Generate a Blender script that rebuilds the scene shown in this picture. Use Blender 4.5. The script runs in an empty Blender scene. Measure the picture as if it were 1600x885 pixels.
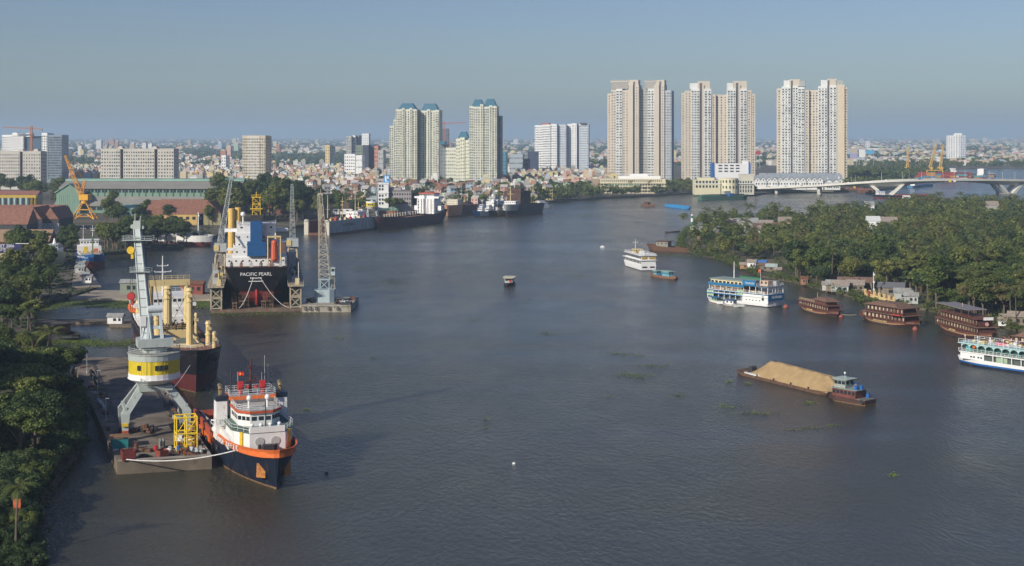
import bpy, bmesh, math, random
from math import sin, cos, pi, radians, hypot, atan2
from mathutils import Vector, Matrix
random.seed(7)
S = bpy.context.scene
C = S.collection
R = radians
HC, F, HZ = 65.0, 2200.0, 212.0        # camera height, focal length in photo pixels, horizon row
# ------------------------------------------------------------------ camera
cd = bpy.data.cameras.new('camera'); cam = bpy.data.objects.new('camera', cd); C.objects.link(cam)
cam.location = (0, 0, HC); cam.rotation_euler = (R(90), 0, 0)
cd.sensor_width = 36; cd.lens = 36*F/1600; cd.shift_y = -(442.5-HZ)/1600
cd.clip_start = 1; cd.clip_end = 200000
S.camera = cam
# ------------------------------------------------------------------ sky and sun
SUN_EL, LX, LY = 27.0, 0.68, 0.73      # light travels towards +x +y
W = bpy.data.worlds.new('World'); S.world = W; W.use_nodes = True
nt = W.node_tree; bg = nt.nodes['Background']
sky = nt.nodes.new('ShaderNodeTexSky'); sky.sky_type = 'NISHITA'; sky.sun_disc = False
sky.sun_elevation = R(SUN_EL); sky.sun_rotation = atan2(-LX, -LY)
sky.altitude = 0; sky.air_density = 1.0; sky.dust_density = .85; sky.ozone_density = 5.0
hs = nt.nodes.new('ShaderNodeHueSaturation'); hs.inputs['Hue'].default_value = .519; hs.inputs['Saturation'].default_value = 1.0
nt.links.new(sky.outputs[0], hs.inputs['Color'])
nt.links.new(hs.outputs[0], bg.inputs[0]); bg.inputs[1].default_value = .086
sl = bpy.data.lights.new('sun', 'SUN'); sun = bpy.data.objects.new('sun', sl); C.objects.link(sun)
sl.energy = 4.8; sl.angle = R(.5); sl.color = (1, .92, .79)
sun.rotation_euler = Vector((LX*cos(R(SUN_EL)), LY*cos(R(SUN_EL)), -sin(R(SUN_EL)))).to_track_quat('-Z', 'Y').to_euler()
sun.location = (-200, -200, 300)
V = S.view_settings
V.view_transform = 'Standard'; V.look = 'None'; V.exposure = -0.02; V.gamma = 1; V.use_curve_mapping = False
S.render.engine = 'CYCLES'
cy = S.cycles; cy.max_bounces = 6; cy.diffuse_bounces = 2; cy.glossy_bounces = 3; cy.transmission_bounces = 3
cy.volume_bounces = 1; cy.transparent_max_bounces = 8; cy.use_denoising = True; cy.caustics_reflective = False
S.cycles.use_light_tree = False
# ------------------------------------------------------------------ helpers
def P(x, y, h=0.0):                    # photo pixel on the plane z = h -> world point
    D = (HC-h)*F/(y-HZ); return Vector(((x-800)*D/F, D, h))
def Zt(y, D): return HC-(y-HZ)*D/F     # height of photo row y at distance D
def Xt(x, D): return (x-800)*D/F
MATS = {}
def _n(t, k, **kw):
    n = t.nodes.new(k)
    for a, v in kw.items(): setattr(n, a, v)
    return n
def mat(name, col, rough=.6, metal=0., var=.12, sc=1.5, rust=0., rcol=(.20,.07,.03), streak=1., spec=.5, planks=0, objcol=False, bump=0.):
    if name in MATS: return MATS[name]
    m = bpy.data.materials.new(name); m.use_nodes = True; t = m.node_tree; b = t.nodes['Principled BSDF']
    L = t.links.new
    b.inputs['Roughness'].default_value = rough; b.inputs['Metallic'].default_value = metal
    b.inputs['Specular IOR Level'].default_value = spec
    tc = _n(t, 'ShaderNodeTexCoord'); mp = _n(t, 'ShaderNodeMapping'); L(tc.outputs['Object'], mp.inputs[0])
    mp.inputs['Scale'].default_value = (sc, sc, sc*streak)
    no = _n(t, 'ShaderNodeTexNoise'); no.inputs['Scale'].default_value = 1; no.inputs['Detail'].default_value = 5
    L(mp.outputs[0], no.inputs['Vector'])
    cr = _n(t, 'ShaderNodeValToRGB'); L(no.outputs[0], cr.inputs[0])
    cr.color_ramp.elements[0].position = .3; cr.color_ramp.elements[1].position = .7
    a, c = 1-var, 1+var
    cr.color_ramp.elements[0].color = (a, a, a, 1); cr.color_ramp.elements[1].color = (c, c, c, 1)
    mx = _n(t, 'ShaderNodeMix', data_type='RGBA', blend_type='MULTIPLY'); mx.inputs[0].default_value = 1
    mx.inputs[6].default_value = (*col, 1)
    if objcol:
        oi = _n(t, 'ShaderNodeObjectInfo'); L(oi.outputs['Color'], mx.inputs[6])
    L(cr.outputs[0], mx.inputs[7]); out = mx.outputs[2]
    if rust > 0:
        n2 = _n(t, 'ShaderNodeTexNoise'); n2.inputs['Scale'].default_value = 1.7; n2.inputs['Detail'].default_value = 8; n2.inputs['Roughness'].default_value = .65
        L(mp.outputs[0], n2.inputs['Vector'])
        r2 = _n(t, 'ShaderNodeValToRGB'); L(n2.outputs[0], r2.inputs[0])
        r2.color_ramp.elements[0].position = .68-rust*.35; r2.color_ramp.elements[1].position = .74-rust*.25
        m2 = _n(t, 'ShaderNodeMix', data_type='RGBA'); L(r2.outputs[0], m2.inputs[0]); L(out, m2.inputs[6]); m2.inputs[7].default_value = (*rcol, 1)
        out = m2.outputs[2]
    if planks:
        wv = _n(t, 'ShaderNodeTexWave'); wv.bands_direction = 'X'; wv.inputs['Scale'].default_value = planks; L(tc.outputs['Object'], wv.inputs['Vector'])
        m3 = _n(t, 'ShaderNodeMix', data_type='RGBA', blend_type='MULTIPLY'); m3.inputs[0].default_value = .45; L(out, m3.inputs[6]); L(wv.outputs['Color'], m3.inputs[7]); out = m3.outputs[2]
    L(out, b.inputs['Base Color'])
    if bump:
        bp = _n(t, 'ShaderNodeBump'); bp.inputs['Strength'].default_value = 1; bp.inputs['Distance'].default_value = bump
        L(no.outputs[0], bp.inputs['Height']); L(bp.outputs[0], b.inputs['Normal'])
    MATS[name] = m; return m
def leafmat(name, cols, trans=.25):
    if name in MATS: return MATS[name]
    m = bpy.data.materials.new(name); m.use_nodes = True; t = m.node_tree; b = t.nodes['Principled BSDF']; L = t.links.new
    g = _n(t, 'ShaderNodeNewGeometry'); cr = _n(t, 'ShaderNodeValToRGB'); L(g.outputs['Random Per Island'], cr.inputs[0])
    els = cr.color_ramp.elements
    while len(els) < len(cols): els.new(.5)
    for i, c in enumerate(cols): els[i].position = i/(len(cols)-1); els[i].color = (*c, 1)
    oi = _n(t, 'ShaderNodeObjectInfo'); h = _n(t, 'ShaderNodeHueSaturation'); L(cr.outputs[0], h.inputs['Color'])
    mr = _n(t, 'ShaderNodeMapRange'); L(oi.outputs['Random'], mr.inputs[0]); mr.inputs[3].default_value = .475; mr.inputs[4].default_value = .515
    L(mr.outputs[0], h.inputs['Hue'])
    mv = _n(t, 'ShaderNodeMapRange'); L(oi.outputs['Random'], mv.inputs[0]); mv.inputs[3].default_value = 1.25; mv.inputs[4].default_value = .7
    L(mv.outputs[0], h.inputs['Value'])
    L(h.outputs[0], b.inputs['Base Color']); b.inputs['Roughness'].default_value = .55; b.inputs['Specular IOR Level'].default_value = .3
    tr = _n(t, 'ShaderNodeBsdfTranslucent'); L(h.outputs[0], tr.inputs[0])
    ms = _n(t, 'ShaderNodeMixShader'); ms.inputs[0].default_value = trans; L(b.outputs[0], ms.inputs[1]); L(tr.outputs[0], ms.inputs[2])
    L(ms.outputs[0], t.nodes['Material Output'].inputs[0])
    MATS[name] = m; return m
def islandmat(name, cols, rough=.8):
    if name in MATS: return MATS[name]
    m = bpy.data.materials.new(name); m.use_nodes = True; t = m.node_tree; b = t.nodes['Principled BSDF']; L = t.links.new
    g = _n(t, 'ShaderNodeNewGeometry'); cr = _n(t, 'ShaderNodeValToRGB'); L(g.outputs['Random Per Island'], cr.inputs[0])
    cr.color_ramp.interpolation = 'CONSTANT'; els = cr.color_ramp.elements
    while len(els) < len(cols): els.new(.5)
    for i, c in enumerate(cols): els[i].position = i/len(cols); els[i].color = (*c, 1)
    L(cr.outputs[0], b.inputs['Base Color']); b.inputs['Roughness'].default_value = rough
    MATS[name] = m; return m
def tag(o, label=None, cat=None, group=None, kind=None):
    if label: o['label'] = label
    if cat: o['category'] = cat
    if group: o['group'] = group
    if kind: o['kind'] = kind
    return o
def thing(name, label, cat, loc=(0,0,0), rz=0., group=None, ry=0.):
    o = bpy.data.objects.new(name, None); C.objects.link(o); o.location = loc; o.rotation_euler = (0, ry, rz); o.empty_display_size = .5
    return tag(o, label, cat, group)
class MB:
    def __init__(s): s.v = []; s.f = []; s.m = []; s.mi = 0
    def add(s, vs, fs, mi=None):
        b = len(s.v); s.v += [tuple(v) for v in vs]; k = s.mi if mi is None else mi
        for f in fs: s.f.append([i+b for i in f]); s.m.append(k)
        return s
    def box(s, c, d, rz=0., mi=None, taper=1.):
        x, y, z = d[0]/2, d[1]/2, d[2]/2; q = taper; cs, sn = cos(rz), sin(rz); vs = []
        for zz, k in ((-z, 1), (z, q)):
            for a, b in ((-x,-y),(x,-y),(x,y),(-x,y)):
                a *= k; b *= k; vs.append((c[0]+a*cs-b*sn, c[1]+a*sn+b*cs, c[2]+zz))
        return s.add(vs, [(0,3,2,1),(4,5,6,7),(0,1,5,4),(1,2,6,5),(2,3,7,6),(3,0,4,7)], mi)
    def b2(s, x0, x1, y0, y1, z0, z1, mi=None): return s.box(((x0+x1)/2,(y0+y1)/2,(z0+z1)/2), (abs(x1-x0),abs(y1-y0),abs(z1-z0)), mi=mi)
    def tube(s, p0, p1, r0, r1=None, n=8, mi=None, caps=True):
        p0 = Vector(p0); p1 = Vector(p1); r1 = r0 if r1 is None else r1
        d = p1-p0
        if d.length < 1e-6: return s
        d.normalize(); a = d.orthogonal().normalized(); b = d.cross(a); vs = []
        for p, r in ((p0, r0), (p1, r1)):
            for i in range(n):
                t = 2*pi*i/n; vs.append(p+a*(r*cos(t))+b*(r*sin(t)))
        fs = [(i, (i+1) % n, n+(i+1) % n, n+i) for i in range(n)]
        if caps: fs += [tuple(range(n-1, -1, -1)), tuple(range(n, 2*n))]
        return s.add(vs, fs, mi)
    def path(s, pts, r, n=6, mi=None, r1=None):
        k = len(pts)-1
        for i in range(k):
            a = r if r1 is None else r+(r1-r)*i/k; b = r if r1 is None else r+(r1-r)*(i+1)/k
            s.tube(pts[i], pts[i+1], a, b, n, mi)
        return s
    def prism(s, poly, z0, z1, mi=None, mitop=None):
        n = len(poly); vs = [(x, y, z0) for x, y in poly]+[(x, y, z1) for x, y in poly]
        s.add(vs, [(i, (i+1) % n, n+(i+1) % n, n+i) for i in range(n)]+[tuple(range(n-1,-1,-1))], mi)
        return s.add(vs[n:], [tuple(range(n))], mi if mitop is None else mitop)
    def prof(s, pts, y0, y1, mi=None):          # profile in xz extruded along y
        n = len(pts); vs = [(x, y0, z) for x, z in pts]+[(x, y1, z) for x, z in pts]
        return s.add(vs, [(i, n+i, n+(i+1) % n, (i+1) % n) for i in range(n)]+[tuple(range(n)), tuple(range(2*n-1, n-1, -1))], mi)
    def profx(s, pts, x0, x1, mi=None):         # profile in yz extruded along x
        n = len(pts); vs = [(x0, y, z) for y, z in pts]+[(x1, y, z) for y, z in pts]
        return s.add(vs, [(i, (i+1) % n, n+(i+1) % n, n+i) for i in range(n)]+[tuple(range(n-1,-1,-1)), tuple(range(n, 2*n))], mi)
    def gable(s, cx, cy, z, lx, ly, h, ov=.4, mi=None, t=.15):   # ridge along x
        x = lx/2+ov; y = ly/2+ov; zb = z-ov*h/(ly/2)
        return s.profx([(cy-y, zb), (cy+y, zb), (cy, z+h)], cx-x, cx+x, mi)
    def hip(s, cx, cy, z, lx, ly, h, top=.35, ov=.4, mi=None):
        x, y = lx/2+ov, ly/2+ov; a, b = x*top, y*top*(.1 if top < .5 else 1)
        vs = [(cx-x,cy-y,z),(cx+x,cy-y,z),(cx+x,cy+y,z),(cx-x,cy+y,z),(cx-a,cy-b,z+h),(cx+a,cy-b,z+h),(cx+a,cy+b,z+h),(cx-a,cy+b,z+h)]
        return s.add(vs, [(0,3,2,1),(4,5,6,7),(0,1,5,4),(1,2,6,5),(2,3,7,6),(3,0,4,7)], mi)
    def ball(s, c, r, n=10, mi=None, sz=1.):
        vs = [(c[0], c[1], c[2]-r*sz)]; k = n//2; fs = []
        for j in range(1, k):
            for i in range(n):
                p = pi*j/k; t = 2*pi*i/n; vs.append((c[0]+r*sin(p)*cos(t), c[1]+r*sin(p)*sin(t), c[2]-r*sz*cos(p)))
        vs.append((c[0], c[1], c[2]+r*sz)); l = len(vs)-1
        for i in range(n):
            fs.append((0, 1+(i+1) % n, 1+i)); fs.append((l, l-n+i, l-n+(i+1) % n))
            for j in range(k-2): a = 1+j*n; fs.append((a+i, a+(i+1) % n, a+n+(i+1) % n, a+n+i))
        return s.add(vs, fs, mi)
    def truss(s, p0, p1, w0, w1, n, r=.08, axis=None, mi=None, diag=True):   # square lattice boom
        p0 = Vector(p0); p1 = Vector(p1); d = (p1-p0).normalized(); a = Vector(axis) if axis else d.orthogonal()
        a = (a-d*a.dot(d)).normalized(); b = d.cross(a); prev = None
        for k in range(n+1):
            t = k/n; c = p0.lerp(p1, t); w = (w0+(w1-w0)*t)/2
            q = [c+a*w+b*w, c-a*w+b*w, c-a*w-b*w, c+a*w-b*w]
            for i in range(4):
                s.tube(q[i], q[(i+1) % 4], r*.7, n=4, mi=mi, caps=False)
                if prev:
                    s.tube(prev[i], q[i], r, n=4, mi=mi, caps=False)
                    if diag: s.tube(prev[i], q[(i+1) % 4] if k % 2 else prev[(i+1) % 4], r*.7, n=4, mi=mi, caps=False) if k % 2 else s.tube(prev[(i+1) % 4], q[i], r*.7, n=4, mi=mi, caps=False)
            prev = q
        return s
    def rail(s, pts, h=1.1, r=.045, step=1.8, bars=2, mi=None, close=False):
        pts = [Vector(p) for p in pts]+([Vector(pts[0])] if close else [])
        up = Vector((0,0,1))
        for a, b in zip(pts, pts[1:]):
            n = max(1, round((b-a).length/step))
            for k in range(n+1): c = a.lerp(b, k/n); s.tube(c, c+up*h, r, n=4, mi=mi, caps=False)
            for j in range(bars): s.tube(a+up*h*(j+1)/bars, b+up*h*(j+1)/bars, r, n=4, mi=mi, caps=False)
        return s
    def mesh(s, name, mats):
        me = bpy.data.meshes.new(name); me.from_pydata(s.v, [], s.f)
        for m in (mats if isinstance(mats, (list, tuple)) else [mats]): me.materials.append(m)
        me.polygons.foreach_set('material_index', s.m); me.validate(); me.update(); return me
    def build(s, name, mats, parent=None, smooth=False, loc=None, label=None):
        me = s.mesh(name, mats)
        if smooth: me.polygons.foreach_set('use_smooth', [True]*len(me.polygons))
        o = bpy.data.objects.new(name, me); C.objects.link(o); o.parent = parent
        if loc is not None: o.location = loc
        if label: o['label'] = label
        return o
def inst(me, name, parent=None, loc=(0,0,0), rz=0., sc=None):
    o = bpy.data.objects.new(name, me); C.objects.link(o); o.parent = parent; o.location = loc; o.rotation_euler = (0,0,rz)
    if sc is not None: o.scale = sc if hasattr(sc, '__len__') else (sc, sc, sc)
    return o
def kids(o): return [c for c in list(bpy.data.objects) if c.parent == o]
def copy_tree(o, parent=None, loc=None, rz=None, label=None, tree=None):
    c = o.copy(); C.objects.link(c); c.parent = parent
    if loc is not None: c.location = loc
    if rz is not None: c.rotation_euler = (0,0,rz)
    if label: c['label'] = label
    for ch in o.children: copy_tree(ch, c)
    return c
def text(s, size, m, parent, loc, rot=(R(90),0,0), ext=.03, name='lettering', sx=1., al='CENTER'):
    cu = bpy.data.curves.new(name, 'FONT'); cu.body = s; cu.size = size; cu.extrude = ext; cu.align_x = al; cu.align_y = 'CENTER'
    cu.materials.append(m); q = bpy.data.objects.new(name, cu); me = bpy.data.meshes.new_from_object(q); bpy.data.objects.remove(q); bpy.data.curves.remove(cu)
    o = bpy.data.objects.new(name, me); C.objects.link(o); o.parent = parent; o.location = loc; o.rotation_euler = rot; o.scale = (sx,1,1); return o
def cube_mesh(name, m): return MB().box((0,0,0), (1,1,1)).mesh(name, m)
# ---- shared colours
GLASS = mat('dark_glass', (.025,.035,.045), .12, var=.3, sc=.3)
WHITE = mat('white_paint', (.78,.78,.76), .5, var=.07, sc=.7, rust=.12, rcol=(.45,.30,.20), streak=.25)
CLEAN = mat('clean_white', (.8,.8,.79), .5, var=.05)
GREYP = mat('grey_paint', (.42,.46,.46), .55, var=.1, rust=.1, streak=.3)
DARK = mat('dark_gear', (.04,.04,.045), .6, var=.3)
RUST = mat('rusty_steel', (.16,.07,.04), .85, var=.5, sc=1.2, rust=.4, rcol=(.07,.04,.03))
CREAM = mat('cream_paint', (.66,.52,.25), .55, var=.08, rust=.15, streak=.3)
YEL = mat('yellow_paint', (.75,.50,.03), .5, var=.12, rust=.12)
ORG = mat('orange_paint', (.66,.14,.03), .5, var=.1, rust=.1, rcol=(.2,.06,.03))
REDP = mat('red_paint', (.45,.03,.03), .5, var=.12)
BLUEP = mat('blue_paint', (.02,.12,.38), .5, var=.15)
CONC = mat('concrete', (.30,.28,.25), .85, var=.2, sc=.4, rust=.2, rcol=(.16,.13,.1))
RLW = mat('rail_white', (.75,.75,.73), .5)
WINM = cube_mesh('window', GLASS)
def windows(par, rects, name='window', depth=.12, m=None):
    """rects: (centre xyz, normal angle, w, h); up to 100 as parts, the rest as one part"""
    me = cube_mesh(name, m) if m else WINM
    near = rects if len(rects) <= 100 else rects[:100]
    for (c, a, w, h) in near: inst(me, name, par, c, a, (w, depth, h))
    if len(rects) > 100:
        b = MB()
        for (c, a, w, h) in rects[100:]: b.box(c, (w, depth, h), a)
        o = b.build(name+'_rows', m or GLASS, par); o['kind'] = 'stuff'
def place(a, b):                        # loc, heading, length from stern point a to bow point b
    d = b-a; return ((a+b)/2, atan2(d.y, d.x), hypot(d.x, d.y))
# ------------------------------------------------------------------ setting
def water_mat():
    m = bpy.data.materials.new('river_water'); m.use_nodes = True; t = m.node_tree; b = t.nodes['Principled BSDF']; L = t.links.new
    tc = _n(t, 'ShaderNodeTexCoord')
    def noise(sx, sy, scale, det=4, rz=0., rough=.55):
        mp = _n(t, 'ShaderNodeMapping'); mp.inputs['Scale'].default_value = (sx, sy, 1); mp.inputs['Rotation'].default_value = (0,0,rz)
        L(tc.outputs['Object'], mp.inputs[0]); n = _n(t, 'ShaderNodeTexNoise'); n.inputs['Scale'].default_value = scale
        n.inputs['Detail'].default_value = det; n.inputs['Roughness'].default_value = rough; L(mp.outputs[0], n.inputs['Vector']); return n.outputs[0]
    big = noise(1, .35, .012, 5, R(25)); big2 = noise(1, .5, .05, 5, R(-15))
    cr = _n(t, 'ShaderNodeValToRGB'); L(big, cr.inputs[0])
    cr.color_ramp.elements[0].position = .35; cr.color_ramp.elements[1].position = .68
    cr.color_ramp.elements[0].color = (.036,.039,.028,1); cr.color_ramp.elements[1].color = (.056,.053,.037,1)
    L(cr.outputs[0], b.inputs['Base Color'])
    rr = _n(t, 'ShaderNodeMapRange'); L(big2, rr.inputs[0]); rr.inputs[1].default_value = .3; rr.inputs[2].default_value = .7
    rr.inputs[3].default_value = .10; rr.inputs[4].default_value = .22; L(rr.outputs[0], b.inputs['Roughness'])
    b.inputs['IOR'].default_value = 1.33
    w1 = noise(1, .4, 1.15, 5, R(32), .6); w2 = noise(1, .55, 3.2, 3, R(15)); w3 = noise(1, .4, .22, 4, R(35))
    slick = noise(.35, 1.6, .0065, 6, R(18), .62)
    ad = _n(t, 'ShaderNodeMath', operation='MULTIPLY_ADD'); L(w2, ad.inputs[0]); ad.inputs[1].default_value = .3; L(w1, ad.inputs[2])
    a3 = _n(t, 'ShaderNodeMath', operation='MULTIPLY_ADD'); L(w3, a3.inputs[0]); a3.inputs[1].default_value = .55; L(ad.outputs[0], a3.inputs[2])
    # patches of calmer and rougher water
    ml = _n(t, 'ShaderNodeMapRange'); L(slick, ml.inputs[0]); ml.inputs[1].default_value = .40; ml.inputs[2].default_value = .56; ml.inputs[3].default_value = .26; ml.inputs[4].default_value = .62
    bp = _n(t, 'ShaderNodeBump'); bp.inputs['Distance'].default_value = 1.0; L(ml.outputs[0], bp.inputs['Strength'])
    L(a3.outputs[0], bp.inputs['Height']); L(bp.outputs[0], b.inputs['Normal'])
    return m
wt = MB(); 
wt.add([(-60000,-200,0),(60000,-200,0),(60000,90000,0),(-60000,90000,0)], [(0,1,2,3)])
tag(wt.build('water', water_mat()), 'brown river water with small ripples', None, None, 'structure')
GROUND = mat('earth', (.12,.10,.07), .95, var=.4, sc=.02, rust=.5, rcol=(.05,.06,.025))
FARG = mat('far_ground', (.07,.075,.05), .95, var=.4, sc=.004, rust=.5, rcol=(.03,.045,.02))
def land(name, px, extra, m, z=1.6, label=''):
    pts = [tuple(P(x, y)[:2]) for x, y in px]+extra
    b = MB(); b.prism(pts, -1.5, z); o = b.build(name, m); tag(o, label, None, None, 'structure'); return pts
LEFT = [(62,885),(66,840),(60,795),(100,745),(133,700),(130,650),(100,605),(76,565),(70,545),(60,520),(52,500),(50,486),(80,474),(112,468),(150,455),(122,424),(116,406),(165,399),(232,393),(285,390),(292,382),(330,374),(360,366),(440,361),(475,354),(560,347),(600,345),(660,335),(700,329),(760,326),(830,322),(870,316),(940,311),(1040,306),(1100,302),(1180,306),(1222,300),(1290,301),(1340,300),(1400,295),(1425,287),(1550,281),(1556,276),(1484,270),(1480,265),(1610,264),(1900,263)]
LP = land('ground', LEFT, [(60000,9000),(60000,80000),(-60000,80000),(-60000,150)], GROUND, label='flat built-up land on the far bank reaching the horizon')
RIGHT = [(1064,392),(1090,398),(1130,408),(1165,422),(1190,434),(1240,442),(1290,456),(1335,466),(1350,476),(1405,482),(1450,486),(1530,505),(1600,520),(1760,550),(2300,520),(2300,340),(1760,325),(1600,322),(1470,324),(1400,332),(1290,342),(1210,350),(1100,352),(1078,360),(1066,374)]
land('wooded_bank', RIGHT, [], GROUND, 1.0, label='low wooded bank on the right')
# haze
hb = MB(); hb.b2(-70000, 70000, -300, 95000, -3.5, 240); hz = hb.build('haze', [])
hm = bpy.data.materials.new('haze'); hm.use_nodes = True; t = hm.node_tree; t.nodes.remove(t.nodes['Principled BSDF'])
pv = _n(t, 'ShaderNodeVolumePrincipled'); pv.inputs['Color'].default_value = (.54,.725,.92,1); pv.inputs['Density'].default_value = .000115; pv.inputs['Anisotropy'].default_value = .0
t.links.new(pv.outputs[0], t.nodes['Material Output'].inputs['Volume'])
hz.data.materials.append(hm); tag(hz, 'thin blue-grey haze over the city', None, None, 'stuff')
# ------------------------------------------------------------------ ship hulls
def hull(L, B, sheer, deck, bands, ts=.9, tw=.6, us=.15, ub=.6, pd=2.4, pw=1.5, rake=2.5, srake=0., n=30, zb=-.7, ks=1., thick=.25, dm=0, bluff=.75):
    """bands: [(height or f(u), material)] bottom to top, last top = sheer"""
    b = MB(); b.hb = lambda u, t: hb(u, t); b.xx = lambda u, t: xx(u, t); rows = [zb]+[q[0] for q in bands]; mi = [q[1] for q in bands]; G = []
    us_ = [i/n for i in range(n+1)]
    us_ = sorted(set(us_+[.94, .965, .985, .995, 1.]))
    def hb(u, t):
        p = pw+(pd-pw)*t; s = tw+(ts-tw)*max(t, 0)**ks; k = 1.
        if u < us: k = s+(1-s)*sin(pi/2*u/us)
        if u > ub: k = max(0., 1-((u-ub)/(1-ub))**p)**(1-(1-bluff)*min(1, max(0, t)))
        return B/2*k*(.94+.06*t)
    def xx(u, t):
        x = -L/2+u*L
        if u > ub: x += rake*t*((u-ub)/(1-ub))**2
        if u < us: x -= srake*t*(1-u/us)
        return x
    for u in us_:
        sh = sheer(u); col = []
        for r in rows:
            z = r(u) if callable(r) else r
            z = min(z, sh); t = (z-zb)/(sh-zb); col.append((xx(u, t), hb(u, t), z))
        G.append(col)
    N = len(rows)
    for s in (1, -1):
        vs = [(x, y*s, z) for c in G for x, y, z in c]
        for i in range(len(G)-1):
            for j in range(N-1):
                q = (i*N+j, (i+1)*N+j, (i+1)*N+j+1, i*N+j+1)
                b.add([vs[k] for k in q], [(3,2,1,0) if s < 0 else (0,1,2,3)], mi[j])
    for j in range(N-1):
        c = G[0]; b.add([(c[j][0], c[j][1], c[j][2]), (c[j][0], -c[j][1], c[j][2]), (c[j+1][0], -c[j+1][1], c[j+1][2]), (c[j+1][0], c[j+1][1], c[j+1][2])], [(0,1,2,3)], mi[j])
    # bulwark inside and deck
    I = []
    for u, c in zip(us_, G):
        x, y, z = c[-1]; yi = max(0, y-thick); I.append((x-(thick if u > .98 else 0), yi, z, min(z-.02, deck(u)), y))
    for s in (1, -1):
        for i in range(len(I)-1):
            a, c = I[i], I[i+1]
            b.add([(a[0],a[4]*s,a[2]),(c[0],c[4]*s,c[2]),(c[0],c[1]*s,c[2]),(a[0],a[1]*s,a[2])], [(0,1,2,3)], mi[-1])
            b.add([(a[0],a[1]*s,a[2]),(c[0],c[1]*s,c[2]),(c[0],c[1]*s,c[3]),(a[0],a[1]*s,a[3])], [(0,1,2,3)], mi[-1])
    for i in range(len(I)-1):
        a, c = I[i], I[i+1]
        b.add([(a[0],a[1],a[3]),(a[0],-a[1],a[3]),(c[0],-c[1],c[3]),(c[0],c[1],c[3])], [(0,1,2,3)], dm)
    return b
DECKR = mat('rusty_deck', (.22,.10,.06), .85, var=.35, sc=.6, rust=.35, rcol=(.09,.05,.035))
DECKG = mat('green_deck', (.10,.17,.14), .8, var=.2)
NAVY = mat('navy_hull', (.012,.020,.042), .4, var=.25, sc=.5, rust=.28, rcol=(.09,.05,.03), streak=.3)
BLACKH = mat('black_hull', (.014,.014,.02), .4, var=.3, sc=.4, rust=.1, streak=.25)
ANTI = mat('antifouling_red', (.17,.035,.03), .6, var=.3, sc=.4, rust=.15, rcol=(.10,.05,.04), streak=.4)
ORGH = mat('orange_bulwark', (.74,.17,.04), .5, var=.08, sc=1)
MUCK = mat('weedy_waterline', (.20,.12,.06), .8, var=.4, rust=.3, rcol=(.05,.06,.03))
BROWN = mat('brown_wood', (.16,.055,.03), .55, var=.25, sc=2, streak=.3)
def fender(par, pts, r=.45):
    for p in pts:
        b = MB()
        for k in range(10):
            a, c = 2*pi*k/10, 2*pi*(k+1)/10; b.tube((p[0]+r*cos(a), p[1], p[2]+r*sin(a)), (p[0]+r*cos(c), p[1], p[2]+r*sin(c)), .16, n=5)
        b.build('tyre_fender', DARK, par)
def rowwin(x0, x1, n, y, z, ang, w, h): return [((x0+(x1-x0)*(i+.5)/n, y, z), ang, w, h) for i in range(n)]
def mast(par, x, y, z0, z1, r=.18, m=None, name='mast', arms=((.75, 2.2),), rad=True):
    b = MB(); b.tube((x,y,z0), (x,y,z1), r, r*.45)
    for t, w in arms: z = z0+(z1-z0)*t; b.tube((x,y-w/2,z), (x,y+w/2,z), r*.4, n=5); b.box((x,y-w/2,z+.2), (.3,.3,.4)); b.box((x,y+w/2,z+.2), (.3,.3,.4))
    if rad: b.box((x+.5,y,z0+(z1-z0)*.6), (.35,2.,.3)); b.box((x+.3,y,z0+(z1-z0)*.57), (.8,.3,.3))
    return b.build(name, m or WHITE, par)
REDFLAG = mat('red_flag', (.75,.02,.02), .8); YSTAR = mat('yellow_star', (.9,.7,.03), .8)
def flag(par, x, y, z, s=1., h=3., a=0.):
    b = MB(); b.tube((x,y,z), (x,y,z+h), .05*s, n=5); b.build('flagpole', WHITE, par)
    b = MB(); n = 6; ca, sa = cos(a), sin(a); vs = []
    for i in range(n+1):
        u = i/n*1.5*s; w = .12*s*sin(i*1.6)
        for k in range(2): vs.append((x+u*ca-w*sa, y+u*sa+w*ca, z+h-s*(1-k)))
    b.add(vs, [(2*i,2*i+2,2*i+3,2*i+1) for i in range(n)]); f = b.build('flag', REDFLAG, par)
    b = MB(); ps = []
    for k in range(10):
        r = (.3 if k % 2 == 0 else .12)*s; t = pi/2+2*pi*k/10; ps.append((r*cos(t), r*sin(t)))
    for off in (.16*s, -.16*s):
        b.add([(x+(.75*s+p)*ca-off*sa, y+(.75*s+p)*sa+off*ca, z+h-.5*s+q) for p, q in ps], [tuple(range(10))])
    b.build('star', YSTAR, f)
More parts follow.
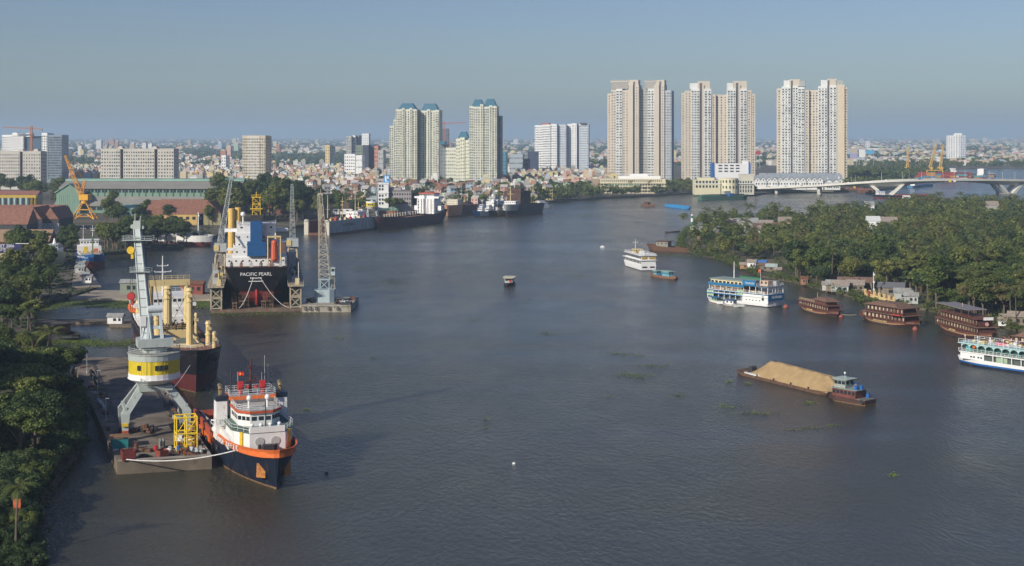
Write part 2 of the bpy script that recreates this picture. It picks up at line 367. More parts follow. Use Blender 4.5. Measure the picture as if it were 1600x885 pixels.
# ------------------------------------------------------------------ tug in the foreground
def tug():
    a = Vector((-64.3, 313, 0)); c = Vector((-43.4, 259.0, 0)); loc, rz, L = place(a, c); h = L/2
    T = thing('offshore_tug', 'orange and navy offshore tug with twin funnels moored at the pier end', 'tugboat', loc, rz)
    f = .50
    sheer = lambda u: 3.3 if u < f else 5.9+1.9*((u-f)/(1-f))**1.6
    deck = lambda u: 2.1 if u < f else 4.7+1.6*((u-f)/(1-f))**1.6
    band = lambda u: sheer(u)-1.35
    HB = hull(L, 13.6, sheer, deck, [(.35, 2), (.9, 3), (band, 0), (sheer, 1)], ts=.97, tw=.85, us=.1, ub=.52, pd=2.9, pw=1.7, rake=3.2, bluff=.5, dm=4, n=36); HB.build('hull', [NAVY, ORGH, MUCK, NAVY, DECKR], T)
    b = MB()                             # raised cargo rails aft
    for s in (1,-1):
        for k in range(11): x = -h+1+k*2.55; b.box((x, s*6.35, 3.9), (.25,.35,1.9))
        b.b2(-h+1, 0, s*6.1, s*6.6, 4.5, 4.9); b.b2(-h+1, 0, s*6.2, s*6.5, 3.3, 4.5)
    b.b2(-h+.6, -h+1, -6.4, 6.4, 3.2, 4.4)
    b.build('cargo_rail', mat('rust_red_paint', (.42,.085,.045), .6, var=.25, rust=.25, rcol=(.12,.05,.03)), T)
    b = MB()
    for s in (1,-1): b.path([(-h+3, s*5.3, 4.6), (-14, s*5.2, 4.8), (-2, s*5, 4.6)], .16); b.path([(-h+3, s*5.5, 3.6), (-2, s*5.3, 3.6)], .12)
    for k in range(9): b.tube((-h+4+k*2.6, 5.3, 2.1), (-h+4+k*2.6, 5.3, 4.6), .1); b.tube((-h+4+k*2.6, -5.3, 2.1), (-h+4+k*2.6, -5.3, 4.6), .1)
    b.build('deck_pipes', GREYP, T)
    b = MB()                             # winch and hatches
    b.tube((-3,-3,3.6), (-3,3,3.6), 1.3, n=14); b.b2(-4.4,-1.6,-3.6,-3,2.1,5); b.b2(-4.4,-1.6,3,3.6,2.1,5); b.build('towing_winch', ORG, T)
    rng = random.Random(3)
    for k in range(14):
        b = MB(); b.box((0,0,0), (rng.uniform(.8,2.4), rng.uniform(.6,1.8), .8), rng.random())
        if k % 3 == 0: b.tube((0,0,.4), (0,0,1.1), .35)
        b.build('deck_gear', RUST, T, loc=(rng.uniform(-h+3,-6), rng.uniform(-4.3,4.3), 2.5))
    # deckhouse
    def house(p, z0, z1, nm, m=WHITE): o = MB().prism(p, z0, z1).build(nm, m, T); return o
    house([(-.5,-5.6),(14.5,-5.6),(18.5,-3.4),(18.5,3.4),(14.5,5.6),(-.5,5.6)], 4.6, 8.7, 'deckhouse')
    house([(-1,-6.3),(12,-6.3),(12,6.3),(-1,6.3)], 4.7, 7.2, 'side_house')
    wh = house([(3,-4.1),(9.8,-4.1),(12.2,-2.1),(12.2,2.1),(9.8,4.1),(3,4.1)], 8.7, 11.35, 'wheelhouse')
    house([(2.7,-4.4),(10,-4.4),(12.6,-2.25),(12.6,2.25),(10,4.4),(2.7,4.4)], 11.35, 11.8, 'wheelhouse_roof', mat('band_red_orange', (.50,.09,.03), .5))
    RD = mat('roof_deck_grey', (.42,.44,.42), .7); MB().prism([(2.9,-4.1),(9.9,-4.1),(12.3,-2.1),(12.3,2.1),(9.9,4.1),(2.9,4.1)], 11.8, 11.86).build('roof_deck', RD, T); MB().b2(-1.6,3.7,-4.35,4.35,13.3,13.36).build('roof_deck', RD, T)
    rs = [((12.22, y, 10.35), R(90), .95, .75) for y in (-1.35, 0, 1.35)]
    for s in (1,-1):
        ang = atan2(2.0*s, -2.4); L2 = hypot(2.4, 2.0)
        for k in range(3): t = (k+.5)/3; rs.append(((12.2-2.4*t+.02, s*(2.1+2.0*t)+.02*s, 10.35), ang, .8, .75))
        rs += [((x, s*4.12, 10.35), 0, .9, .75) for x in (4.2, 5.8, 7.4, 8.9)]
    windows(wh, rs, depth=.1)
    dk = T
    b = MB(); b.prism([(-1,-6),(13.5,-6),(18.4,-3.3),(18.4,3.3),(13.5,6),(-1,6)], 8.72, 8.86)
    b.build('bridge_deck', DECKG, T)
    up = house([(-1.5,-4.2),(3,-4.2),(3,4.2),(-1.5,4.2)], 8.7, 12.6, 'upper_house')
    house([(-1.8,-4.6),(3.9,-4.6),(3.9,4.6),(-1.8,4.6)], 12.6, 13.3, 'upper_roof', ORGH)
    b = MB(); b.rail([(-1.8,-4.5,13.3),(3.8,-4.5,13.3),(3.8,4.5,13.3),(-1.8,4.5,13.3)], 1.2, close=True, bars=3)
    b.rail([(4,-4.2,11.8),(10,-4.2,11.8),(12.4,-2.2,11.8),(12.4,2.2,11.8),(10,4.2,11.8),(4,4.2,11.8)], 1.1, bars=3)
    b.rail([(-1,-6,8.86),(13.4,-5.9,8.86),(18.2,-3.3,8.86)], 1.1); b.rail([(-1,6,8.86),(13.4,5.9,8.86),(18.2,3.3,8.86)], 1.1)
    b.build('railing', RLW, T)
    b = MB(); b.prism([(17.9,-3.4),(18.6,-3.3),(18.6,3.3),(17.9,3.4)], 8.86, 9.9); b.build('breakwater', WHITE, T)
    for s in (1,-1):
        v = MB(); v.tube((18.5, s*1.5, 7.2), (18.62, s*1.5, 7.2), .85, n=18); o = v.build('round_vent', mat('vent_grey', (.45,.45,.43), .5), T)
        v = MB(); v.b2(18.3,18.62, s*3.9-.0, s*3.9+.45*s, 5, 8.9) if 0 else v.box((16.6, s*4.5, 7), (.8,.5,3.6), s*R(-29)); v.build('corner_post', YEL, T)
        fn = MB(); fn.box((1.5, s*6., 8.7), (3.2,2.3,7.6), taper=.9); o = fn.build('funnel', WHITE, T)
        tp = MB(); tp.box((1.5, s*6., 12.95), (3.1,2.3,1.), taper=.97); tp.build('funnel_top', NAVY, o)
        e = MB(); e.path([(1.2, s*6., 13.2),(1.2, s*6., 14.4),(.8, s*6., 14.9),(.1, s*6., 15.2)], .42, 10); e.build('exhaust_pipe', mat('brass_pipe', (.5,.38,.2), .35, .7), o)
        m = MB(); m.tube((2.6, s*2.2, 13.3), (2.6, s*2.2, 14.6), .45, n=10); m.tube((1.6, s*2.2, 15), (3.4, s*2.2, 15.2), .38, n=10); m.tube((2.3, s*2.2+.5, 15), (2.3, s*2.2-.5, 15), 1.0, n=14); m.tube((2.6,s*2.2-1.2*s,14.9), (3.3,s*2.2-1.6*s,14.9), .3)
        m.build('fire_monitor', REDP, T)
        l = MB(); l.tube((9.2, s*1.8, 11.8), (9.2, s*1.8, 13.6), .22); l.ball((9.5, s*1.8, 13.9), .55, 12); l.build('searchlight', WHITE, T)
        w = MB(); w.box((4.6, s*6.6, 8.2), (2.2,1.4,.16)); w.rail([(3.6,s*6.1,8.3),(3.6,s*7.5,8.3),(5.6,s*7.5,8.3),(5.6,s*6.1,8.3)], 1.1); w.build('side_platform', RLW, T)
        bt = MB(); bt.path([(-1, s*6.9, 6.3), (1, s*7.1, 6.6)], .5, 8); bt.path([(1.2,s*6.3,4.8),(1.4,s*7.1,8.4),(.8,s*7.7,8.4)], .15); bt.build('davit', WHITE, T)
    b = MB(); b.tube((1.4,0,13.3), (1.4,0,20.4), .32, .14, n=8); b.tube((1.4,-1.6,16.6),(1.4,1.6,16.6), .09); b.box((1.7,0,15.9),(.5,2.3,.35)); b.box((1.4,0,18.6),(.5,.9,.4)); b.tube((1.4,0,17.5),(-1,0,13.3),.08)
    b.build('main_mast', mat('mast_dark_red', (.09,.03,.025), .6, var=.5, sc=3), T)
    b = MB(); b.tube((-.5,-3.6,13.3), (-.5,-3.6,18), .12); b.tube((-.5,-4.2,17),(-.5,-3,17),.06); b.build('signal_mast', DARK, T)
    flag(T, .5, -2.4, 14.6, .75, 3.0, R(80))
    b = MB()
    for y, z in ((3.2,20.5),(3.9,18.6),(2.6,17.2)): b.tube((-.5,y,13.3), (-.5,y,z), .035, n=4)
    b.build('antenna', RLW, T)
    b = MB(); b.tube((19.4,0,5.2), (19.2,0,14.5), .17, .1); b.tube((19.3,0,10.2),(17.3,-2.6,7.9),.05,n=4); b.tube((19.3,0,10.2),(17.3,2.6,7.9),.05,n=4); b.tube((19.3,-.6,12.6),(19.3,.6,12.6),.05,n=4)
    b.build('foremast', DARK, T)
    b = MB()
    for y in (-3, -1.6, 1.6, 3): b.tube((21.6+abs(y)*-.3,y,5.7), (21.6+abs(y)*-.3,y,6.7), .28); b.tube((21.3-abs(y)*.3,y-.5,6.4),(21.3-abs(y)*.3,y+.5,6.4),.2)
    b.box((21.5,0,6.2),(1.6,2,1)); b.build('windlass', DARK, T)
    for y in (-2.6,-.9,.9,2.6): b = MB(); b.tube((16.6,y,8.8),(16.6,y,9.9),.3); b.ball((16.75,y,10.05),.38,8); b.build('cowl_vent', CLEAN, T)
    for s in (1,-1):                     # rust plates at the anchors
        b = MB(); b.box((h-1.75, s*2.35, 3.2), (1.9,.5,2.6), s*R(-50), taper=.9); b.build('anchor_pocket', mat('anchor_rust', (.42,.17,.04), .8, var=.4, sc=2), T)
    fender(T, [(6,-7.0,3.4),(0,-7,2.6),(-8,-6.9,2.4),(-16,-6.9,2.4),(10,6.6,3.6)])
    for o in T.children:
        if o.name.split('.')[0] not in ('hull','cargo_rail','deck_pipes','towing_winch','deck_gear','foremast','windlass','anchor_pocket','tyre_fender'): o.location.x += 2.6
    for s in (-1, 1):                    # name, letter by letter, round both bows
        wd = 'BOURA ZAFER'
        for k, ch in enumerate(wd):
            if ch == ' ': continue
            u = .60+(k if s < 0 else len(wd)-1-k)*.0235; t = .85
            f_ = lambda u: Vector((HB.xx(u,t), HB.hb(u,t)*s, sheer(u)-.72)); p = f_(u); d = f_(u+.01)-f_(u-.01); a = atan2(d.y, d.x); n_ = Vector((-d.y, d.x, 0)).normalized()*s
            text(ch, 1.35, CLEAN, T, p+n_*.34, (R(90), 0, a if s < 0 else a+pi), ext=.08)
    return T
TUG = tug()
# ------------------------------------------------------------------ ships and docks on the left bank
def block(T, x0, x1, y0, y1, z0, z1, m=WHITE, nm='deckhouse', wf=0, ws=0, wa=0, wz=None, wh=.8, ww=.7, roof=None, par=None):
    """a house with windows on its forward, side and aft faces"""
    o = MB().b2(x0, x1, y0, y1, z0, z1).build(nm, m, par or T)
    zs = wz if wz else [z0+(z1-z0)*.62]
    rs = []
    for z in zs:
        for k in range(wf): rs.append(((x1+.02, y0+(y1-y0)*(k+.5)/wf, z), R(90), ww, wh))
        for k in range(wa): rs.append(((x0-.02, y0+(y1-y0)*(k+.5)/wa, z), R(90), ww, wh))
        for k in range(ws):
            x = x0+(x1-x0)*(k+.5)/ws
            rs += [((x, y0-.02, z), 0, ww, wh), ((x, y1+.02, z), 0, ww, wh)]
    if rs: windows(o, rs)
    if roof: MB().b2(x0-.4, x1+.4, y0-.4, y1+.4, z1, z1+.25).build('roof', roof, par or T)
    return o
def post(T, x, y, z0, z1, r, m=CREAM, nm='mast_post', cap=True):
    b = MB(); b.tube((x,y,z0), (x,y,z1), r, r*.85, n=12)
    if cap: b.tube((x,y,z1), (x,y,z1+.8), r*1.15, r*.7, n=12); b.box((x+r,y,z1-1.2),(.8,1.2,.8)); b.tube((x,y,z1-3),(x,y,z1-2.7),r*1.15,n=12)
    return b.build(nm, m, T)
def ropes(T, segs, r=.06, m=RLW, nm='rigging'):
    b = MB()
    for a, c in segs: b.tube(a, c, r, n=4)
    return b.build(nm, m, T)
def cargo():
    a = Vector((-119, 472, 0)); c = Vector((-80, 356, 0)); loc, rz, L = place(a, c); h = L/2
    T = thing('cargo_ship', 'black and red cargo ship with cream derrick posts moored along the pier', 'cargo ship', loc, rz)
    sh = lambda u: 6.2 if u < .80 else 9.4+1.6*((u-.8)/.2)
    dk = lambda u: 5.0 if u < .80 else 8.6+1*((u-.8)/.2)
    rd = lambda u: 3.0+2.6*max(0, u-.2)**2
    hull(L, 18.5, sh, dk, [(.2,2),(rd,1),(sh,0)], ts=.85, tw=.4, us=.15, ub=.74, pd=2.8, pw=1.7, rake=3.2, srake=2, bluff=.6, dm=3, n=40).build('hull', [BLACKH, mat('deep_maroon_bottom', (.10,.02,.022), .6, var=.3, sc=.4, rust=.12, rcol=(.07,.04,.03), streak=.4), MUCK, DECKR], T)
    X = lambda D: (356-D)/.948+h         # distance row -> ship x
    s0, s1 = X(462), X(441)
    block(T, s0, s1, -8.2, 8.2, 5, 8.2, wf=8, ws=5, ww=.5, wh=.5)
    block(T, s0+1, s1-.6, -7, 7, 8.2, 11.2, wf=6, ws=5, ww=.5, wh=.5)
    w = block(T, s0+5, s1-1, -6.6, 6.6, 11.2, 14.4, wf=9, ws=4, ww=1., wh=.9, wz=[13.2], nm='wheelhouse')
    MB().b2(s1-4, s1-1.2, -9.6, 9.6, 11.2, 12.3).build('bridge_wing', WHITE, T)
    MB().rail([(s0+5,-6.5,14.4),(s1-1,-6.5,14.4),(s1-1,6.5,14.4),(s0+5,6.5,14.4)], 1.1, close=True).build('railing', RLW, T)
    fn = block(T, s0+1, s0+5, -2, 2, 11.2, 17, CREAM, 'funnel'); MB().b2(s0+1.2, s0+4.8, -1.8, 1.8, 17, 18).build('funnel_top', DARK, fn)
    mast(T, s1-4, -.5, 14.4, 27, .3, CLEAN, 'radar_mast', ((.6, 5),(.75,3.2),(.35,2)))
    for s in (-1,1):
        b = MB(); b.path([(s0+2, s*9., 9.6),(s0+3.2, s*9., 9.2),(s0+8.2, s*9., 9.2),(s0+9.4, s*9., 9.6)], 1.25, 10); b.box((s0+5.7,s*9.,10.3),(5,1.7,.8)); b.build('lifeboat', ORG, T)
        b = MB(); [b.path([(s0+x,s*8,5),(s0+x,s*9.6,11.4),(s0+x,s*8.9,11.9)], .18) for x in (2.5,9)]; b.build('davit', WHITE, T)
    # cargo gear
    D1 = X(430)
    b = MB(); b.tube((D1,-5.4,5),(D1,-5.4,19.4),.95,.85,n=12); b.tube((D1,5.4,5),(D1,5.4,19.4),.95,.85,n=12); b.b2(D1-.9,D1+.9,-6.3,6.3,19.2,21); b.rail([(D1-.9,-6.3,21),(D1+.9,-6.3,21),(D1+.9,6.3,21),(D1-.9,6.3,21)],1.2,close=True)
    b.build('goalpost_mast', CREAM, T)
    post(T, X(415), -1.6, 5, 20, 1.3); post(T, X(376), .6, 5, 23.5, .95); post(T, X(376), 5.6, 8, 14.5, .85); post(T, X(369), 6.3, 8.6, 12.6, .6); post(T, X(405), 5.5, 5, 13, .5); post(T, X(452), -7.6, 5, 11.5, .7)
    post(T, X(418), -4.5, 5, 13.5, .9)
    for k, D in enumerate((398, 383)):
        MB().b2(X(D)-7.5, X(D)+6, -6.2, 6.2, 5, 6.7).build('hatch_cover', mat('hatch_green', (.17,.19,.15), .8, var=.3, rust=.3), T)
    b = MB(); b.b2(X(415)-3.4, X(415)+3.4, -4.6, 4.6, 5, 8.2); b.rail([(X(415)-3.4,-4.6,8.2),(X(415)+3.4,-4.6,8.2),(X(415)+3.4,4.6,8.2),(X(415)-3.4,4.6,8.2)],1.1,close=True); b.build('mast_house', CREAM, T)
    b = MB(); b.b2(X(376)-2.6, X(376)+2.6, -4, 4, 5, 9.2); b.build('mast_house', CREAM, T)
    rg = random.Random(5)
    for k in range(7):
        x = X(415)+rg.uniform(-3,3); y = rg.uniform(-4,4); b = MB(); b.tube((x,y-.8,9),(x,y+.8,9),.7,n=10); b.b2(x-.9,x+.9,y-1.,y-.8,8.2,10); b.b2(x-.9,x+.9,y+.8,y+1.,8.2,10); b.build('winch', mat('winch_brown',(.14,.09,.05),.7,var=.4), T)
    for (x,y,x2,y2,z) in ((X(412),3.6,X(386),4.4,8.6),(X(412),-3.6,X(386),-4.4,8.6),(X(378),-3,X(398),-4.2,10.5),(X(378),3,X(398),4.2,10.5)):
        MB().tube((x,y,z),(x2,y2,7.6),.38,.26).build('derrick_boom', CREAM, T)
    ropes(T, [((X(415),-1.6,20.5),(X(386),4.4,7.8)),((X(415),-1.6,20.5),(X(386),-4.4,7.8)),((X(376),.6,24),(X(430),5.4,20)),((X(376),.6,24),(h-6,7,11)),((X(376),.6,24),(X(398),-4.2,8))], .05, DARK)
    MB().rail([(X(372),-7.6,9.6),(X(360),-3.5,10.6),(h+1,0,11.),(X(360),3.5,10.6),(X(372),7.6,9.6)],1.1).build('bow_railing', RLW, T)
    MB().tube((h-5,-1.6,9.2),(h-5,1.6,9.2),.9,n=12).build('windlass', DARK, T)
    b = MB(); b.tube((h-3.6,5.0,7.6),(h-3.2,5.4,7.6),.6); b.box((h-3,5.4,6.6),(.5,.5,1.6)); b.build('anchor', DARK, T)
    return T
cargo()
# floating dock with the big ship
def drydock():
    ax = Vector((-.17, .985, 0)); f = (P(330,488)+P(470,488))/2; rz = atan2(ax.y, ax.x)
    GR = mat('dock_green', (.07,.11,.08), .8, var=.4, sc=.8, rust=.4, rcol=(.13,.07,.04)); FR = mat('dock_frame', (.42,.36,.26), .7, var=.25, rust=.3)
    T = thing('floating_dock', 'rusty floating dry dock with braced wing walls holding the black hulled ship', 'dry dock', f, rz)
    W2 = 16.5
    MB().b2(0, 150, -W2, W2, -1.2, 1.1).build('dock_floor', mat('dock_floor', (.16,.12,.085), .9, var=.4, sc=.5, rust=.4), T)
    for s in (1,-1):
        o = MB().b2(5, 150, s*(W2-4), s*W2, 1.1, 9.3).build('wing_wall', mat('wing_wall_dark', (.05,.055,.05), .85, var=.4, rust=.4), T)
        b = MB()
        for y in (s*(W2-4), s*(W2-.2)):
            for x in (.3, 4.6): b.box((x, y, 5.2), (.5,.5,8.2))
        for z in (1.6, 5.2, 9.1):
            for x in (.3, 4.6): b.box((x, s*(W2-2.1), z), (.4,4.,.4))
            for y in (s*(W2-4), s*(W2-.2)): b.box((2.5, y, z), (4.5,.4,.4))
        for z in (1.6, 5.2):
            b.tube((.3,s*(W2-4),z),(.3,s*(W2-.2),z+3.6),.2,n=4); b.tube((.3,s*(W2-.2),z),(.3,s*(W2-4),z+3.6),.2,n=4)
        b.build('braced_tower', FR, T)
        MB().b2(1, 4.4, s*(W2-3.6), s*(W2-.6), 1.2, 4.4).build('tower_plate', GR, T)
        MB().b2(-1.2, 150, s*(W2-4.9), s*(W2+.9), 9.3, 9.7).build('walkway', FR, T)
        MB().rail([(-1.2, s*(W2-4.9), 9.7),(-1.2, s*(W2+.9), 9.7)],1.2).rail([(-1.2, s*(W2+.9), 9.7),(148, s*(W2+.9), 9.7)], 1.2, .05, 3).rail([(-1.2, s*(W2-4.9), 9.7),(148, s*(W2-4.9), 9.7)],1.2,.05,3).build('railing', FR, T)
        rg = random.Random(11+s)
        for k in range(9):
            x = 1+k*7+rg.uniform(0,4); q = rg.random(); b = MB(); b.box((0,0,1.1),(rg.uniform(1.4,3),rg.uniform(1.4,2.6),2.2))
            if q > .5: b.tube((0,0,2),(0,0,4.5),.25)
            b.build('dock_machinery', [CREAM, GREYP, GR, RUST][k % 4], T, loc=(x, s*(W2-2+rg.uniform(-1,1)), 9.7))
        MB().tube((2, s*(W2-1), 9.7), (2, s*(W2-1), 18), .12).build('lamp_post', RLW, T)
    rg = random.Random(2)
    for k in range(13):
        x, y = rg.uniform(1,9), rg.uniform(-11.5,11.5)
        if abs(y) < 2.5: continue
        b = MB(); hh = rg.uniform(1.2,2.6)
        for a in (-.7,.7):
            for c in (-.7,.7): b.box((x+a,y+c,1.1+hh/2),(.25,.25,hh))
        b.box((x,y,1.1+hh),(1.9,1.9,.35)); b.box((x,y,1.1+hh*.5),(1.6,1.6,.2)); b.build('timber_block', mat('old_timber', (.17,.10,.06), .9, var=.4), T)
    for y in (-5.5,-3.4,3.4,5.5,8):
        b = MB(); b.truss((4.5,y,1.1),(4.5,y,6.5),1.5,1.5,4,.1,(0,1,0)); b.build('scaffold_tower', mat('old_timber', (.17,.10,.06)), T)
    # ship: stern towards the camera
    so = f+ax*9; L = 138.; c = so+ax*(L/2)
    N = thing('bulk_carrier', 'large black hulled ship with white deckhouse and blue funnel sitting in the dry dock', 'cargo ship', (c.x, c.y, 0), rz); h = L/2
    sh = lambda u: 16.3+1.5*u*u; dk = lambda u: 15.9+1.5*u*u
    hull(L, 23.6, sh, dk, [(3.2,1),(5,1),(7.0,1),(10,0),(13,0),(sh,0)], ts=.97, tw=.03, us=.17, ub=.8, pd=2.6, pw=1.6, rake=3, srake=6.5, n=44, zb=1.9, ks=.55, dm=2).build('hull', [BLACKH, mat('red_bottom', (.24,.03,.028), .6, var=.3, sc=.3), DECKR], N)
    MB().box((-h-1.0, 0, 5), (3.2,.7,6.4)).build('rudder', mat('bright_red', (.50,.05,.04), .55, var=.2), N)
    b = MB()
    for k in range(4): b.box((-h+1.4, 0, 5), (.25, 1., 5.2)) if k == 0 else None
    b.tube((-h+2.4,0,5),(-h+1.,0,5),.7,.4); b.box((-h+1.5,0,5),(.3,5.2,.9)); b.build('propeller', mat('bronze', (.30,.2,.08), .4, .8), N)
    z0 = 16
    B0 = -h-4.5
    block(N, B0+6, B0+26, -11.2, 11.2, z0, 19.2, wa=9, ww=.6, wh=.6, ws=6, nm='lower_deckhouse')
    block(N, B0+7, B0+24, -8.2, 8.6, 19.2, 22.6, wa=6, ww=.6, wh=.6, ws=5)
    block(N, B0+8.5, B0+22, -7.3, 7.8, 22.6, 28.2, wa=5, ww=.55, wh=.55, wz=[24,26.8], ws=4)
    w = block(N, B0+9, B0+21, -7.3, 7.3, 28.2, 31.6, wa=4, ws=5, ww=.8, wh=.6, nm='wheelhouse')
    MB().b2(B0+16, B0+20, -12, 12, 28.2, 29.4).build('bridge_wing', CLEAN, N)
    MB().b2(B0+7, B0+19, -11, -7.3, 24.6, 24.8).b2(B0+7, B0+19, 7.8, 11, 21.8, 22).build('side_deck', CLEAN, N)
    for zz, y in ((22.6,8.6),(31.6,7.3),(19.2,11.2)):
        MB().rail([(B0+8,-y,zz),(B0+8,y,zz)],1.1,.06,3).rail([(B0+8,y,zz),(B0+21,y,zz)],1.1,.06,3).rail([(B0+8,-y,zz),(B0+21,-y,zz)],1.1,.06,3).build('railing', RLW, N)
    for (y0,z0_,y1,z1_) in ((-8,22.6,-4.5,27),(4.5,22.6,7.8,27.5),(3,19.2,6.4,22.4)):
        b = MB(); b.tube((B0+7.6,y0,z0_),(B0+7.6,y1,z1_),.14,n=4); b.tube((B0+8.3,y0,z0_),(B0+8.3,y1,z1_),.14,n=4)
        for k in range(8): t = k/7; b.box((B0+7.95,y0+(y1-y0)*t,z0_+(z1_-z0_)*t),(.7,.3,.06))
        b.build('outside_stair', GREYP, N)
    FB = mat('funnel_blue', (.012,.085,.24), .5, var=.12, sc=.6)
    fn = MB().b2(B0+4.6, B0+9.2, -3.7, 3.3, 19.8, 25.2).b2(B0+5, B0+9.4, -2.2, 2.2, 25.2, 33).build('funnel', FB, N)
    MB().b2(B0+5.05, B0+9.35, -2.15, 2.15, 33, 35).build('funnel_top', DARK, fn)
    b = MB(); b.truss((B0+12,0,31.6),(B0+12,0,41.5),3.2,2.6,4,.17,(1,0,0)); b.box((B0+12,0,37.2),(4,4.6,.3)); b.box((B0+12,0,41.6),(3,3.6,.3)); b.tube((B0+12,0,41.6),(B0+12,0,43.6),.12); b.tube((B0+12,-2,42.4),(B0+12,2,42.4),.1)
    b.build('yellow_mast', YEL, N)
    b = MB(); b.tube((B0+12,5,31.6),(B0+12,5,34.4),.25); b.ball((B0+12,5,35.2),.95,12); b.build('satellite_dome', CLEAN, N)
    for y, x, zt in ((9.8,30,36.5),(7.2,31.5,36.8)): post(N, B0+x, y, z0, zt, 1.45, mat('crane_yellow', (.72,.47,.12), .5, var=.1), 'crane_post', False)
    b = MB(); b.tube((B0+5.5,-6.6,18.6),(B0+5.5,-6.6,24.6),1.35,1.1,n=12); b.ball((B0+5.5,-6.6,24.6),1.2,12); b.ball((B0+5.5,-6.6,18.8),1.3,12); b.build('lifeboat', mat('boat_orange', (.55,.11,.05), .45), N)
    b = MB()
    for y in (-4.3,-9): b.tube((B0+4.5,y,16),(B0+4.5,y,27),.25); b.tube((B0+6.8,y,16),(B0+6.8,y,27),.22)
    b.box((B0+5.5,-6.6,27),(2.6,5.2,.5)); b.build('lifeboat_frame', CREAM, N)
    rg = random.Random(4)
    for k in range(6): MB().box((0,0,.7),(1.4,1.2,1.4)).tube((0,0,1),(0,0,2.2),.3).build('mooring_winch', [GREYP,RUST,DARK][k%3], N, loc=(B0+3+rg.uniform(-1,1), -9+k*3.6, z0))
    MB().rail([(B0-1.2,-11,16.4),(B0-1.2,11,16.4)],1.,.05,3).build('stern_railing', RLW, N)
    text('PACIFIC PEARL', 1.75, CLEAN, N, (-h-6.62, 0, 13.7), (R(90),0,R(-90)), ext=.06)
    text('PANAMA', 1.1, CLEAN, N, (-h-6.1, 0, 12.2), (R(90),0,R(-90)), ext=.06)
    b = MB()
    for (y0, y1, xx) in ((1,6.5,-11),(-1.5,-12,-13)):
        pts = []
        for k in range(11): t = k/10; pts.append((-h-6.6+t*(-1), y0+(y1-y0)*t, 11.2*(1-t)**1.6+1.3))
        b.path(pts, .1, 5)
    b.b2(-h-6.7,-h-6.5,-2.6,2.8,11,11.25); b.build('mooring_rope', RLW, N)
    # portal cranes on the wing walls
    for s, D0, nm, tip, lab in ((1, 52, 'dock_crane', (20,-4,49), 'grey dock crane with raised lattice jib on the left wing wall'), (-1, 74, 'dock_crane', (-4,.3,44.5), 'grey dock crane with upright lattice mast on the right wing wall')):
        q = f+ax*D0; n = Vector((-ax.y, ax.x, 0))*s*(W2-2); K = thing(nm, lab, 'crane', (q.x+n.x, q.y+n.y, 9.7), rz)
        b = MB()
        for x in (-2.6,2.6):
            for y in (-1.9,1.9): b.path([(x*1.2,y,0),(x*1.25,y,3.6),(x*.9,y,6.4),(x*.4,y*.8,7.8)], .42, 6)
        b.tube((0,0,7.4),(0,0,8.6),1.8,n=14); b.build('portal', FR, K)
        z = 8.6 if s > 0 else 8.6
        b = MB(); b.b2(-2.6,2.6,-2.4,2.4,z,z+3.4); b.build('machinery_house', GREYP, K)
        MB().b2(-2.9,-1.5,.6,2.6,z+.5,z+2.8).build('driver_cab', CREAM, K)
        b = MB(); b.truss((0,0,z+3.4),(tip[0],tip[1],tip[2]-9.7),2.4,.9,16 if s > 0 else 18,.11,(0,1,0)); b.build('jib', GREYP, K)
        if s > 0:
            b = MB(); b.truss((-1,0,z+3.4),(-1.6,0,z+9),1.8,1.2,4,.1,(0,1,0)); b.build('back_frame', GREYP, K)
            ropes(K, [((-1.6,0,z+9),(tip[0],tip[1],tip[2]-9.7))], .06, DARK, 'hoist_rope')
drydock()
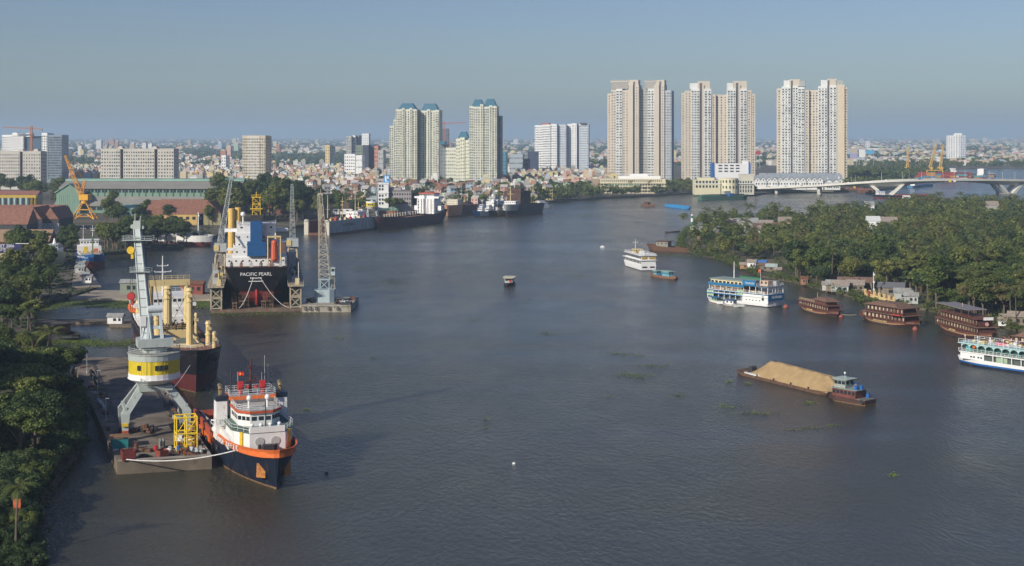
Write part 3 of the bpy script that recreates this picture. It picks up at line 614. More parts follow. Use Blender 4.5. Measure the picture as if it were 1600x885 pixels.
def bargecrane():
    a, c = P(471,488), P(548,488)
    T = thing('crane_barge', 'flat grey crane barge hung with tyres beside the dry dock', 'barge', ((a.x+c.x)/2, a.y, 0), 0)
    W2 = (c.x-a.x)/2
    b = MB(); b.profx([(0,-.8),(0,2.5),(27,2.5),(27,-.8)], -W2, W2); b.b2(-W2,W2,-.4,-.0-.002,2.1,2.6); b.build('hull', mat('barge_grey', (.36,.33,.27), .8, var=.25, sc=.6, rust=.35, rcol=(.12,.08,.05), streak=.3), T)
    fender(T, [(x,-.55,1.3) for x in (-W2+1.5,-W2+3.4,-W2+5.6,1.2,W2-4.6)], .5)
    rg = random.Random(8)
    for k in range(12): b = MB().box((0,0,.5),(rg.uniform(.8,2.6),rg.uniform(.8,2),rg.uniform(.7,1.5)), rg.random()).tube((0,0,.5),(.8,0,1.2),.2); b.build('deck_gear', [RUST,GREYP,DARK,CREAM][k%4], T, loc=(rg.choice([rg.uniform(-W2+1,-W2+3.4), rg.uniform(2.5,W2-1.2)]), rg.uniform(2,24), 2.5))
    MB().box((W2-2.2,4,2.9),(4,5,.6)).build('hatch', DARK, T)
    K = thing('floating_crane', 'pale blue octagonal crane house with tall lattice mast on the barge', 'crane', (Xt(507.5,530), 530, 2.5), 0)
    LB = mat('pale_blue_paint', (.38,.47,.50), .55, var=.08, rust=.12)
    MB().prism([(-3.8,-2.2),(-2.2,-3.4),(2.2,-3.4),(3.8,-2.2),(3.8,2.2),(2.2,3.4),(-2.2,3.4),(-3.8,2.2)], 0, 4.7).build('crane_house', LB, K)
    text('V', 1.2, DARK, K, (.3,-3.43,2.4), ext=.02)
    SG = mat('lattice_cream', (.45,.42,.33), .6, var=.15, rust=.2)
    b = MB()
    for x in (-1.9,1.9):
        for y in (-1.9,1.9): b.tube((x,y,4.7),(x,y,8.4),.2)
    b.box((0,0,8.4),(4.4,4.4,.3)); b.tube((-1.9,-1.9,4.7),(1.9,-1.9,8.4),.12); b.tube((1.9,-1.9,4.7),(-1.9,-1.9,8.4),.12); b.build('pylon_base', LB, K)
    b = MB(); b.truss((0,0,8.4),(-1.6,0,40),4.2,1.2,17,.13,(1,0,0)); b.truss((-1.6,0,22),(-2.2,-1.,40.6),1.2,.8,10,.08,(1,0,0)); b.build('lattice_mast', SG, K)
    b = MB(); b.box((-1.6,0,40.4),(1.8,1.6,.8)); b.tube((-1.6,0,40.6),(-1.6,0,42.4),.1); b.build('mast_head', SG, K)
    b = MB(); b.box((3.3,-1,11.5),(1.6,2,3)); b.build('driver_cab', LB, K); windows(K, [((3.3,-2.02,12),0,1.1,1.)])
    b = MB(); b.truss((3.2,0,4.7),(3.2,0,10.2),1.2,1.2,4,.09,(1,0,0)); b.build('cab_ladder', SG, K)
    ropes(K, [((-2.4,-1,40),(-2.6,-1.2,6)),((-1.8,0,40),(2.6,2,14))], .06, DARK, 'hoist_rope')
bargecrane()
def ship(name, label, cat, a, c, B, sheer, bands, mats, dm=0, **k):
    loc, rz, L = place(a, c); T = thing(name, label, cat, loc, rz)
    hull(L, B, sheer, k.pop('deck', lambda u: sheer(u)-1), bands, dm=dm, **k).build('hull', mats, T); return T, L
STEEL = mat('worn_steel', (.40,.42,.41), .7, var=.2, sc=.5, rust=.35, rcol=(.16,.10,.07), streak=.3)
BLUEH = mat('blue_hull', (.015,.10,.30), .5, var=.15, sc=.5, rust=.1)
# blue coaster moored at the yard quay
sh = lambda u: 4.5+3.2*max(0,(u-.6)/.4)**1.4
T, L = ship('coaster', 'small blue and rust red coaster with twin white masts moored bow out at the yard', 'cargo ship', Vector((-222,738,0)), P(146,422), 13.2, sh, [(.2,2),(lambda u: 2.4+1.9*max(0,(u-.5)/.5)**2,1),(sh,0)], [BLUEH, ANTI, MUCK, DECKR], 3, ub=.7, pd=3, pw=1.8, rake=2.)
h = L/2
block(T, -h+4, -h+15, -5.8, 5.8, 3.6, 8.2, wf=6, ws=5, ww=.6, wh=.6, wz=[5.4]); block(T, -h+6, -h+13, -4.5, 4.5, 8.2, 11, wf=6, ws=4, roof=CLEAN, nm='wheelhouse')
MB().b2(-h+15,h-14,-4.6,4.6,3.6,5).build('hatch_cover', STEEL, T); post(T, h-9, 0, 5, 15, .35, mat('mast_green',(.12,.2,.08),.6)); mast(T, h-9, 0, 15, 21, .2, CLEAN); mast(T, -h+12, -3, 11, 19, .15, CLEAN, rad=False)
MB().b2(-h+17,-h+19,-3,-1,5,8).build('deck_winch', YEL, T); MB().b2(-h+17,-h+19,2,4,5,7).build('deck_winch', ORG, T)
MB().rail([(h-12,-5,6.6),(h-4,-3,7.6),(h-4,3,7.6),(h-12,5,6.6)],1.,.07).build('railing', CREAM, T)
text('PHU HUNG 09', 1.3, CLEAN, T, (h-4.7,-4.9,5.9), (R(90),0,R(32)), ext=.05)
# red and white ship half behind the trees
sh = lambda u: 5.4+1.2*u
T, L = ship('survey_ship', 'white over red hulled ship with a thin white mast poking out beside the riverside trees', 'ship', Vector((-212,838,0)), Vector((-177,826,0)), 11, sh, [(2.6,1),(sh,0)], [WHITE, ANTI, STEEL], 2, ub=.7, pd=3)
post(T, L/2-8, 0, 5, 19, .4, WHITE, 'mast'); MB().b2(-10,2,-3,3,5,7).build('deckhouse', STEEL, T); MB().box((L/2-8,0,7),(5,4,1.6)).build('windlass', DARK, T)
# second floating dock and the red ship in it
a0, a1 = Vector((-118.8,917,0)), Vector((-92,982,0)); loc, rz, L = place(a0, a1)
T = thing('floating_dock', 'weathered pale grey floating dock with high side walls on the far bend', 'dry dock', loc, rz)
b = MB().b2(-L/2, L/2, -.0, 2.6, -1, 9.).build('side_wall', STEEL, T); b.rotation_euler=(0,0,0)
MB().b2(-L/2, L/2, 15.5, 18, -1, 9.).build('side_wall', mat('dock_rust_wall', (.13,.08,.06), .9, var=.3), T); MB().b2(-L/2-1, L/2, -.1, 18.1, -1, 1.2).build('dock_floor', RUST, T)
for y in (1.2, 16.8): MB().box((-L/2-.6, y, 4.6), (1.4,3.2,9.4)).tube((-L/2-.6,y,9),(-L/2-.6,y,10),1.7,1.4).build('end_tower', mat('bleached_cream', (.55,.52,.43), .8, var=.2, rust=.3), T)
for k in range(9): MB().box((0,0,.7),(2,1.4,1.4)).tube((0,0,1),(0,0,2.4+k%3),.25).build('dock_machinery', [CREAM,REDP,STEEL][k%3], T, loc=(-L/2+4+k*6.5,1.3,9))
text('U NOI 6.600 T', 2.6, DARK, T, (-9,-.06,5.6), (R(90),0,0), ext=.03)
n = Vector((-sin(rz), cos(rz), 0)); d = Vector((cos(rz), sin(rz), 0))
sh = lambda u: 8.5+1.5*u
T, L = ship('cargo_ship', 'brick red ship bow standing inside the grey floating dock', 'cargo ship', a0+n*9+d*62, a0+n*9+d*4, 11.5, sh, [(sh,0)], [mat('brick_red_hull', (.30,.05,.04), .7, var=.3), DECKR], 1, zb=1.4, ub=.6)
mast(T, 0, 0, 9, 24, .3, CREAM); mast(T, -18, 0, 9, 30, .45, mat('mast_tan',(.45,.38,.28),.6)); block(T,-L/2+3,-L/2+16,-4.5,4.5,8.5,13,wf=5); MB().box((8,0,9.6),(8,6,1.6)).build('hatch_cover', RUST, T)
# dark red ship with white bridge
MAR = mat('dark_maroon_hull', (.085,.02,.028), .6, var=.2, sc=.3, rust=.15, rcol=(.05,.03,.03))
sh = lambda u: 7.+(1.8*max(0,(u-.72)/.28)**.5 if u > .72 else 0)+2.4*max(0,(.16-u)/.16)
T, L = ship('cargo_ship', 'unladen dark maroon cargo ship with tall ribbed white bridge block', 'cargo ship', Vector((-56,1064,0)), P(590,359), 15, sh, [(1.2,1),(sh,0)], [MAR, mat('maroon_boot', (.11,.05,.05), .7), DECKR], 2, ub=.8, pd=3, srake=3)
h = L/2
o = block(T,-h+10,-h+21,-7,7,7,18.4, wz=[9,11.3,13.6,15.9], wf=6, ww=.6, wh=.7)
b = MB()
for y in (-6.6,-4,-1.3,1.3,4,6.6): b.tube((-h+21.3,y,7),(-h+21.3,y,18),.55,n=8)
b.build('wall_rib', CLEAN, o)
block(T,-h+11,-h+20,-10,10,18.4,19.8,nm='bridge_wing'); block(T,-h+12,-h+20,-6,6,19.8,21.6,wf=9,ww=1.1,nm='wheelhouse'); MB().b2(-h+11.6,-h+20.4,-6.4,6.4,21.6,22.4).build('red_roof', mat('roof_red', (.5,.10,.06), .7), T)
for y in (-9.4,9.4): MB().b2(-h+13,-h+18,y-1.6,y+1.6,9.4,12.8).build('side_cabin', CLEAN, T)
for k in range(13): MB().tube((0,0,0),(0,0,2.2),.35).box((0,0,2.3),(1.2,1,.5)).build('deck_stanchion', mat('bleached_cream',(.5,.5,.4)), T, loc=(-h+25+k*4.2,-6.6,6.6))
# row of ships under the town
sh = lambda u: 7.5+2*u
T, L = ship('coaster', 'cargo ship with rust streaked orange bow at the town quay', 'cargo ship', Vector((-34,1182,0)), P(700,339), 13, sh, [(.5,1),(lambda u: sh(u) if u < .72 else .6,0),(sh,2)], [MAR, MUCK, mat('rusty_orange_bow', (.62,.32,.18), .8, var=.3, sc=.8, rust=.3, rcol=(.3,.10,.04)), DECKR], 3, ub=.72, pd=2.6, rake=4)
h = L/2; block(T, h-20, h-10, -4.6, 4.6, 8, 13.4, mat('cream_white',(.66,.62,.48),.6,var=.1), wf=5, ww=.6,wh=.6, wz=[10,12]); mast(T, h-24, 3, 8, 24, .3, GREYP)
for i, (x, y, m, lab, w) in enumerate(((741,339,BLUEP,'small blue trimmed workboat, leftmost in the row between two coasters',5.5),(752,339.5,GREYP,'grey hulled small boat second in the row between two coasters',5),(765,338.5,NAVY,'dark navy boat with white uprights in the row of moored ships',7),(779,338.,mat('khaki_hull',(.26,.22,.13),.7,var=.3,rust=.4),'khaki rusty hulled boat beside the dark coaster with the rusty block',6.5))):
    c = P(x, y); sh = lambda u: 3.2+1.6*u
    T, L = ship('workboat', lab, 'boat', c+Vector((10,27,0)), c, w, sh, [(.6,1),(sh,0)], [m, MUCK, STEEL], 2, ub=.6)
    block(T, -8, 2, -w*.36, w*.36, 3.4, 6.6, CLEAN, wf=4, ws=4, ww=.8, roof=[BLUEP,STEEL,DARK,STEEL][i]); block(T, -6, 0, -w*.25, w*.25, 6.8, 9, CLEAN if i != 2 else DARK, wf=3, ww=.8, nm='wheelhouse'); mast(T, -3, 0, 9, 14+2*(i%2), .15, CLEAN)
    if i == 2: [MB().box((6,y,5.2),(.5,.5,4)).build('white_upright', CLEAN, T) for y in (-2.6,0,2.6)]
for i, (x, D, w, lab) in enumerate(((757,1185,9,'grey naval looking vessel with rounded white deck tents moored behind the small boats'),(776,1200,9,'vessel with a dark mast house and white domes moored behind the khaki boat'))):
    c = Vector((Xt(x,D), D, 0)); sh = lambda u: 5.
    T, L = ship('moored_vessel', lab, 'ship', c+Vector((14,30,0)), c, w, sh, [(sh,0)], [STEEL, STEEL], 1, ub=.6)
    block(T,-10,6,-3.6,3.6,5,9,CLEAN,wf=4,ws=6); block(T,-6,2,-3,3,9,13,STEEL,wf=4,nm='wheelhouse'); mast(T,-2,0,13,20,.3,DARK if i else GREYP)
    for k in range(3): MB().ball((0,0,0),1.5,10).build('white_dome', CLEAN, T, loc=(4-k*4,2-k*2,9.6+(k==1)*4))
sh = lambda u: 8.2+1.6*u
T, L = ship('coaster', 'black coaster carrying a huge rusty box structure, outermost of the town quay row', 'cargo ship', Vector((22,1192,0)), P(792,338.5), 14, sh, [(.8,1),(lambda u: sh(u) if u < .86 else 4.5,0),(sh,2)], [mat('dull_black_hull',(.03,.03,.04),.6,var=.3), ANTI, mat('sunlit_bow',(.34,.36,.34),.7,var=.3), DECKR], 3, ub=.74, pd=2.6, rake=3)  # bow top coloured paler to paint in its lit patch
h = L/2; mast(T, h-12, -2, 9, 26, .45, CREAM, arms=((.5,5),)); mast(T, -h+6, -2, 9, 24, .4, CREAM, arms=()); block(T,h-14,h-6,-5,5,9,12,CLEAN,wf=6,ws=4)
MB().b2(-22,0,-17,-2,8,18.8).b2(-18,-10,-14,-6,18.8,20.8).build('rusty_structure', mat('rust_block',(.075,.042,.034),.9,var=.4,sc=.3,rust=.4), T)
for k in range(5): MB().b2(0,2,-1.3,-1.,0,4.5).build('rib_plate', RUST, T, loc=(-20+k*4.6,-16.1,12))
c = P(842,326); sh = lambda u: 2.8
T, L = ship('white_launch', 'white passenger launch moored alone right of the row of coasters', 'boat', c+Vector((10,12,0)), c+Vector((-8,-4,0)), 6, sh, [(sh,0)], [CLEAN, CLEAN], 1, ub=.5); block(T,-8,6,-2.4,2.4,2.6,5,CLEAN,ws=7,wf=3,ww=1); block(T,-5,2,-2,2,5,6.6,CLEAN,wf=3)
# ------------------------------------------------------------------ pier, portal crane, jetties
PZ = 2.5
pa, pb, pc, pd_ = P(183,742), P(331,733), Vector((-103.5,397,0)), Vector((-124.5,397,0))
QM = mat('pier_concrete', (.19,.155,.115), .9, var=.35, sc=.16, rust=.42, rcol=(.105,.08,.058), streak=1)
b = MB(); b.prism([(v.x,v.y) for v in (pa,pb,pc,pd_)], -1, PZ)
PIER = tag(b.build('pier', QM), 'long stained concrete shipyard pier under the yellow and grey crane', 'pier')
ux = (pc-pb).normalized(); uy = Vector((-ux.y, ux.x, 0))        # along the pier, to the left
prz = atan2(ux.y, ux.x)
def Q(s, t, z=PZ):                                  # s m from the near end along the right edge, t m in from the right edge
    v = pb+ux*s+uy*t; return (v.x, v.y, z)
b = MB()
for t in (2.2, 14.2): b.tube(Q(2,t,PZ+.06), Q(122,t,PZ+.06), .12, n=4); b.tube(Q(2,t+.5,PZ+.06), Q(122,t+.5,PZ+.06), .08, n=4)
b.build('crane_rail', DARK, PIER)
b = MB(); b.box((0,0,0),(1,1,1))
for s0, s1, t, w in ((0,.45,0,0),): pass
MB().prism([(v[0],v[1]) for v in (Q(0,.02),Q(118,.02),Q(118,.5),Q(0,.5))], PZ, PZ+.3).build('kerb', CONC, PIER)
e0 = Vector(pa)+(pb-pa).normalized()*.1
MB().prism([(e0.x,e0.y+.05),(pb.x-.3,pb.y+.05),(pb.x-.45,pb.y+.6),(e0.x+.1,e0.y+.65)], PZ, PZ+.28).build('kerb', CONC, PIER)
for k in range(9): v = Q(3+k*13,1.3); MB().tube((v[0],v[1],PZ),(v[0],v[1],PZ+.6),.28,n=8).tube((v[0],v[1],PZ+.6),(v[0],v[1],PZ+.75),.4,n=8).build('bollard', DARK, PIER)
def rope(name, label, pts, r=.09, m=RLW): tag(MB().path(pts, r, 6).build(name, m), label, 'rope')
def sag(a, c, s, n=12): return [Vector(a).lerp(Vector(c), k/n)-Vector((0,0,s*4*(k/n)*(1-k/n))) for k in range(n+1)]
rope('mooring_rope', 'long white mooring rope sagging from the tug bow to the near corner of the pier', sag((pa.x+1.2,pa.y+.3,2.9), (-49.4,266.2,6.3), 1.3), .11)
rope('mooring_rope', 'thin mooring rope from the black cargo ship bow down to the pier', sag((-80.5,362,10), Q(66,1.3,3), 1), .07)
def portal_crane():
    o = Vector(Q(24.5, 8.4)); T = thing('portal_crane', 'tall grey portal crane with a yellow banded round cabin on the pier', 'crane', o, prz)
    G = mat('crane_grey', (.40,.45,.43), .55, var=.1, sc=.8, rust=.15, rcol=(.3,.22,.15), streak=.4)
    JG = mat('jib_pale', (.56,.62,.62), .5, var=.08, sc=.8, rust=.12, rcol=(.3,.25,.18), streak=.4); hw, hl = 6.3, 4.6
    for sx in (-1,1):
        for sy in (-1,1):
            b = MB(); c = [(sx*1.6, sy*2.6, 10.4), (sx*hl*.82, sy*hw*.98, 5.4), (sx*hl, sy*hw, .8)]; ws = (1.9, 1.75, .95); ds = (1.3,1.2,.9)
            for i in range(2):
                vs = []
                for (x,y,z), w, d in ((c[i+1],ws[i+1],ds[i+1]), (c[i],ws[i],ds[i])): vs += [(x-d/2,y-w/2,z),(x+d/2,y-w/2,z),(x+d/2,y+w/2,z),(x-d/2,y+w/2,z)]
                b.add(vs, [(0,3,2,1),(4,5,6,7),(0,1,5,4),(1,2,6,5),(2,3,7,6),(3,0,4,7)])
            lg = b.build('leg', G, T)
            MB().box((sx*hl, sy*hw, .75), (3.2,.9,.9)).tube((sx*hl-1,sy*hw-.3,.35),(sx*hl-1,sy*hw+.3,.35),.35).tube((sx*hl+1,sy*hw-.3,.35),(sx*hl+1,sy*hw+.3,.35),.35).build('wheel_bogie', DARK, lg)
            if sy > 0: MB().b2(sx*hl-.55,sx*hl+.55,sy*hw-.6,sy*hw+.6,1.4,2.1).build('red_band', mat('band_red',(.5,.08,.04),.6), lg); MB().b2(sx*hl-.56,sx*hl+.56,sy*hw-.61,sy*hw+.61,3.,3.6).build('yellow_band', YEL, lg)
    MB().prism([(3.4,-3.4),(3.4,3.4),(-3.4,3.4),(-3.4,-3.4)], 9.6, 10.6).tube((0,0,10.6),(0,0,11.),2.6,n=20).build('portal_top', G, T)
    for s in (-1,1): MB().b2(-hl+.5,hl-.5,s*hw*.97-.3,s*hw*.97+.3,5.9,6.7).build('leg_beam', G, T)
    n = 28
    def ring(r, z): return [(r*cos(2*pi*k/n)*.98, r*sin(2*pi*k/n), z) for k in range(n)]
    def drum(levels, nm, m, par=T):
        b = MB(); R_ = [ring(r, z) for r, z in levels]; vs = sum(R_, [])
        fs = [(j*n+i, j*n+(i+1) % n, (j+1)*n+(i+1) % n, (j+1)*n+i) for j in range(len(R_)-1) for i in range(n)]
        b.add(vs, fs+[tuple(range(n-1,-1,-1)), tuple(range(len(vs)-n, len(vs)))]); return b.build(nm, m, par)
    c = drum([(3.4,10.9),(4.7,11.6),(5.3,11.9),(5.3,13.1)], 'cabin_underside', CLEAN)
    c1 = drum([(5.22,13.1),(5.22,15.9)], 'cabin_band', mat('cabin_yellow', (.78,.60,.03), .5, var=.1, sc=2, planks=1.2))
    drum([(5.3,15.9),(5.3,17.1)], 'cabin_upper', G); drum([(5.45,17.1),(5.45,17.35)], 'cabin_roof', mat('roof_grey', (.36,.37,.34), .8, var=.2, rust=.2))
    drum([(5.4,12.),(5.4,12.15)], 'trim_ring', CLEAN)
    rs = []
    base = atan2(-o.y, -o.x)-prz
    for da in (-.62, .10, .29, .48): a = base+da; rs.append(((5.18*cos(a), 5.24*sin(a), 14.6), a+pi/2, .75, 1.))
    windows(c1, rs, depth=.16)
    b = MB(); pts = [(5.2*cos(2*pi*k/16), 5.25*sin(2*pi*k/16), 17.35) for k in range(16)]; b.rail(pts, 1.15, .05, 2.2, 3, close=True); b.build('roof_railing', G, T)
    b = MB(); b.b2(-6.3,-4.2,-.6+2.6,.6+2.6,11.4,11.5).rail([(-6.3,2,11.5),(-6.3,3.2,11.5),(-4.2,3.2,11.5)],1.).build('landing', G, T)
    MB().prism([(-3,-3.6),(2.2,-4.2),(3.6,-2.6),(3.6,2.2),(1.8,3.6),(-3,3.6)], 18.6, 20.2).tube((0,0,17.35),(0,0,18.6),2.4,n=16).build('slewing_platform', G, T)
    # A-frame, tower jib raised
    b = MB()
    for s in (-1,1): b.add([(-1.4,s*1.5-.3,20.2),(.2,s*1.5-.3,20.2),(-.1,s*1.1-.25,25.5),(-1.1,s*1.1-.25,25.5),(-1.4,s*1.5+.3,20.2),(.2,s*1.5+.3,20.2),(-.1,s*1.1+.25,25.5),(-1.1,s*1.1+.25,25.5)], [(0,1,2,3),(7,6,5,4),(0,4,5,1),(1,5,6,2),(2,6,7,3),(3,7,4,0)])
    for z in (22.4, 25.2): b.box((-.6,0,z),(.8,2.6,.6))
    b.tube((-.6,-1.4,26.3),(-.6,1.4,26.3),.8,n=14); b.build('a_frame', mat('frame_pale', (.60,.66,.68), .5, var=.06), T)
    # jib in world-left direction
    left = Vector((-1,0,0)); rotm = Matrix.Rotation(-prz, 3, 'Z')
    def lv(wx, wy, z): v = rotm @ Vector((wx, wy, 0)); return Vector((v.x, v.y, z))
    j0, j1 = lv(-1.2,-.5,19.6), lv(-3.4,-.4,43)
    b = MB(); d = (j1-j0); a1 = rotm @ Vector((1,0,0)); a2 = rotm @ Vector((0,1,0)); cs = []
    for s1, s2 in ((-1,-1),(1,-1),(1,1),(-1,1)): cs.append((j0+a1*s1*1.0+a2*s2*1.0, j1+a1*s1*.62+a2*s2*.62))
    for p, q in cs: b.tube(p, q, .2, .15, 6)
    b.build('jib_chord', JG, T)
    b = MB(); vs = []
    for t in (0, 1): vs += [cs[k][t]*.97+(j0,j1)[t]*.03 for k in range(4)]
    b.add(vs, [(0,1,5,4),(1,2,6,5),(2,3,7,6),(3,0,4,7),(4,5,6,7)]); b.build('jib', JG, T)
    for k in range(1, 13):
        t = k/13; p = j0.lerp(j1, t); w = 1.08-.42*t; MB().box((0,0,0), (w*2+.1, w*2+.05, .12)).build('jib_rung', mat('rung_grey', (.25,.28,.27), .6), T, loc=p).rotation_euler = (0,0,-prz)
    for t, w in ((.62,2.2),(.9,3.2)):
        p = j0.lerp(j1, t); o2 = MB().box((0,0,0),(w*2,3.,.12)).rail([(-w,-1.5,0),(w,-1.5,0),(w,1.5,0),(-w,1.5,0)],.9,.05,close=True).build('jib_platform', G, T, loc=p); o2.rotation_euler = (0,0,-prz)
    h = MB(); h.box((0,0,.8),(1.5,1.2,1.8)); h.tube((-.5,0,1.6),(-.5,0,3.1),.12); h.tube((.5,0,1.5),(.7,0,2.7),.1); h.tube((-1.0,-.3,.5),(-1.0,.3,.5),.45,n=14); h.tube((1.0,-.3,.3),(1.0,.3,.3),.4,n=14)
    h.build('jib_head', G, T, loc=j1).rotation_euler = (0,0,-prz)
    for z in (38.6, 33.0): MB().tube((-.3,-.4,0),(-.3,.4,0),.8,n=12).box((0,0,-1.),(.5,.5,1.6)).build('hook_block', REDP if z < 35 else YEL, T, loc=lv(-4.3,-1,z-4 if z < 35 else z)).rotation_euler = (0,0,-prz)
    b = MB()
    for x in (-4.3,-4.7): b.tube(lv(x,-1,43), lv(x,-1,26), .045, n=4)
    for x in (.7,1.0): b.tube(j1+a1*x, Vector((-.6,.4,26.3)), .045, n=4); b.tube(j1+a1*(x+1), lv(2.2,0,20), .045, n=4)
    b.build('hoist_rope', DARK, T)
    b = MB(); b.tube(lv(-2.6,-1.4,18),lv(-1.5,-1.6,24),.12); b.box(lv(-2.,-1.4,23.8),(1.2,1.2,2.)); b.build('driver_cab', CLEAN, T)
portal_crane()
# clutter on the pier
def yellow_frame():
    v = Q(8.5, 3.9); T = thing('scaffold_frame', 'tall bright yellow steel frame standing on the pier beside the tug', 'steel frame', v, prz)
    b = MB(); r = .14
    for x in (-1.7,1.7):
        for y in (-2,0,2): b.tube((x,y,0),(x,y,6.6),r,n=6)
    for z in (.3,3.3,6.5):
        b.tube((-1.7,-2,z),(-1.7,2,z),r); b.tube((1.7,-2,z),(1.7,2,z),r)
        for y in (-2,0,2): b.tube((-1.7,y,z),(1.7,y,z),r)
    for y in (-2,0): b.tube((-1.7,y,.3),(-1.7,y+2,3.3),.08); b.tube((-1.7,y+2,3.3),(-1.7,y,6.5),.08)
    b.build('frame', mat('bright_yellow',(.80,.58,.03),.5,var=.08), T)
    for k in range(7): MB().box((.3,-1,.6+k*.75),(1.8,1.6,.12)).build('tread', YEL, T)
yellow_frame()
def pile(name, label, cat, s, t, n, R_, m, seed, mx=1.2, shp='box'):
    v = Q(s, t); T = thing(name, label, cat, v, prz); rg = random.Random(seed)
    for k in range(n):
        b = MB(); q = rg.random()
        if shp == 'mix' and q > .5: b.tube((-.7,0,0),(.7,0,0),rg.uniform(.2,.45),n=10)
        elif shp == 'ring': b.tube((0,0,-.3),(0,0,.3),.5,n=12)
        else: b.box((0,0,0),(rg.uniform(.5,mx),rg.uniform(.4,mx),rg.uniform(.3,.9)),rg.random()*3,taper=rg.uniform(.7,1))
        r = R_*rg.random(); a = rg.random()*6.3
        o = b.build('scrap_piece', m[k % len(m)], T, loc=(r*cos(a), r*sin(a), .35+(R_-r)*.35*rg.random())); o.rotation_euler = (rg.uniform(-.4,.4), rg.uniform(-.4,.4), rg.random()*3)
SCR = mat('scrap_brown', (.12,.06,.035), .9, var=.5, sc=3)
pile('scrap_heap', 'heap of brown rusty scrap in the middle of the pier under the crane', 'scrap', 28, 10, 34, 2.8, [SCR, RUST, DARK], 1)
pile('gear_pile', 'jumble of drums and machine parts between the yellow frame and tug', 'gear pile', 13.5, 2.0, 22, 2.3, [DARK, STEEL, RUST, BLUEP, CREAM], 3, shp='mix')
pile('gear_pile', 'loose dark gear and pipes at the near right corner of the pier', 'gear pile', 3.6, 3.2, 20, 2.6, [DARK, RUST, GREYP, BROWN], 4, shp='mix')
pile('gear_pile', 'scattered rusty plates by the tug stern on the pier edge', 'gear pile', 19, 1.6, 16, 2, [RUST, DARK, SCR], 5)
pile('gas_bottles', 'cluster of upright dark gas bottles left of the yellow frame', 'gas bottles', 9.5, 8.2, 1, .1, [DARK], 6)
for k in range(8): v = Q(10+(k%4)*.55, 8.0+(k//4)*.6); tag(MB().tube((0,0,0),(0,0,1.5),.22,n=8).tube((0,0,1.5),(0,0,1.75),.1,n=6).build('gas_cylinder', [DARK,STEEL][k%2], None, loc=v), 'grey and dark gas cylinder in the upright rack left of the yellow frame', 'gas cylinder', 'gas cylinders on the pier')
def skip(name, label, s, t, sz, m, rz=0., ribs=True):
    T = thing(name, label, name.replace('_',' '), Q(s, t), prz+rz); x, y, z = sz
    b = MB(); b.b2(-x/2,x/2,-y/2,y/2,.1,.25)
    for q in (-1,1): b.b2(q*x/2-.06,q*x/2+.06,-y/2,y/2,.1,z); b.b2(-x/2,x/2,q*y/2-.06,q*y/2+.06,.1,z)
    b.build('bin_body', m, T)
    if ribs:
        for k in range(4): MB().b2(-x/2+x*(k+.5)/4-.08,-x/2+x*(k+.5)/4+.08,-y/2-.14,-y/2-.06,.1,z).build('rib', m, T)
    MB().b2(-x/2+.2,x/2-.2,-y/2+.2,y/2-.2,.3,z*.7).build('contents', SCR, T)
skip('scrap_bin', 'dark red scrap bin at the near left end of the pier', 2.3, 15.6, (2.2,2.4,1.9), mat('dark_red_bin',(.16,.03,.025),.7,var=.3), .1)
skip('scrap_bin', 'open dull red bin near the front edge of the pier by the frame', 2.6, 9.2, (1.8,1.8,1.4), mat('bin_red',(.2,.045,.03),.8,var=.3), .4)
def sheds():
    v = Q(14.5,16.2); T = thing('welding_shed', 'small teal open shed with rusty roof on the pier left edge', 'shed', v, prz)
    b = MB()
    for x in (-1.1,1.1):
        for y in (-1.5,1.5): b.box((x,y,1),(.15,.15,2))
    b.box((0,0,.35),(2.2,3,.7)); b.box((-1.05,0,1.2),(.1,3,1.2)); b.build('frame', mat('teal_paint',(.02,.22,.22),.6), T)
    MB().box((.3,0,2.2),(3.6,4,.12)).build('roof', mat('rust_roof',(.22,.12,.06),.9,var=.4), T)
    MB().box((0,-.6,1.),(1.2,1,.6)).build('welding_set', CLEAN, T)
sheds()
for i,(s,t,col,lab) in enumerate(((8.2,9.8,REDP,'red oil drum standing alone in the middle of the near pier'),(6.6,8.,CLEAN,'white coil of hose on the pier left of the yellow frame'),(6.2,5.6,BLUEP,'blue drum at the foot of the yellow frame'),(16.5,4.4,CLEAN,'white chest on the pier beyond the yellow frame'),(3.4,12.6,DARK,'black cable drum near the front left of the pier'),(12,13.2,RUST,'rusty valve body beside the crane near leg'))):
    b = MB(); 
    if i in (1,4):
        for k in range(12): a,c=2*pi*k/12,2*pi*(k+1)/12; b.tube((.8*cos(a),.8*sin(a),.3),(.8*cos(c),.8*sin(c),.3),.28,n=6)
    elif i == 3: b.box((0,0,.5),(1.6,1.1,1)).box((0,0,1.05),(1.7,1.2,.12))
    else: b.tube((0,0,0),(0,0,1.1),.42,n=12).tube((0,0,.5),(0,0,.56),.46,n=12).tube((0,0,1.1),(0,0,1.14),.36,n=12)
    tag(b.build(['drum','hose_coil','drum','chest','cable_drum','valve_body'][i], col, None, loc=Q(s,t)), lab, ['drum','hose','drum','chest','cable drum','valve'][i])
v = Q(60,16.6); tag(MB().tube((-6,0,.5),(6,0,.5),.42,n=10).box((-4,0,.1),(.4,1.2,.3)).box((4,0,.1),(.4,1.2,.3)).build('steel_pipe', GREYP, None, loc=v), 'long pale pipe lying along the left edge of the pier', 'pipe').rotation_euler = (0,0,prz+.06)
for k,(s,t) in enumerate(((100,15.6),(90,15.4))):
    b = MB()
    for j in range(12): a,c=2*pi*j/12,2*pi*(j+1)/12; b.tube((0,1.1*cos(a),1.1+1.1*sin(a)),(0,1.1*cos(c),1.1+1.1*sin(c)),.35,n=6)
    tag(b.build('tyre', DARK, None, loc=Q(s,t)), ['black tyre leaning at the far left edge of the pier','nearer black tyre leaning on the left pier edge'][k], 'tyre').rotation_euler=(0,.5,prz+1.2)
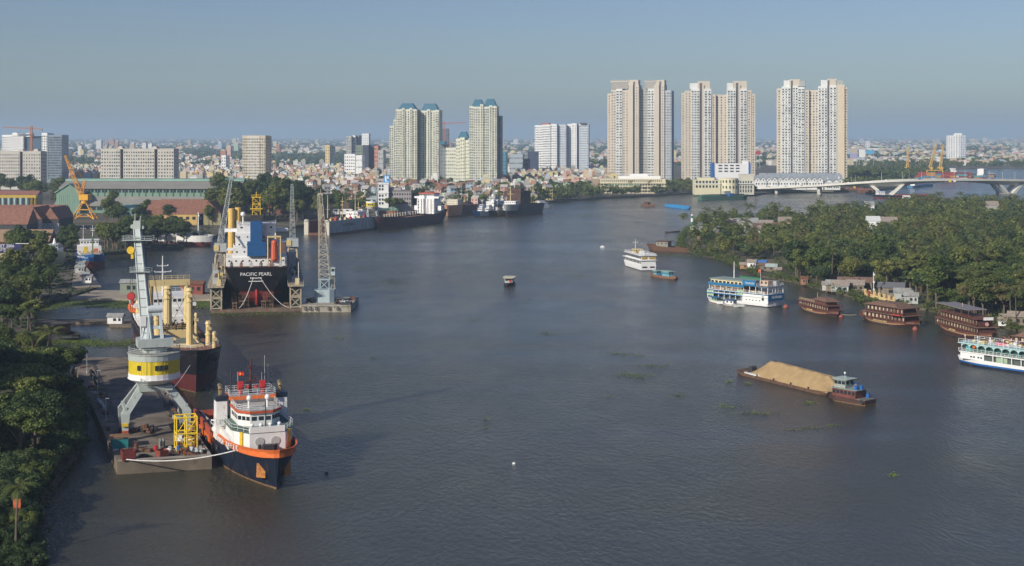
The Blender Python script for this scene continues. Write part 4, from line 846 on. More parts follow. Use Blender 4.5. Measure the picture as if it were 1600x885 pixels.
for k,(s,t) in enumerate(((83,16),(75,16.2))): tag(MB().box((0,0,.3),(1.4,3.4,.25)).box((0,-1.2,.1),(1.4,.2,.3)).box((0,1.2,.1),(1.4,.2,.3)).build('timber_stack', mat('fresh_timber',(.32,.22,.12),.8,var=.2), None, loc=Q(s,t)), ['timber pallet on the left pier edge just past the tyres','timber pallet on the left pier edge before the pale pipe'][k], 'pallet').rotation_euler=(0,0,prz)
for k,(s,t,h) in enumerate(((42,16.9,5),(68,16.9,7),(108,17,7))): tag(MB().tube((0,0,0),(0,0,h),.09,.06).box((.3,0,h),(.8,.2,.12)).tube((0,0,0),(0,0,.5),.2).build('lamp_post', GREYP, None, loc=Q(s,t)), ['slim lamp post on the left pier edge nearest the crane','taller lamp post on the pier beside the pale pipe','farthest thin lamp post on the pier near the trees'][k], 'lamp post')
grg = random.Random(44)
for k in range(46):
    q = k % 3; s_, t_ = (grg.uniform(2,118), grg.uniform(15.2,17.4)) if q == 0 else (grg.uniform(12,60), grg.uniform(.8,3)) if q == 1 else (grg.uniform(1.5,12), grg.uniform(1,16)); kd = grg.choice(('box','drum','plank','coil')); b = MB(); m_ = grg.choice((RUST,DARK,SCR,STEEL,BROWN,RUST))
    if kd == 'box': b.box((0,0,.3),(grg.uniform(.6,1.8),grg.uniform(.5,1.2),.6)).box((0,0,.63),(.5,.5,.1))
    elif kd == 'drum': b.tube((0,0,0),(0,0,.9),.32,n=10).tube((0,0,.4),(0,0,.45),.35,n=10)
    elif kd == 'plank': [b.box((0,j*.3,.08+.02*j),(grg.uniform(2,4),.25,.1),.1*j) for j in range(4)]
    else:
        for j in range(10): a,c=2*pi*j/10,2*pi*(j+1)/10; b.tube((.5*cos(a),.5*sin(a),.18),(.5*cos(c),.5*sin(c),.18),.17,n=5)
    o = b.build({'box':'crate','drum':'drum','plank':'plank_pile','coil':'rope_coil'}[kd], m_, None, loc=Q(s_,t_)); o.rotation_euler = (0,0,grg.random()*3); side = ['along the left pier edge','by the tug on the right pier edge','across the near end of the pier'][q]
    tag(o, {'box':'small worn crate','drum':'worn oil drum','plank':'loose pile of planks','coil':'dark coil of rope'}[kd]+' '+side, {'box':'crate','drum':'drum','plank':'planks','coil':'rope'}[kd], {'box':'crates','drum':'drums','plank':'plank piles','coil':'rope coils'}[kd]+' '+side)
# gangway to the cargo ship
b = MB(); g0, g1 = Vector(Q(112,4,2.6)), Vector((-112.,440,6.8))
for s in (-.6,.6): q = Vector((s,0,0)); b.tube(g0+q,g1+q,.22,n=6); b.tube(g0+q+Vector((0,0,1.5)),g1+q+Vector((0,0,1.5)),.12,n=6)
for k in range(16): t = k/15; c = g0.lerp(g1,t); b.box(c,(1.5,.5,.12)); [b.tube(c+Vector((s,0,0)),c+Vector((s,0,1.5)),.08,n=4) for s in (-.6,.6)]
tag(b.build('gangway', mat('gangway_rust',(.27,.09,.06),.8,var=.3)), 'rusty red gangway rising from the far pier to the cargo ship', 'gangway')
# jetties
def jetty(name, label, px, z, m, cat='jetty', kerb=True):
    pts = [tuple(P(x,y)[:2]) for x,y in px]; b = MB(); b.prism(pts, -1, z); T = tag(b.build(name, m), label, cat); return T
SAND = mat('pale_slab', (.34,.29,.22), .9, var=.15, sc=.2, rust=.2, rcol=(.2,.17,.13))
J1 = jetty('slab_jetty', 'low pale concrete slab jetty running behind the cargo ship', [(108,470),(330,471),(332,459),(150,457),(110,462)], .9, SAND)
J2 = jetty('thin_jetty', 'thin weedy jetty with a white hut at its tip behind the crane', [(55,508),(170,507),(172,512),(205,512),(205,503),(168,502),(55,503)], .8, mat('old_jetty',(.16,.13,.09),.9,var=.4,rust=.3))
def hut(name, label, loc, sz, wm, rm, rz=0., cat='hut'):
    T = thing(name, label, cat, loc, rz); x, y, z = sz
    w = MB().b2(-x/2,x/2,-y/2,y/2,0,z).build('wall', wm, T); MB().gable(0,0,z,x,y,y*.3,.4).build('roof', rm, T)
    windows(w, [((0,-y/2-.02,z*.55),0,x*.2,z*.35),((x*.32,-y/2-.02,z*.55),0,x*.15,z*.35)]); return T
ROOFG = mat('tin_roof', (.30,.31,.30), .6, var=.2, sc=.8, rust=.3); ROOFR = mat('red_tile_roof', (.25,.115,.075), .8, var=.25, sc=.6, rust=.2, rcol=(.16,.08,.06), streak=1)
hut('hut', 'small white hut at the tip of the thin jetty', P(181,509)+Vector((0,0,.8)), (5,3,2.6), CLEAN, ROOFG)
hut('hut', 'green grey box hut on the slab jetty beside the crane jib', P(203,462)+Vector((0,0,.9)), (7,4,4.6), mat('moss_grey',(.22,.25,.2),.8), ROOFG)
hut('container_hut', 'rust red container hut on the slab jetty left of the dry dock', P(301,463)+Vector((0,0,.9)), (9,4,4.2), mat('container_red',(.25,.07,.05),.8,var=.3), RUST)
hut('hut', 'white walled hut under the palm by the inner basin', P(98,584)+Vector((0,0,1.6)), (6,5,4.), CLEAN, mat('dull_red_roof',(.25,.08,.06),.8), .2)
b = P(89,528); T, L = ship('moored_barge', 'dark covered barge tucked in by the trees of the inner basin', 'barge', b+Vector((-9,8,0)), b+Vector((7,-5,0)), 8, lambda u: 1.8, [(lambda u: 1.8,0)], [DARK, SCR], 1, ub=.8); block(T,-7,4,-3,3,1.6,4.2,SCR,ws=5,roof=mat('dark_roof',(.08,.07,.06),.9))
# yard quay strip by the blue coaster
px = [(118,414),(128,414),(158,455),(112,457)]
tag(MB().prism([tuple(P(x,y)[:2]) for x,y in px], 1.6, 2.1).build('quay', SAND), 'pale dusty quay strip beside the blue coaster', 'quay')
for k,(x,y) in enumerate(((127,425),(137,449),(133,440),(126,433))): hut('hut', ['pale blue site hut on the quay by the blue coaster bow','white site hut at the end of the dusty quay','brown box hut midway along the dusty quay','low grey hut on the dusty quay behind the blue coaster'][k], P(x,y)+Vector((0,0,2.1)), (4,3,2.6 if k != 2 else 1.4), [mat('pale_blue_paint',(.38,.47,.50)), CLEAN, BROWN, STEEL][k], ROOFG)
# white boat on the slip
c = P(83,420)+Vector((0,0,4)); sh = lambda u: 3+2*u
T, L = ship('hauled_out_launch', 'grey white launch propped up on the slipway among trees', 'boat', c+Vector((-2,14,0)), c+Vector((1,-12,0)), 8.4, sh, [(sh,0)], [CREAM, STEEL], 1, ub=.4, tw=.5, zb=-2.4)
block(T,-9,3,-3.2,3.2,3,5.6,CLEAN,wf=5,ws=5); block(T,-8,0,-2.4,2.4,5.6,7.8,STEEL,wf=4); MB().tube((-4,0,7.8),(-4,0,10.5),1.,.2).build('mast', CLEAN, T)
for x in (-8,-2,4): MB().box((x,0,-3.8),(.6,7,3.2)).build('cradle', SCR, T)
# yellow level-luffing crane
def yardcrane():
    o = P(132,346); o.z = 1.6; D = o.y; k = D/2200; T = thing('yard_crane', 'orange yellow yard crane with luffing lattice jib behind the workshops', 'crane', o, 0)
    A = mat('crane_orange', (.74,.34,.03), .5, var=.12); z = lambda y: Zt(y, D)-1.6; x = lambda p: (p-132)*k
    b = MB()
    for sx in (-1,1):
        for sy in (-1,1): b.tube((sx*x(150), sy*5, 0), (sx*x(136), sy*2, z(318)), .5, .4); b.tube((sx*x(150), sy*5,0),(sx*2,sy*1,z(335)),.3)
    for zz, w in ((z(338),5.6),(z(328),4.2)): [b.tube((-w,s*3,zz),(w,s*3,zz),.25) for s in (-1,1)]
    b.build('portal', A, T); MB().tube((0,0,z(318)),(0,0,z(313)),2.6,n=14).build('slew_ring', A, T)
    MB().prism([(-3.4,-3),(3.4,-3),(4.6,-1),(4.6,3),(-3.4,3)], z(313), z(304)).build('machinery_house', mat('crane_orange_bright', (.80,.42,.02), .5), T)
    b = MB(); b.truss((-2,0,z(304)),(0,0,z(282)),2.6,1.,6,.2,(0,1,0)); b.build('a_frame', A, T)
    b = MB(); b.truss((-2.6,0,z(305)),(x(103),-2,z(243)),3.4,1.,16,.2,(0,1,0)); b.build('jib', A, T)
    MB().tube((0,0,z(282)),(x(103),-2,z(243)),.12).build('stay', A, T)
yardcrane()
# ------------------------------------------------------------------ yard buildings on the left
def pbox(x0, x1, yb, yt, dep, D=None, z0=1.6):
    """facade between photo columns x0..x1, foot at row yb (or distance D), top row yt -> centre, size"""
    D = D or (HC-z0)*F/(yb-HZ); X0, X1 = Xt(x0,D), Xt(x1,D); return ((X0+X1)/2, D), (X1-X0), Zt(yt,D)-z0, dep
def grid(w, d, h, z0, nf, nc, nd, ww, wh, front=True, right=True, left=True, top=0., x0=0., y0=0.):
    rs = []
    for f in range(nf):
        z = z0+(h-z0-top)*(f+.5)/nf
        for c in range(nc): rs.append(((x0-w/2+w*(c+.5)/nc, y0-d/2-.03, z), 0, ww, wh))
    for f in range(nf):
        z = z0+(h-z0-top)*(f+.5)/nf
        for c in range(nd):
            y = y0-d/2+d*(c+.5)/nd
            if left and x0+w/2 > 0: rs.append(((x0+w/2+.03, y, z), R(90), ww, wh))
    return rs
def shed(name, label, x0, x1, yb, ye, dep, rise, wm, rm, ridge='x', n=1, cat='shed', D=None, rz=0., winc=0):
    (cx, D), w, h, dep = pbox(x0, x1, yb, ye, dep, D); T = thing(name, label, cat, (cx, D+dep/2, 1.6), rz)
    wl = MB().b2(-w/2, w/2, -dep/2, dep/2, 0, h).build('wall', wm, T)
    for k in range(n):
        b = MB()
        if ridge == 'x': b.gable(0, -dep/2+dep*(k+.5)/n, h, w, dep/n, rise, .5 if n == 1 else .01)
        else: c = -w/2+w*(k+.5)/n; q = w/n/2; b.prof([(c-q,h),(c+q,h),(c,h+rise)], -dep/2-.6, dep/2+.6)
        b.build('roof', rm, T)
    if winc: windows(wl, [((-w/2+w*(k+.5)/winc, -dep/2-.04, h*.6), 0, w/winc*.5, h*.25) for k in range(winc)])
    return T, w, h
GRN = mat('green_cladding', (.22,.36,.27), .7, var=.1, sc=.3, planks=.6); GRNR = mat('green_roof', (.20,.34,.27), .6, var=.15, sc=.1)
GREYR = mat('grey_sheet_roof', (.27,.26,.23), .7, var=.1, sc=.1); OCH = mat('ochre_wall', (.58,.38,.13), .8, var=.12, sc=.5, rust=.15)
# long green hall: two-step roof
def green_hall():
    D = 1150.; k = D/2200; cx = Xt(228,D); w = (392-108)*k; T = thing('factory_hall', 'very long green clad shipyard hall with stepped grey and green roof', 'factory', (cx, D+26, 1.6), R(-2))
    z = lambda y: Zt(y,D)-1.6
    MB().b2(-w/2,w/2,-26,26,0,z(321)).build('lower_wall', GRN, T)
    MB().profx([(-27.5,z(322)-.3),(-27.5,z(322)+.4),(-14,z(308)),(-14,z(308)-1)], -w/2-1, w/2+1).build('lower_roof', GREYR, T)
    MB().b2(-w/2,w/2,-14,26,z(321),z(297)).build('clerestory', GRN, T)
    MB().profx([(-15.5,z(296)),(-15.5,z(296)+.6),(2,z(285)),(26,z(292)),(26,z(296))], -w/2-1, w/2+1).build('upper_roof', GREYR, T)
    MB().profx([(1,z(285)),(2,z(282)),(10,z(281)),(12,z(286))], -w/2-1.2, w/2+1.2).build('ridge_vent', GRNR, T)
    for j in range(26): x = -w/2+w*(j+.5)/26; MB().b2(x-.35,x+.35,-14.4,-14,z(309),z(297)).build('pilaster', mat('dark_green',(.07,.13,.10),.7), T)
    windows(T, [((-w/2+w*(j+.5)/26, -14.03, z(300)), 0, w/26*.8, 2.2) for j in range(26)], 'window_strip'); windows(T, [((-w/2+w*(j+.5)/26, -26.03, z(326)), 0, w/26*.8, 3.) for j in range(26)], 'window_strip')
    # gabled end bay at the left
    x0, x1 = (94-228)*k, (122-228)*k+4
    MB().b2(x0-1,x1,-32,-10,0,z(301)).prof([(x0-1,z(301)),(x1,z(301)),((x0+x1)/2,z(289))],-32,-10).build('gabled_bay', GRN, T)
    MB().prof([(x0-2,z(301)-.4),((x0+x1)/2,z(288)),(x1+1,z(301)-.4),(x1+1,z(301)+.5),((x0+x1)/2,z(287)),(x0-2,z(301)+.5)],-33,-8).build('bay_roof', GRNR, T)
    for j in range(8): MB().b2(x0+1.2+j*1.7,x0+1.5+j*1.7,-32.3,-32,2,z(304)).build('rib', mat('pale_green',(.35,.5,.4),.7), T)
green_hall()
shed('green_shed', 'small flat mint green shed in front of the long green hall', 189, 236, 343, 327, 24, 3, GRN, mat('mint_roof',(.25,.45,.33),.6), winc=6)
shed('workshop', 'ochre walled workshop with long red brown tiled roofs beside the trees', 228, 318, 352, 334, 26, 9, OCH, ROOFR, winc=9, cat='workshop')
shed('workshop', 'second row of red brown tiled roofs behind the ochre workshop', 238, 345, 338, 326, 40, 6, mat('grey_brown_wall',(.25,.20,.14),.8), ROOFR, n=2, cat='workshop')
shed('workshop', 'gable fronted workshop with olive plaster gable beside the ochre workshop', 308, 345, 352, 333, 34, 8, mat('olive_plaster',(.30,.27,.14),.8,var=.2), ROOFR, 'y', cat='workshop')
shed('tiled_hall', 'row of three red brown gables at the far left, farther row', -60, 95, 358, 340, 26, 8, DARK, ROOFR, 'x', cat='workshop')
for i,(x0,x1) in enumerate(((38,66),(66,92))): shed('tiled_hall', ['dark gabled hall end with tiled roof facing the white gantry, left of two','dark gabled hall end with tiled roof facing the white gantry, right of two'][i], x0, x1, 362-i, 343, 30, 8, mat('sooty_wall',(.05,.05,.055),.9), ROOFR, 'y', cat='workshop')
shed('tiled_hall', 'long low red brown tiled hall at the far left in front of the gables', -60, 42, 372, 350, 20, 9, DARK, ROOFR, cat='workshop')
shed('lean_shed', 'low shed with rusty tan roof behind the blue sign', -60, 76, 392, 377, 14, 6, SCR, mat('tan_roof',(.30,.19,.12),.85,var=.2), cat='shed')
shed('brown_shed', 'brown roofed shed at the left edge among trees', -60, 22, 440, 424, 16, 5, mat('mauve_wall',(.22,.16,.14),.8), mat('mauve_roof',(.20,.13,.115),.85,var=.2))
def signboard():
    T = thing('sign_building', 'cream hut carrying a dark blue board with white lettering at the left edge', 'sign', P(-1,436)+Vector((0,10,1.6)), 0); D = P(-1,436).y; z = lambda y: Zt(y,D)-1.6; k = D/2200
    MB().b2(-12,12*k*2.1,0,8,0,z(397.5)).build('wall', mat('sand_wall',(.46,.39,.24),.8,var=.1), T); MB().b2(-14,11*k*2.1+.0,-.6,-.1,z(397.4),z(384)).build('sign_board', mat('board_blue',(.012,.015,.09),.5), T)
    for s, sz, y in (('VIET 2006',1.9,387.3),('DONG TAU',1.0,391.2),('AN TOAN LA',1.,393.8),('BAN',.8,396.4)): text(s, sz*1.0, CLEAN, T, (-.6,-.63,z(y)), ext=.02)
    MB().b2(4,10,-.6,0,z(383.8),z(383.)).build('lamp_strip', CLEAN, T)
signboard()
def gantry(name, label, x0, x1, yb, yt, m, legw=1.2, lattice=False):
    D = P(0,yb).y; k = D/2200; T = thing(name, label, 'gantry crane', (Xt(x1,D), D, 1.6), 0); h = Zt(yt,D)-1.6; w = (x1-x0)*k
    b = MB()
    if lattice: b.truss((-w,0,h-1.5),(0,0,h-1.5),3,3,14,.16,(0,0,1))
    else: b.b2(-w,0,-1.2,1.2,h-2.4,h)
    b.build('girder', m, T)
    for x in ([-.8,-w*.5] if lattice else [-.6,-3.6]):
        for s in (-1,1): MB().tube((x,s*(4 if lattice else 1),0),(x+(0 if not lattice else -1.5*s*0),s*.6,h-2.4),legw*.4).tube((x+(3. if lattice else 0),s*1,0),(x,s*.6,h-2.4),legw*.4).build('leg', m, T)
gantry('gantry_crane', 'mustard yellow gantry crane spanning the pipe yard at far left', -70, 57, 330, 305, mat('mustard',(.50,.34,.03),.6), 3.2)
gantry('gantry_crane', 'white lattice gantry in front of the dark gabled halls', 48, 93, 372, 350, mat('silver_lattice',(.55,.58,.58),.5), 1.2, True)
T, w, h = shed('store_building', 'cream building with blue vertical pipes behind the yellow gantry', -60, 58, 325, 304, 14, 3, mat('cream_wall',(.55,.46,.26),.8), mat('plum_roof',(.28,.12,.09),.8), cat='building')
for k in range(7): MB().tube((w/2-3-k*5.2,-8.6,0),(w/2-3-k*5.2,-8.6,h-1),1.2,n=10).build('vertical_pipe', mat('sky_blue_pipe',(.30,.45,.52),.5), T)
# white shipyard office with blue roof sign
def office():
    D = 1120.; k = D/2200; T = thing('office_building', 'white office block with grey side wing and blue rooftop billboard', 'office', (Xt(599,D), D+6, 1.6), 0); z = lambda y: Zt(y,D)-1.6; X = lambda x: (x-599)*k
    MB().b2(X(590),X(607),-6,8,0,z(287)).build('tower_wall', CLEAN, T); MB().b2(X(589),X(608),-6.5,8,z(302),z(301)).b2(X(589),X(608),-6.5,8,z(288),z(286)).build('ledge', CLEAN, T)
    o = MB().b2(X(607),X(642),-3,9,0,z(299)).b2(X(608),X(626),-2,9,z(299),z(294)).build('wing_wall', mat('wing_grey',(.36,.33,.33),.8,var=.1), T); MB().b2(X(606)+.4,X(643),-3.6,9.4,z(299),z(298)).build('roof', mat('roof_brown_grey',(.2,.17,.16),.8), T)
    windows(o, [((X(607)+ (X(642)-X(607))*(c+.5)/9,-3.03,z(y)),0,1.,1.7) for y in (304,311,318) for c in range(9)]); windows(T, [((X(593.5)+c*2.2,-6.03,z(y)),0,1.4,1.8) for y in (291,296,306,312,318) for c in range(2)]+[((X(603.),-6.03,z(y)),0,.9,1.6) for y in (305,312)])
    bb = MB().b2(X(598.5),X(608.5),-1.,-.6,z(286),z(274.5)).build('billboard', mat('billboard_blue',(.03,.24,.55),.5), T); MB().b2(X(600.5),X(603),-1.1,-1.02,z(283),z(276)).b2(X(604),X(606.5),-1.1,-1.02,z(280),z(276)).b2(X(601),X(606),-1.1,-1.02,z(284.5),z(283.6)).build('emblem', CLEAN, bb)
    for x in (599.2,607.8): MB().tube((X(x),-.4,z(287)),(X(x),-.4,z(275)),.15).build('board_post', GREYP, T)
office()
shed('green_roof_shed', 'brick shed with pale green sheet roof in front of the white office', 592, 622, 337, 329, 12, 2.6, mat('brick_wall',(.30,.14,.09),.85), GRNR)
def faredrum():
    D = 1010.; k = D/2200; T = thing('portal_crane', 'distant harbour crane with yellow and white drum cabin and tall thin jib', 'crane', (Xt(581,D), D, 1.6), 0); z = lambda y: Zt(y,D)-1.6
    MB().tube((0,0,z(318)),(0,0,z(325)),4,2.4,n=16).build('cabin_underside', CLEAN, T)
    b = MB().tube((0,0,z(326.5)),(0,0,z(323)),3,4.2,n=18).build('cabin_base', CLEAN, T); MB().tube((0,0,z(323)),(0,0,z(317)),4.2,n=18).build('cabin_band', mat('cabin_yellow',(.78,.60,.03)), T); MB().tube((0,0,z(317)),(0,0,z(315)),4.2,n=18).build('cabin_upper', CLEAN, T)
    windows(T, [((x,-4.15,z(319.6)),0,.8,1.) for x in (-2,-.6,.7)])
    for s in (-1,1): MB().tube((s*5,0,0),(s*2.5,0,z(326)),.6).tube((s*5,6,0),(s*2.5,3,z(326)),.6).build('leg', GREYP, T)
    MB().tube((0,0,z(315)),(0,0,z(311)),1).box((0,0,z(311)),(8,3,.8)).build('slewing_platform', GREYP, T)
    MB().tube(((589.5-581)*k,0,z(331)),((589.5-581)*k,0,z(300)),.55).truss(((589.5-581)*k,0,z(300)),((587.5-581)*k,0,z(254)),1.6,1.2,14,.14,(1,0,0)).build('jib', STEEL, T)
faredrum()
for i,(x0,x1,yb,ye,wm,rm,lab) in enumerate(((455,505,320,313,CLEAN,ROOFR,'white walled house with orange tiled roof behind the shipyard trees'),(520,566,335,326,CLEAN,mat('dark_brown_roof',(.12,.075,.065),.8),'white gabled house with dark brown roof near the far crane'),(484,502,300,292,CREAM,mat('teal_roof',(.03,.30,.30),.6),'building with bright teal roof behind the trees'),(410,452,334,326,mat('tan_wall',(.30,.22,.14),.8),ROOFR,'brown roofed yard house between trees left of the lattice masts'),(430,470,345,334,mat('tan_wall',(.30,.22,.14),.8),mat('dark_red_roof',(.18,.07,.06),.8),'dark red roofed yard house in the trees behind the big ship'))):
    T, w, h = shed('yard_house', lab, x0, x1, yb, ye, 16, 5, wm, rm, 'y' if i == 1 else 'x', cat='house', winc=5)
# navy scrap of the bank: blue crane jib and white hut masts
for i,(x,y0,y1,lab) in enumerate(((502,353,318,'ivory lattice radio mast at the mouth of the far dock'),(512,335,305,'slim cream ship mast standing behind the far floating dock'),(560,345,315,'thin cream pole beside the far crane'))):
    D = 960.+i*20; tag(MB().truss((0,0,0),(0,0,Zt(y1,D)-1.6),1.6,.8,10,.12,(1,0,0)).build('radio_mast', CREAM, None, loc=(Xt(x,D),D,1.6)), lab, 'mast') if i == 0 else tag(MB().tube((0,0,0),(0,0,Zt(y1,D)-1.6),.4,.2).tube((-1.5,0,12),(1.5,0,12),.15).build('flag_mast', CREAM, None, loc=(Xt(x,D),D,1.6)), lab, 'mast')
# ------------------------------------------------------------------ towers of the far bank
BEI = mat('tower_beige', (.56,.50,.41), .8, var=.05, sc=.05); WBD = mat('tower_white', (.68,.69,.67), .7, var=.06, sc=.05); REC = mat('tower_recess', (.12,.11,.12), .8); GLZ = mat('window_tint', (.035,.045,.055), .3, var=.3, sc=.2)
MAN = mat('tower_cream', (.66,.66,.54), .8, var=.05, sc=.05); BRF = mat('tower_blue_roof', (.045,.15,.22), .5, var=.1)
FR_ = set()
def tower(name, label, xc, D, rz, strips, crowns=(), nf=36, dep=26, group=None, cat='tower block', fl=None):
    """strips: (x0, x1, ytop, out, material, cols, w, h) in photo columns at distance D"""
    k = D/2200; T = thing(name, label, cat, (Xt(xc,D), D+dep/2, 1.6), rz, group)
    rs = []; sl = MB()
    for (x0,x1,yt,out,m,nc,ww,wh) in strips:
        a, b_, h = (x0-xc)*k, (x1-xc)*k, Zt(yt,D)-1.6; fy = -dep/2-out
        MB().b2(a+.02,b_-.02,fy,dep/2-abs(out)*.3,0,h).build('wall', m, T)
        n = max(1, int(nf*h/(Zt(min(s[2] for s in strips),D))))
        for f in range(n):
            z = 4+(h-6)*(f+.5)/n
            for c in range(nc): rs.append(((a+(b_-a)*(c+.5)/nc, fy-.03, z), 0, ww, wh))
            if m is WBD: sl.b2(a+.1,b_-.1,fy-.7,fy,z-1.5,z-1.25)
    if sl.v: o = sl.build('balcony_slab', WBD, T); o['kind'] = 'stuff'
    # side windows on the shaded right face
    x1 = max(s[1] for s in strips); h = Zt(max(s[2] for s in strips if s[1] == x1),D)-1.6
    for f in range(nf-2):
        for c in range(4): rs.append((((x1-xc)*k+.03, -dep/2+dep*(c+.7)/4.6, 4+(h-6)*(f+.5)/(nf-2)), R(90), 1.6, 1.5))
    rg = random.Random(int(xc)); rs = [(p, a, w*rg.choice((1,1,.6)), hh*rg.uniform(.75,1.1)) for p, a, w, hh in rs]
    windows(T, rs, depth=.2, m=GLZ)
    for (x0,x1,y0,y1,m,tp) in crowns:
        a, b_ = (x0-xc)*k, (x1-xc)*k; z0, z1 = Zt(y0,D)-1.6, Zt(y1,D)-1.6
        MB().box(((a+b_)/2,-dep*.15,(z0+z1)/2),(b_-a,dep*.7,z1-z0),taper=tp).build('crown' if tp == 1 else 'roof', m, T)
    return T
tower('residential_tower','beige twin lobed high rise, left one of the three tallest beside the podium',1002,1900,R(-14),[
 (952,958,146,0,BEI,1,1.6,1.6),(958,966,140,.8,BEI,2,1.8,1.6),(966,976,139,1.6,WBD,2,3.2,1.7),(976,986,141,.8,BEI,2,1.6,1.6),(986,993,133,2.2,BEI,0,0,0),(993,996,128,.2,REC,0,0,0),(996,1002,133,2,BEI,1,1.2,1.6),(1002,1016,139,-7,mat('tower_shade_grey',(.40,.40,.38),.8),5,1.4,1.6),(1016,1026,139,1.4,WBD,2,3.2,1.7),(1026,1034,133,2.2,BEI,0,0,0),(1034,1037,128,.2,REC,0,0,0),(1037,1042,133,2,BEI,1,1.2,1.6),(1042,1053,142,.5,mat('tower_shaded_side',(.42,.46,.50),.7),3,1.8,1.7)],  # grey middle and blue grey right side have shade painted in
 [(959,985,139,128,mat('crown_grey',(.35,.33,.30),.8),1),(957,987,128.5,126,BEI,1),(985,1001,133,125,BEI,1),(1011,1028,139,128,mat('crown_grey',(.35,.33,.30),.8),1),(1010,1030,128.5,126.5,BEI,1),(1027,1042,133,125.5,BEI,1)])
tower('residential_tower','beige twin lobed high rise, middle one of the three tallest',1124,1800,R(-6),[
 (1067,1072,145,0,BEI,1,1.6,1.6),(1072,1082,142,.8,BEI,2,1.6,1.6),(1082,1095,139,1.8,WBD,3,2.4,1.7),(1095,1099,130,.3,REC,0,0,0),(1099,1102,133,1.6,BEI,0,0,0),(1102,1113,139,1.8,WBD,2,3.,1.7),(1113,1120,148,.2,BEI,1,1.6,1.6),(1120,1138,148,-4,BEI,3,1.6,1.6),(1138,1151,139,1.8,WBD,3,2.4,1.7),(1151,1155,130,.3,REC,0,0,0),(1155,1158,133,1.6,BEI,0,0,0),(1158,1168,139,1.8,WBD,2,3.,1.7),(1168,1175,141,.8,BEI,1,1.6,1.6),(1175,1181,147,0,BEI,1,1.6,1.6)],
 [(1080,1092,139,130,WBD,1),(1092,1111,139,127,BEI,1),(1138,1148,139,130,WBD,1),(1147,1168,139,127,BEI,1)], nf=38)
tower('residential_tower','beige twin lobed high rise, right one of the three tallest above the villas',1273,1790,R(-13),[
 (1218,1226,138,0,BEI,1,1.8,1.6),(1226,1240,135,1.8,WBD,3,2.4,1.7),(1240,1243,126,.3,REC,0,0,0),(1243,1251,134,1.6,WBD,2,2.,1.7),(1251,1261,136,1.8,WBD,2,3.,1.7),(1261,1268,141,.4,BEI,1,1.6,1.6),(1268,1282,141,-3,BEI,3,1.6,1.6),(1282,1296,135,1.8,WBD,3,2.4,1.7),(1296,1299,126,.3,REC,0,0,0),(1299,1310,134,1.6,WBD,2,2.6,1.7),(1310,1322,133,.8,mat('tower_beige_lit',(.60,.51,.38),.8),0,0,0),(1322,1326,137,-1,BEI,1,1.8,1.6)],  # the lighter beige strip paints a sunlit face
 [(1229,1238,135,125.5,WBD,1),(1238,1254,135,124,BEI,1),(1253,1262,135,126,mat('crown_green_grey',(.35,.38,.36),.8),1),(1286,1296,135,125.5,WBD,1),(1296,1310,135,123.5,BEI,1),(1309,1320,135,126,mat('crown_green_grey',(.35,.38,.36)),1)], nf=38)
def manor(name, label, xc, D, strips, crowns, nf=32, dep=30, rz=R(-5)): return tower(name, label, xc, D, rz, strips, crowns, nf, dep)
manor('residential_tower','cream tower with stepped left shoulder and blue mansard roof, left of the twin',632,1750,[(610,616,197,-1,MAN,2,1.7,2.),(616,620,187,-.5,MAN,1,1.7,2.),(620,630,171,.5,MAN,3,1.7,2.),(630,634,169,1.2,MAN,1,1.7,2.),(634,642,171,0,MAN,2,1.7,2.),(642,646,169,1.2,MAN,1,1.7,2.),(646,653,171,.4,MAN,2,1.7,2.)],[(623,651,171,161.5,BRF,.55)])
manor('residential_tower','cream tower with blue mansard roof, right of the twin',673,1760,[(653,657,181,-9,mat('shade_slate',(.22,.24,.26),.8),1,1.7,2.),(657,661,173,0,MAN,1,1.7,2.),(661,669,173,.6,MAN,2,1.7,2.),(669,674,171,1.4,MAN,1,1.7,2.),(674,682,173,.6,MAN,2,1.7,2.),(682,688,172,1.2,MAN,2,1.7,2.)],[(659,686,173,162,BRF,.6)])  # slate strips put the shade of set-back sides into colour
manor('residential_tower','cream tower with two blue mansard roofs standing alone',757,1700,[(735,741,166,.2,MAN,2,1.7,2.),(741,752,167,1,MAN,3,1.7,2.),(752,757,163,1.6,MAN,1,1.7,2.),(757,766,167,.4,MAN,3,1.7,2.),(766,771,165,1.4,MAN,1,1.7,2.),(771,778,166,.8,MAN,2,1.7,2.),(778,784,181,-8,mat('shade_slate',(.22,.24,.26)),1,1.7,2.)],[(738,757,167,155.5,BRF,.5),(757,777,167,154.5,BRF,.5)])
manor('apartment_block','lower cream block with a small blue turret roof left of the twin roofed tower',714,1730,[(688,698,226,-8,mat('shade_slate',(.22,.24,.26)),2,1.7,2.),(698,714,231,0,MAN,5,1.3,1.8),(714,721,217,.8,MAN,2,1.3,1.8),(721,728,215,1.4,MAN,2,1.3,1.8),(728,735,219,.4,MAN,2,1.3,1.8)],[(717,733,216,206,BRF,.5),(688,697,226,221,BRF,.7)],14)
WT = mat('tower_pure_white', (.80,.81,.80), .7, var=.04, sc=.05)
tower('residential_tower','white slab tower, left and wider of two near the river bend',861,2300,R(-8),[(837,850,196,0,WT,5,2,1.5),(850,862,195,1,WT,5,2,1.5),(862,872,194,0,WT,3,2,1.5),(872,886,195,-6,mat('tower_white_shaded',(.55,.60,.66),.7),4,2.4,1.5)],[(848,860,195,192.5,mat('roof_pink',(.4,.16,.12),.8),1)],20)  # right strip in a bluer, darker white paints the shaded side
tower('residential_tower','white slab tower, right and narrower of two near the river bend',905,2310,R(-8),[(888,895,194,0,WT,2,2,1.5),(895,903,193,1,WT,2,2,1.5),(903,921,194,-4,mat('tower_white_shaded',(.55,.60,.66)),5,2.4,1.5)],[(908,917,194,192,REC,1)],20)
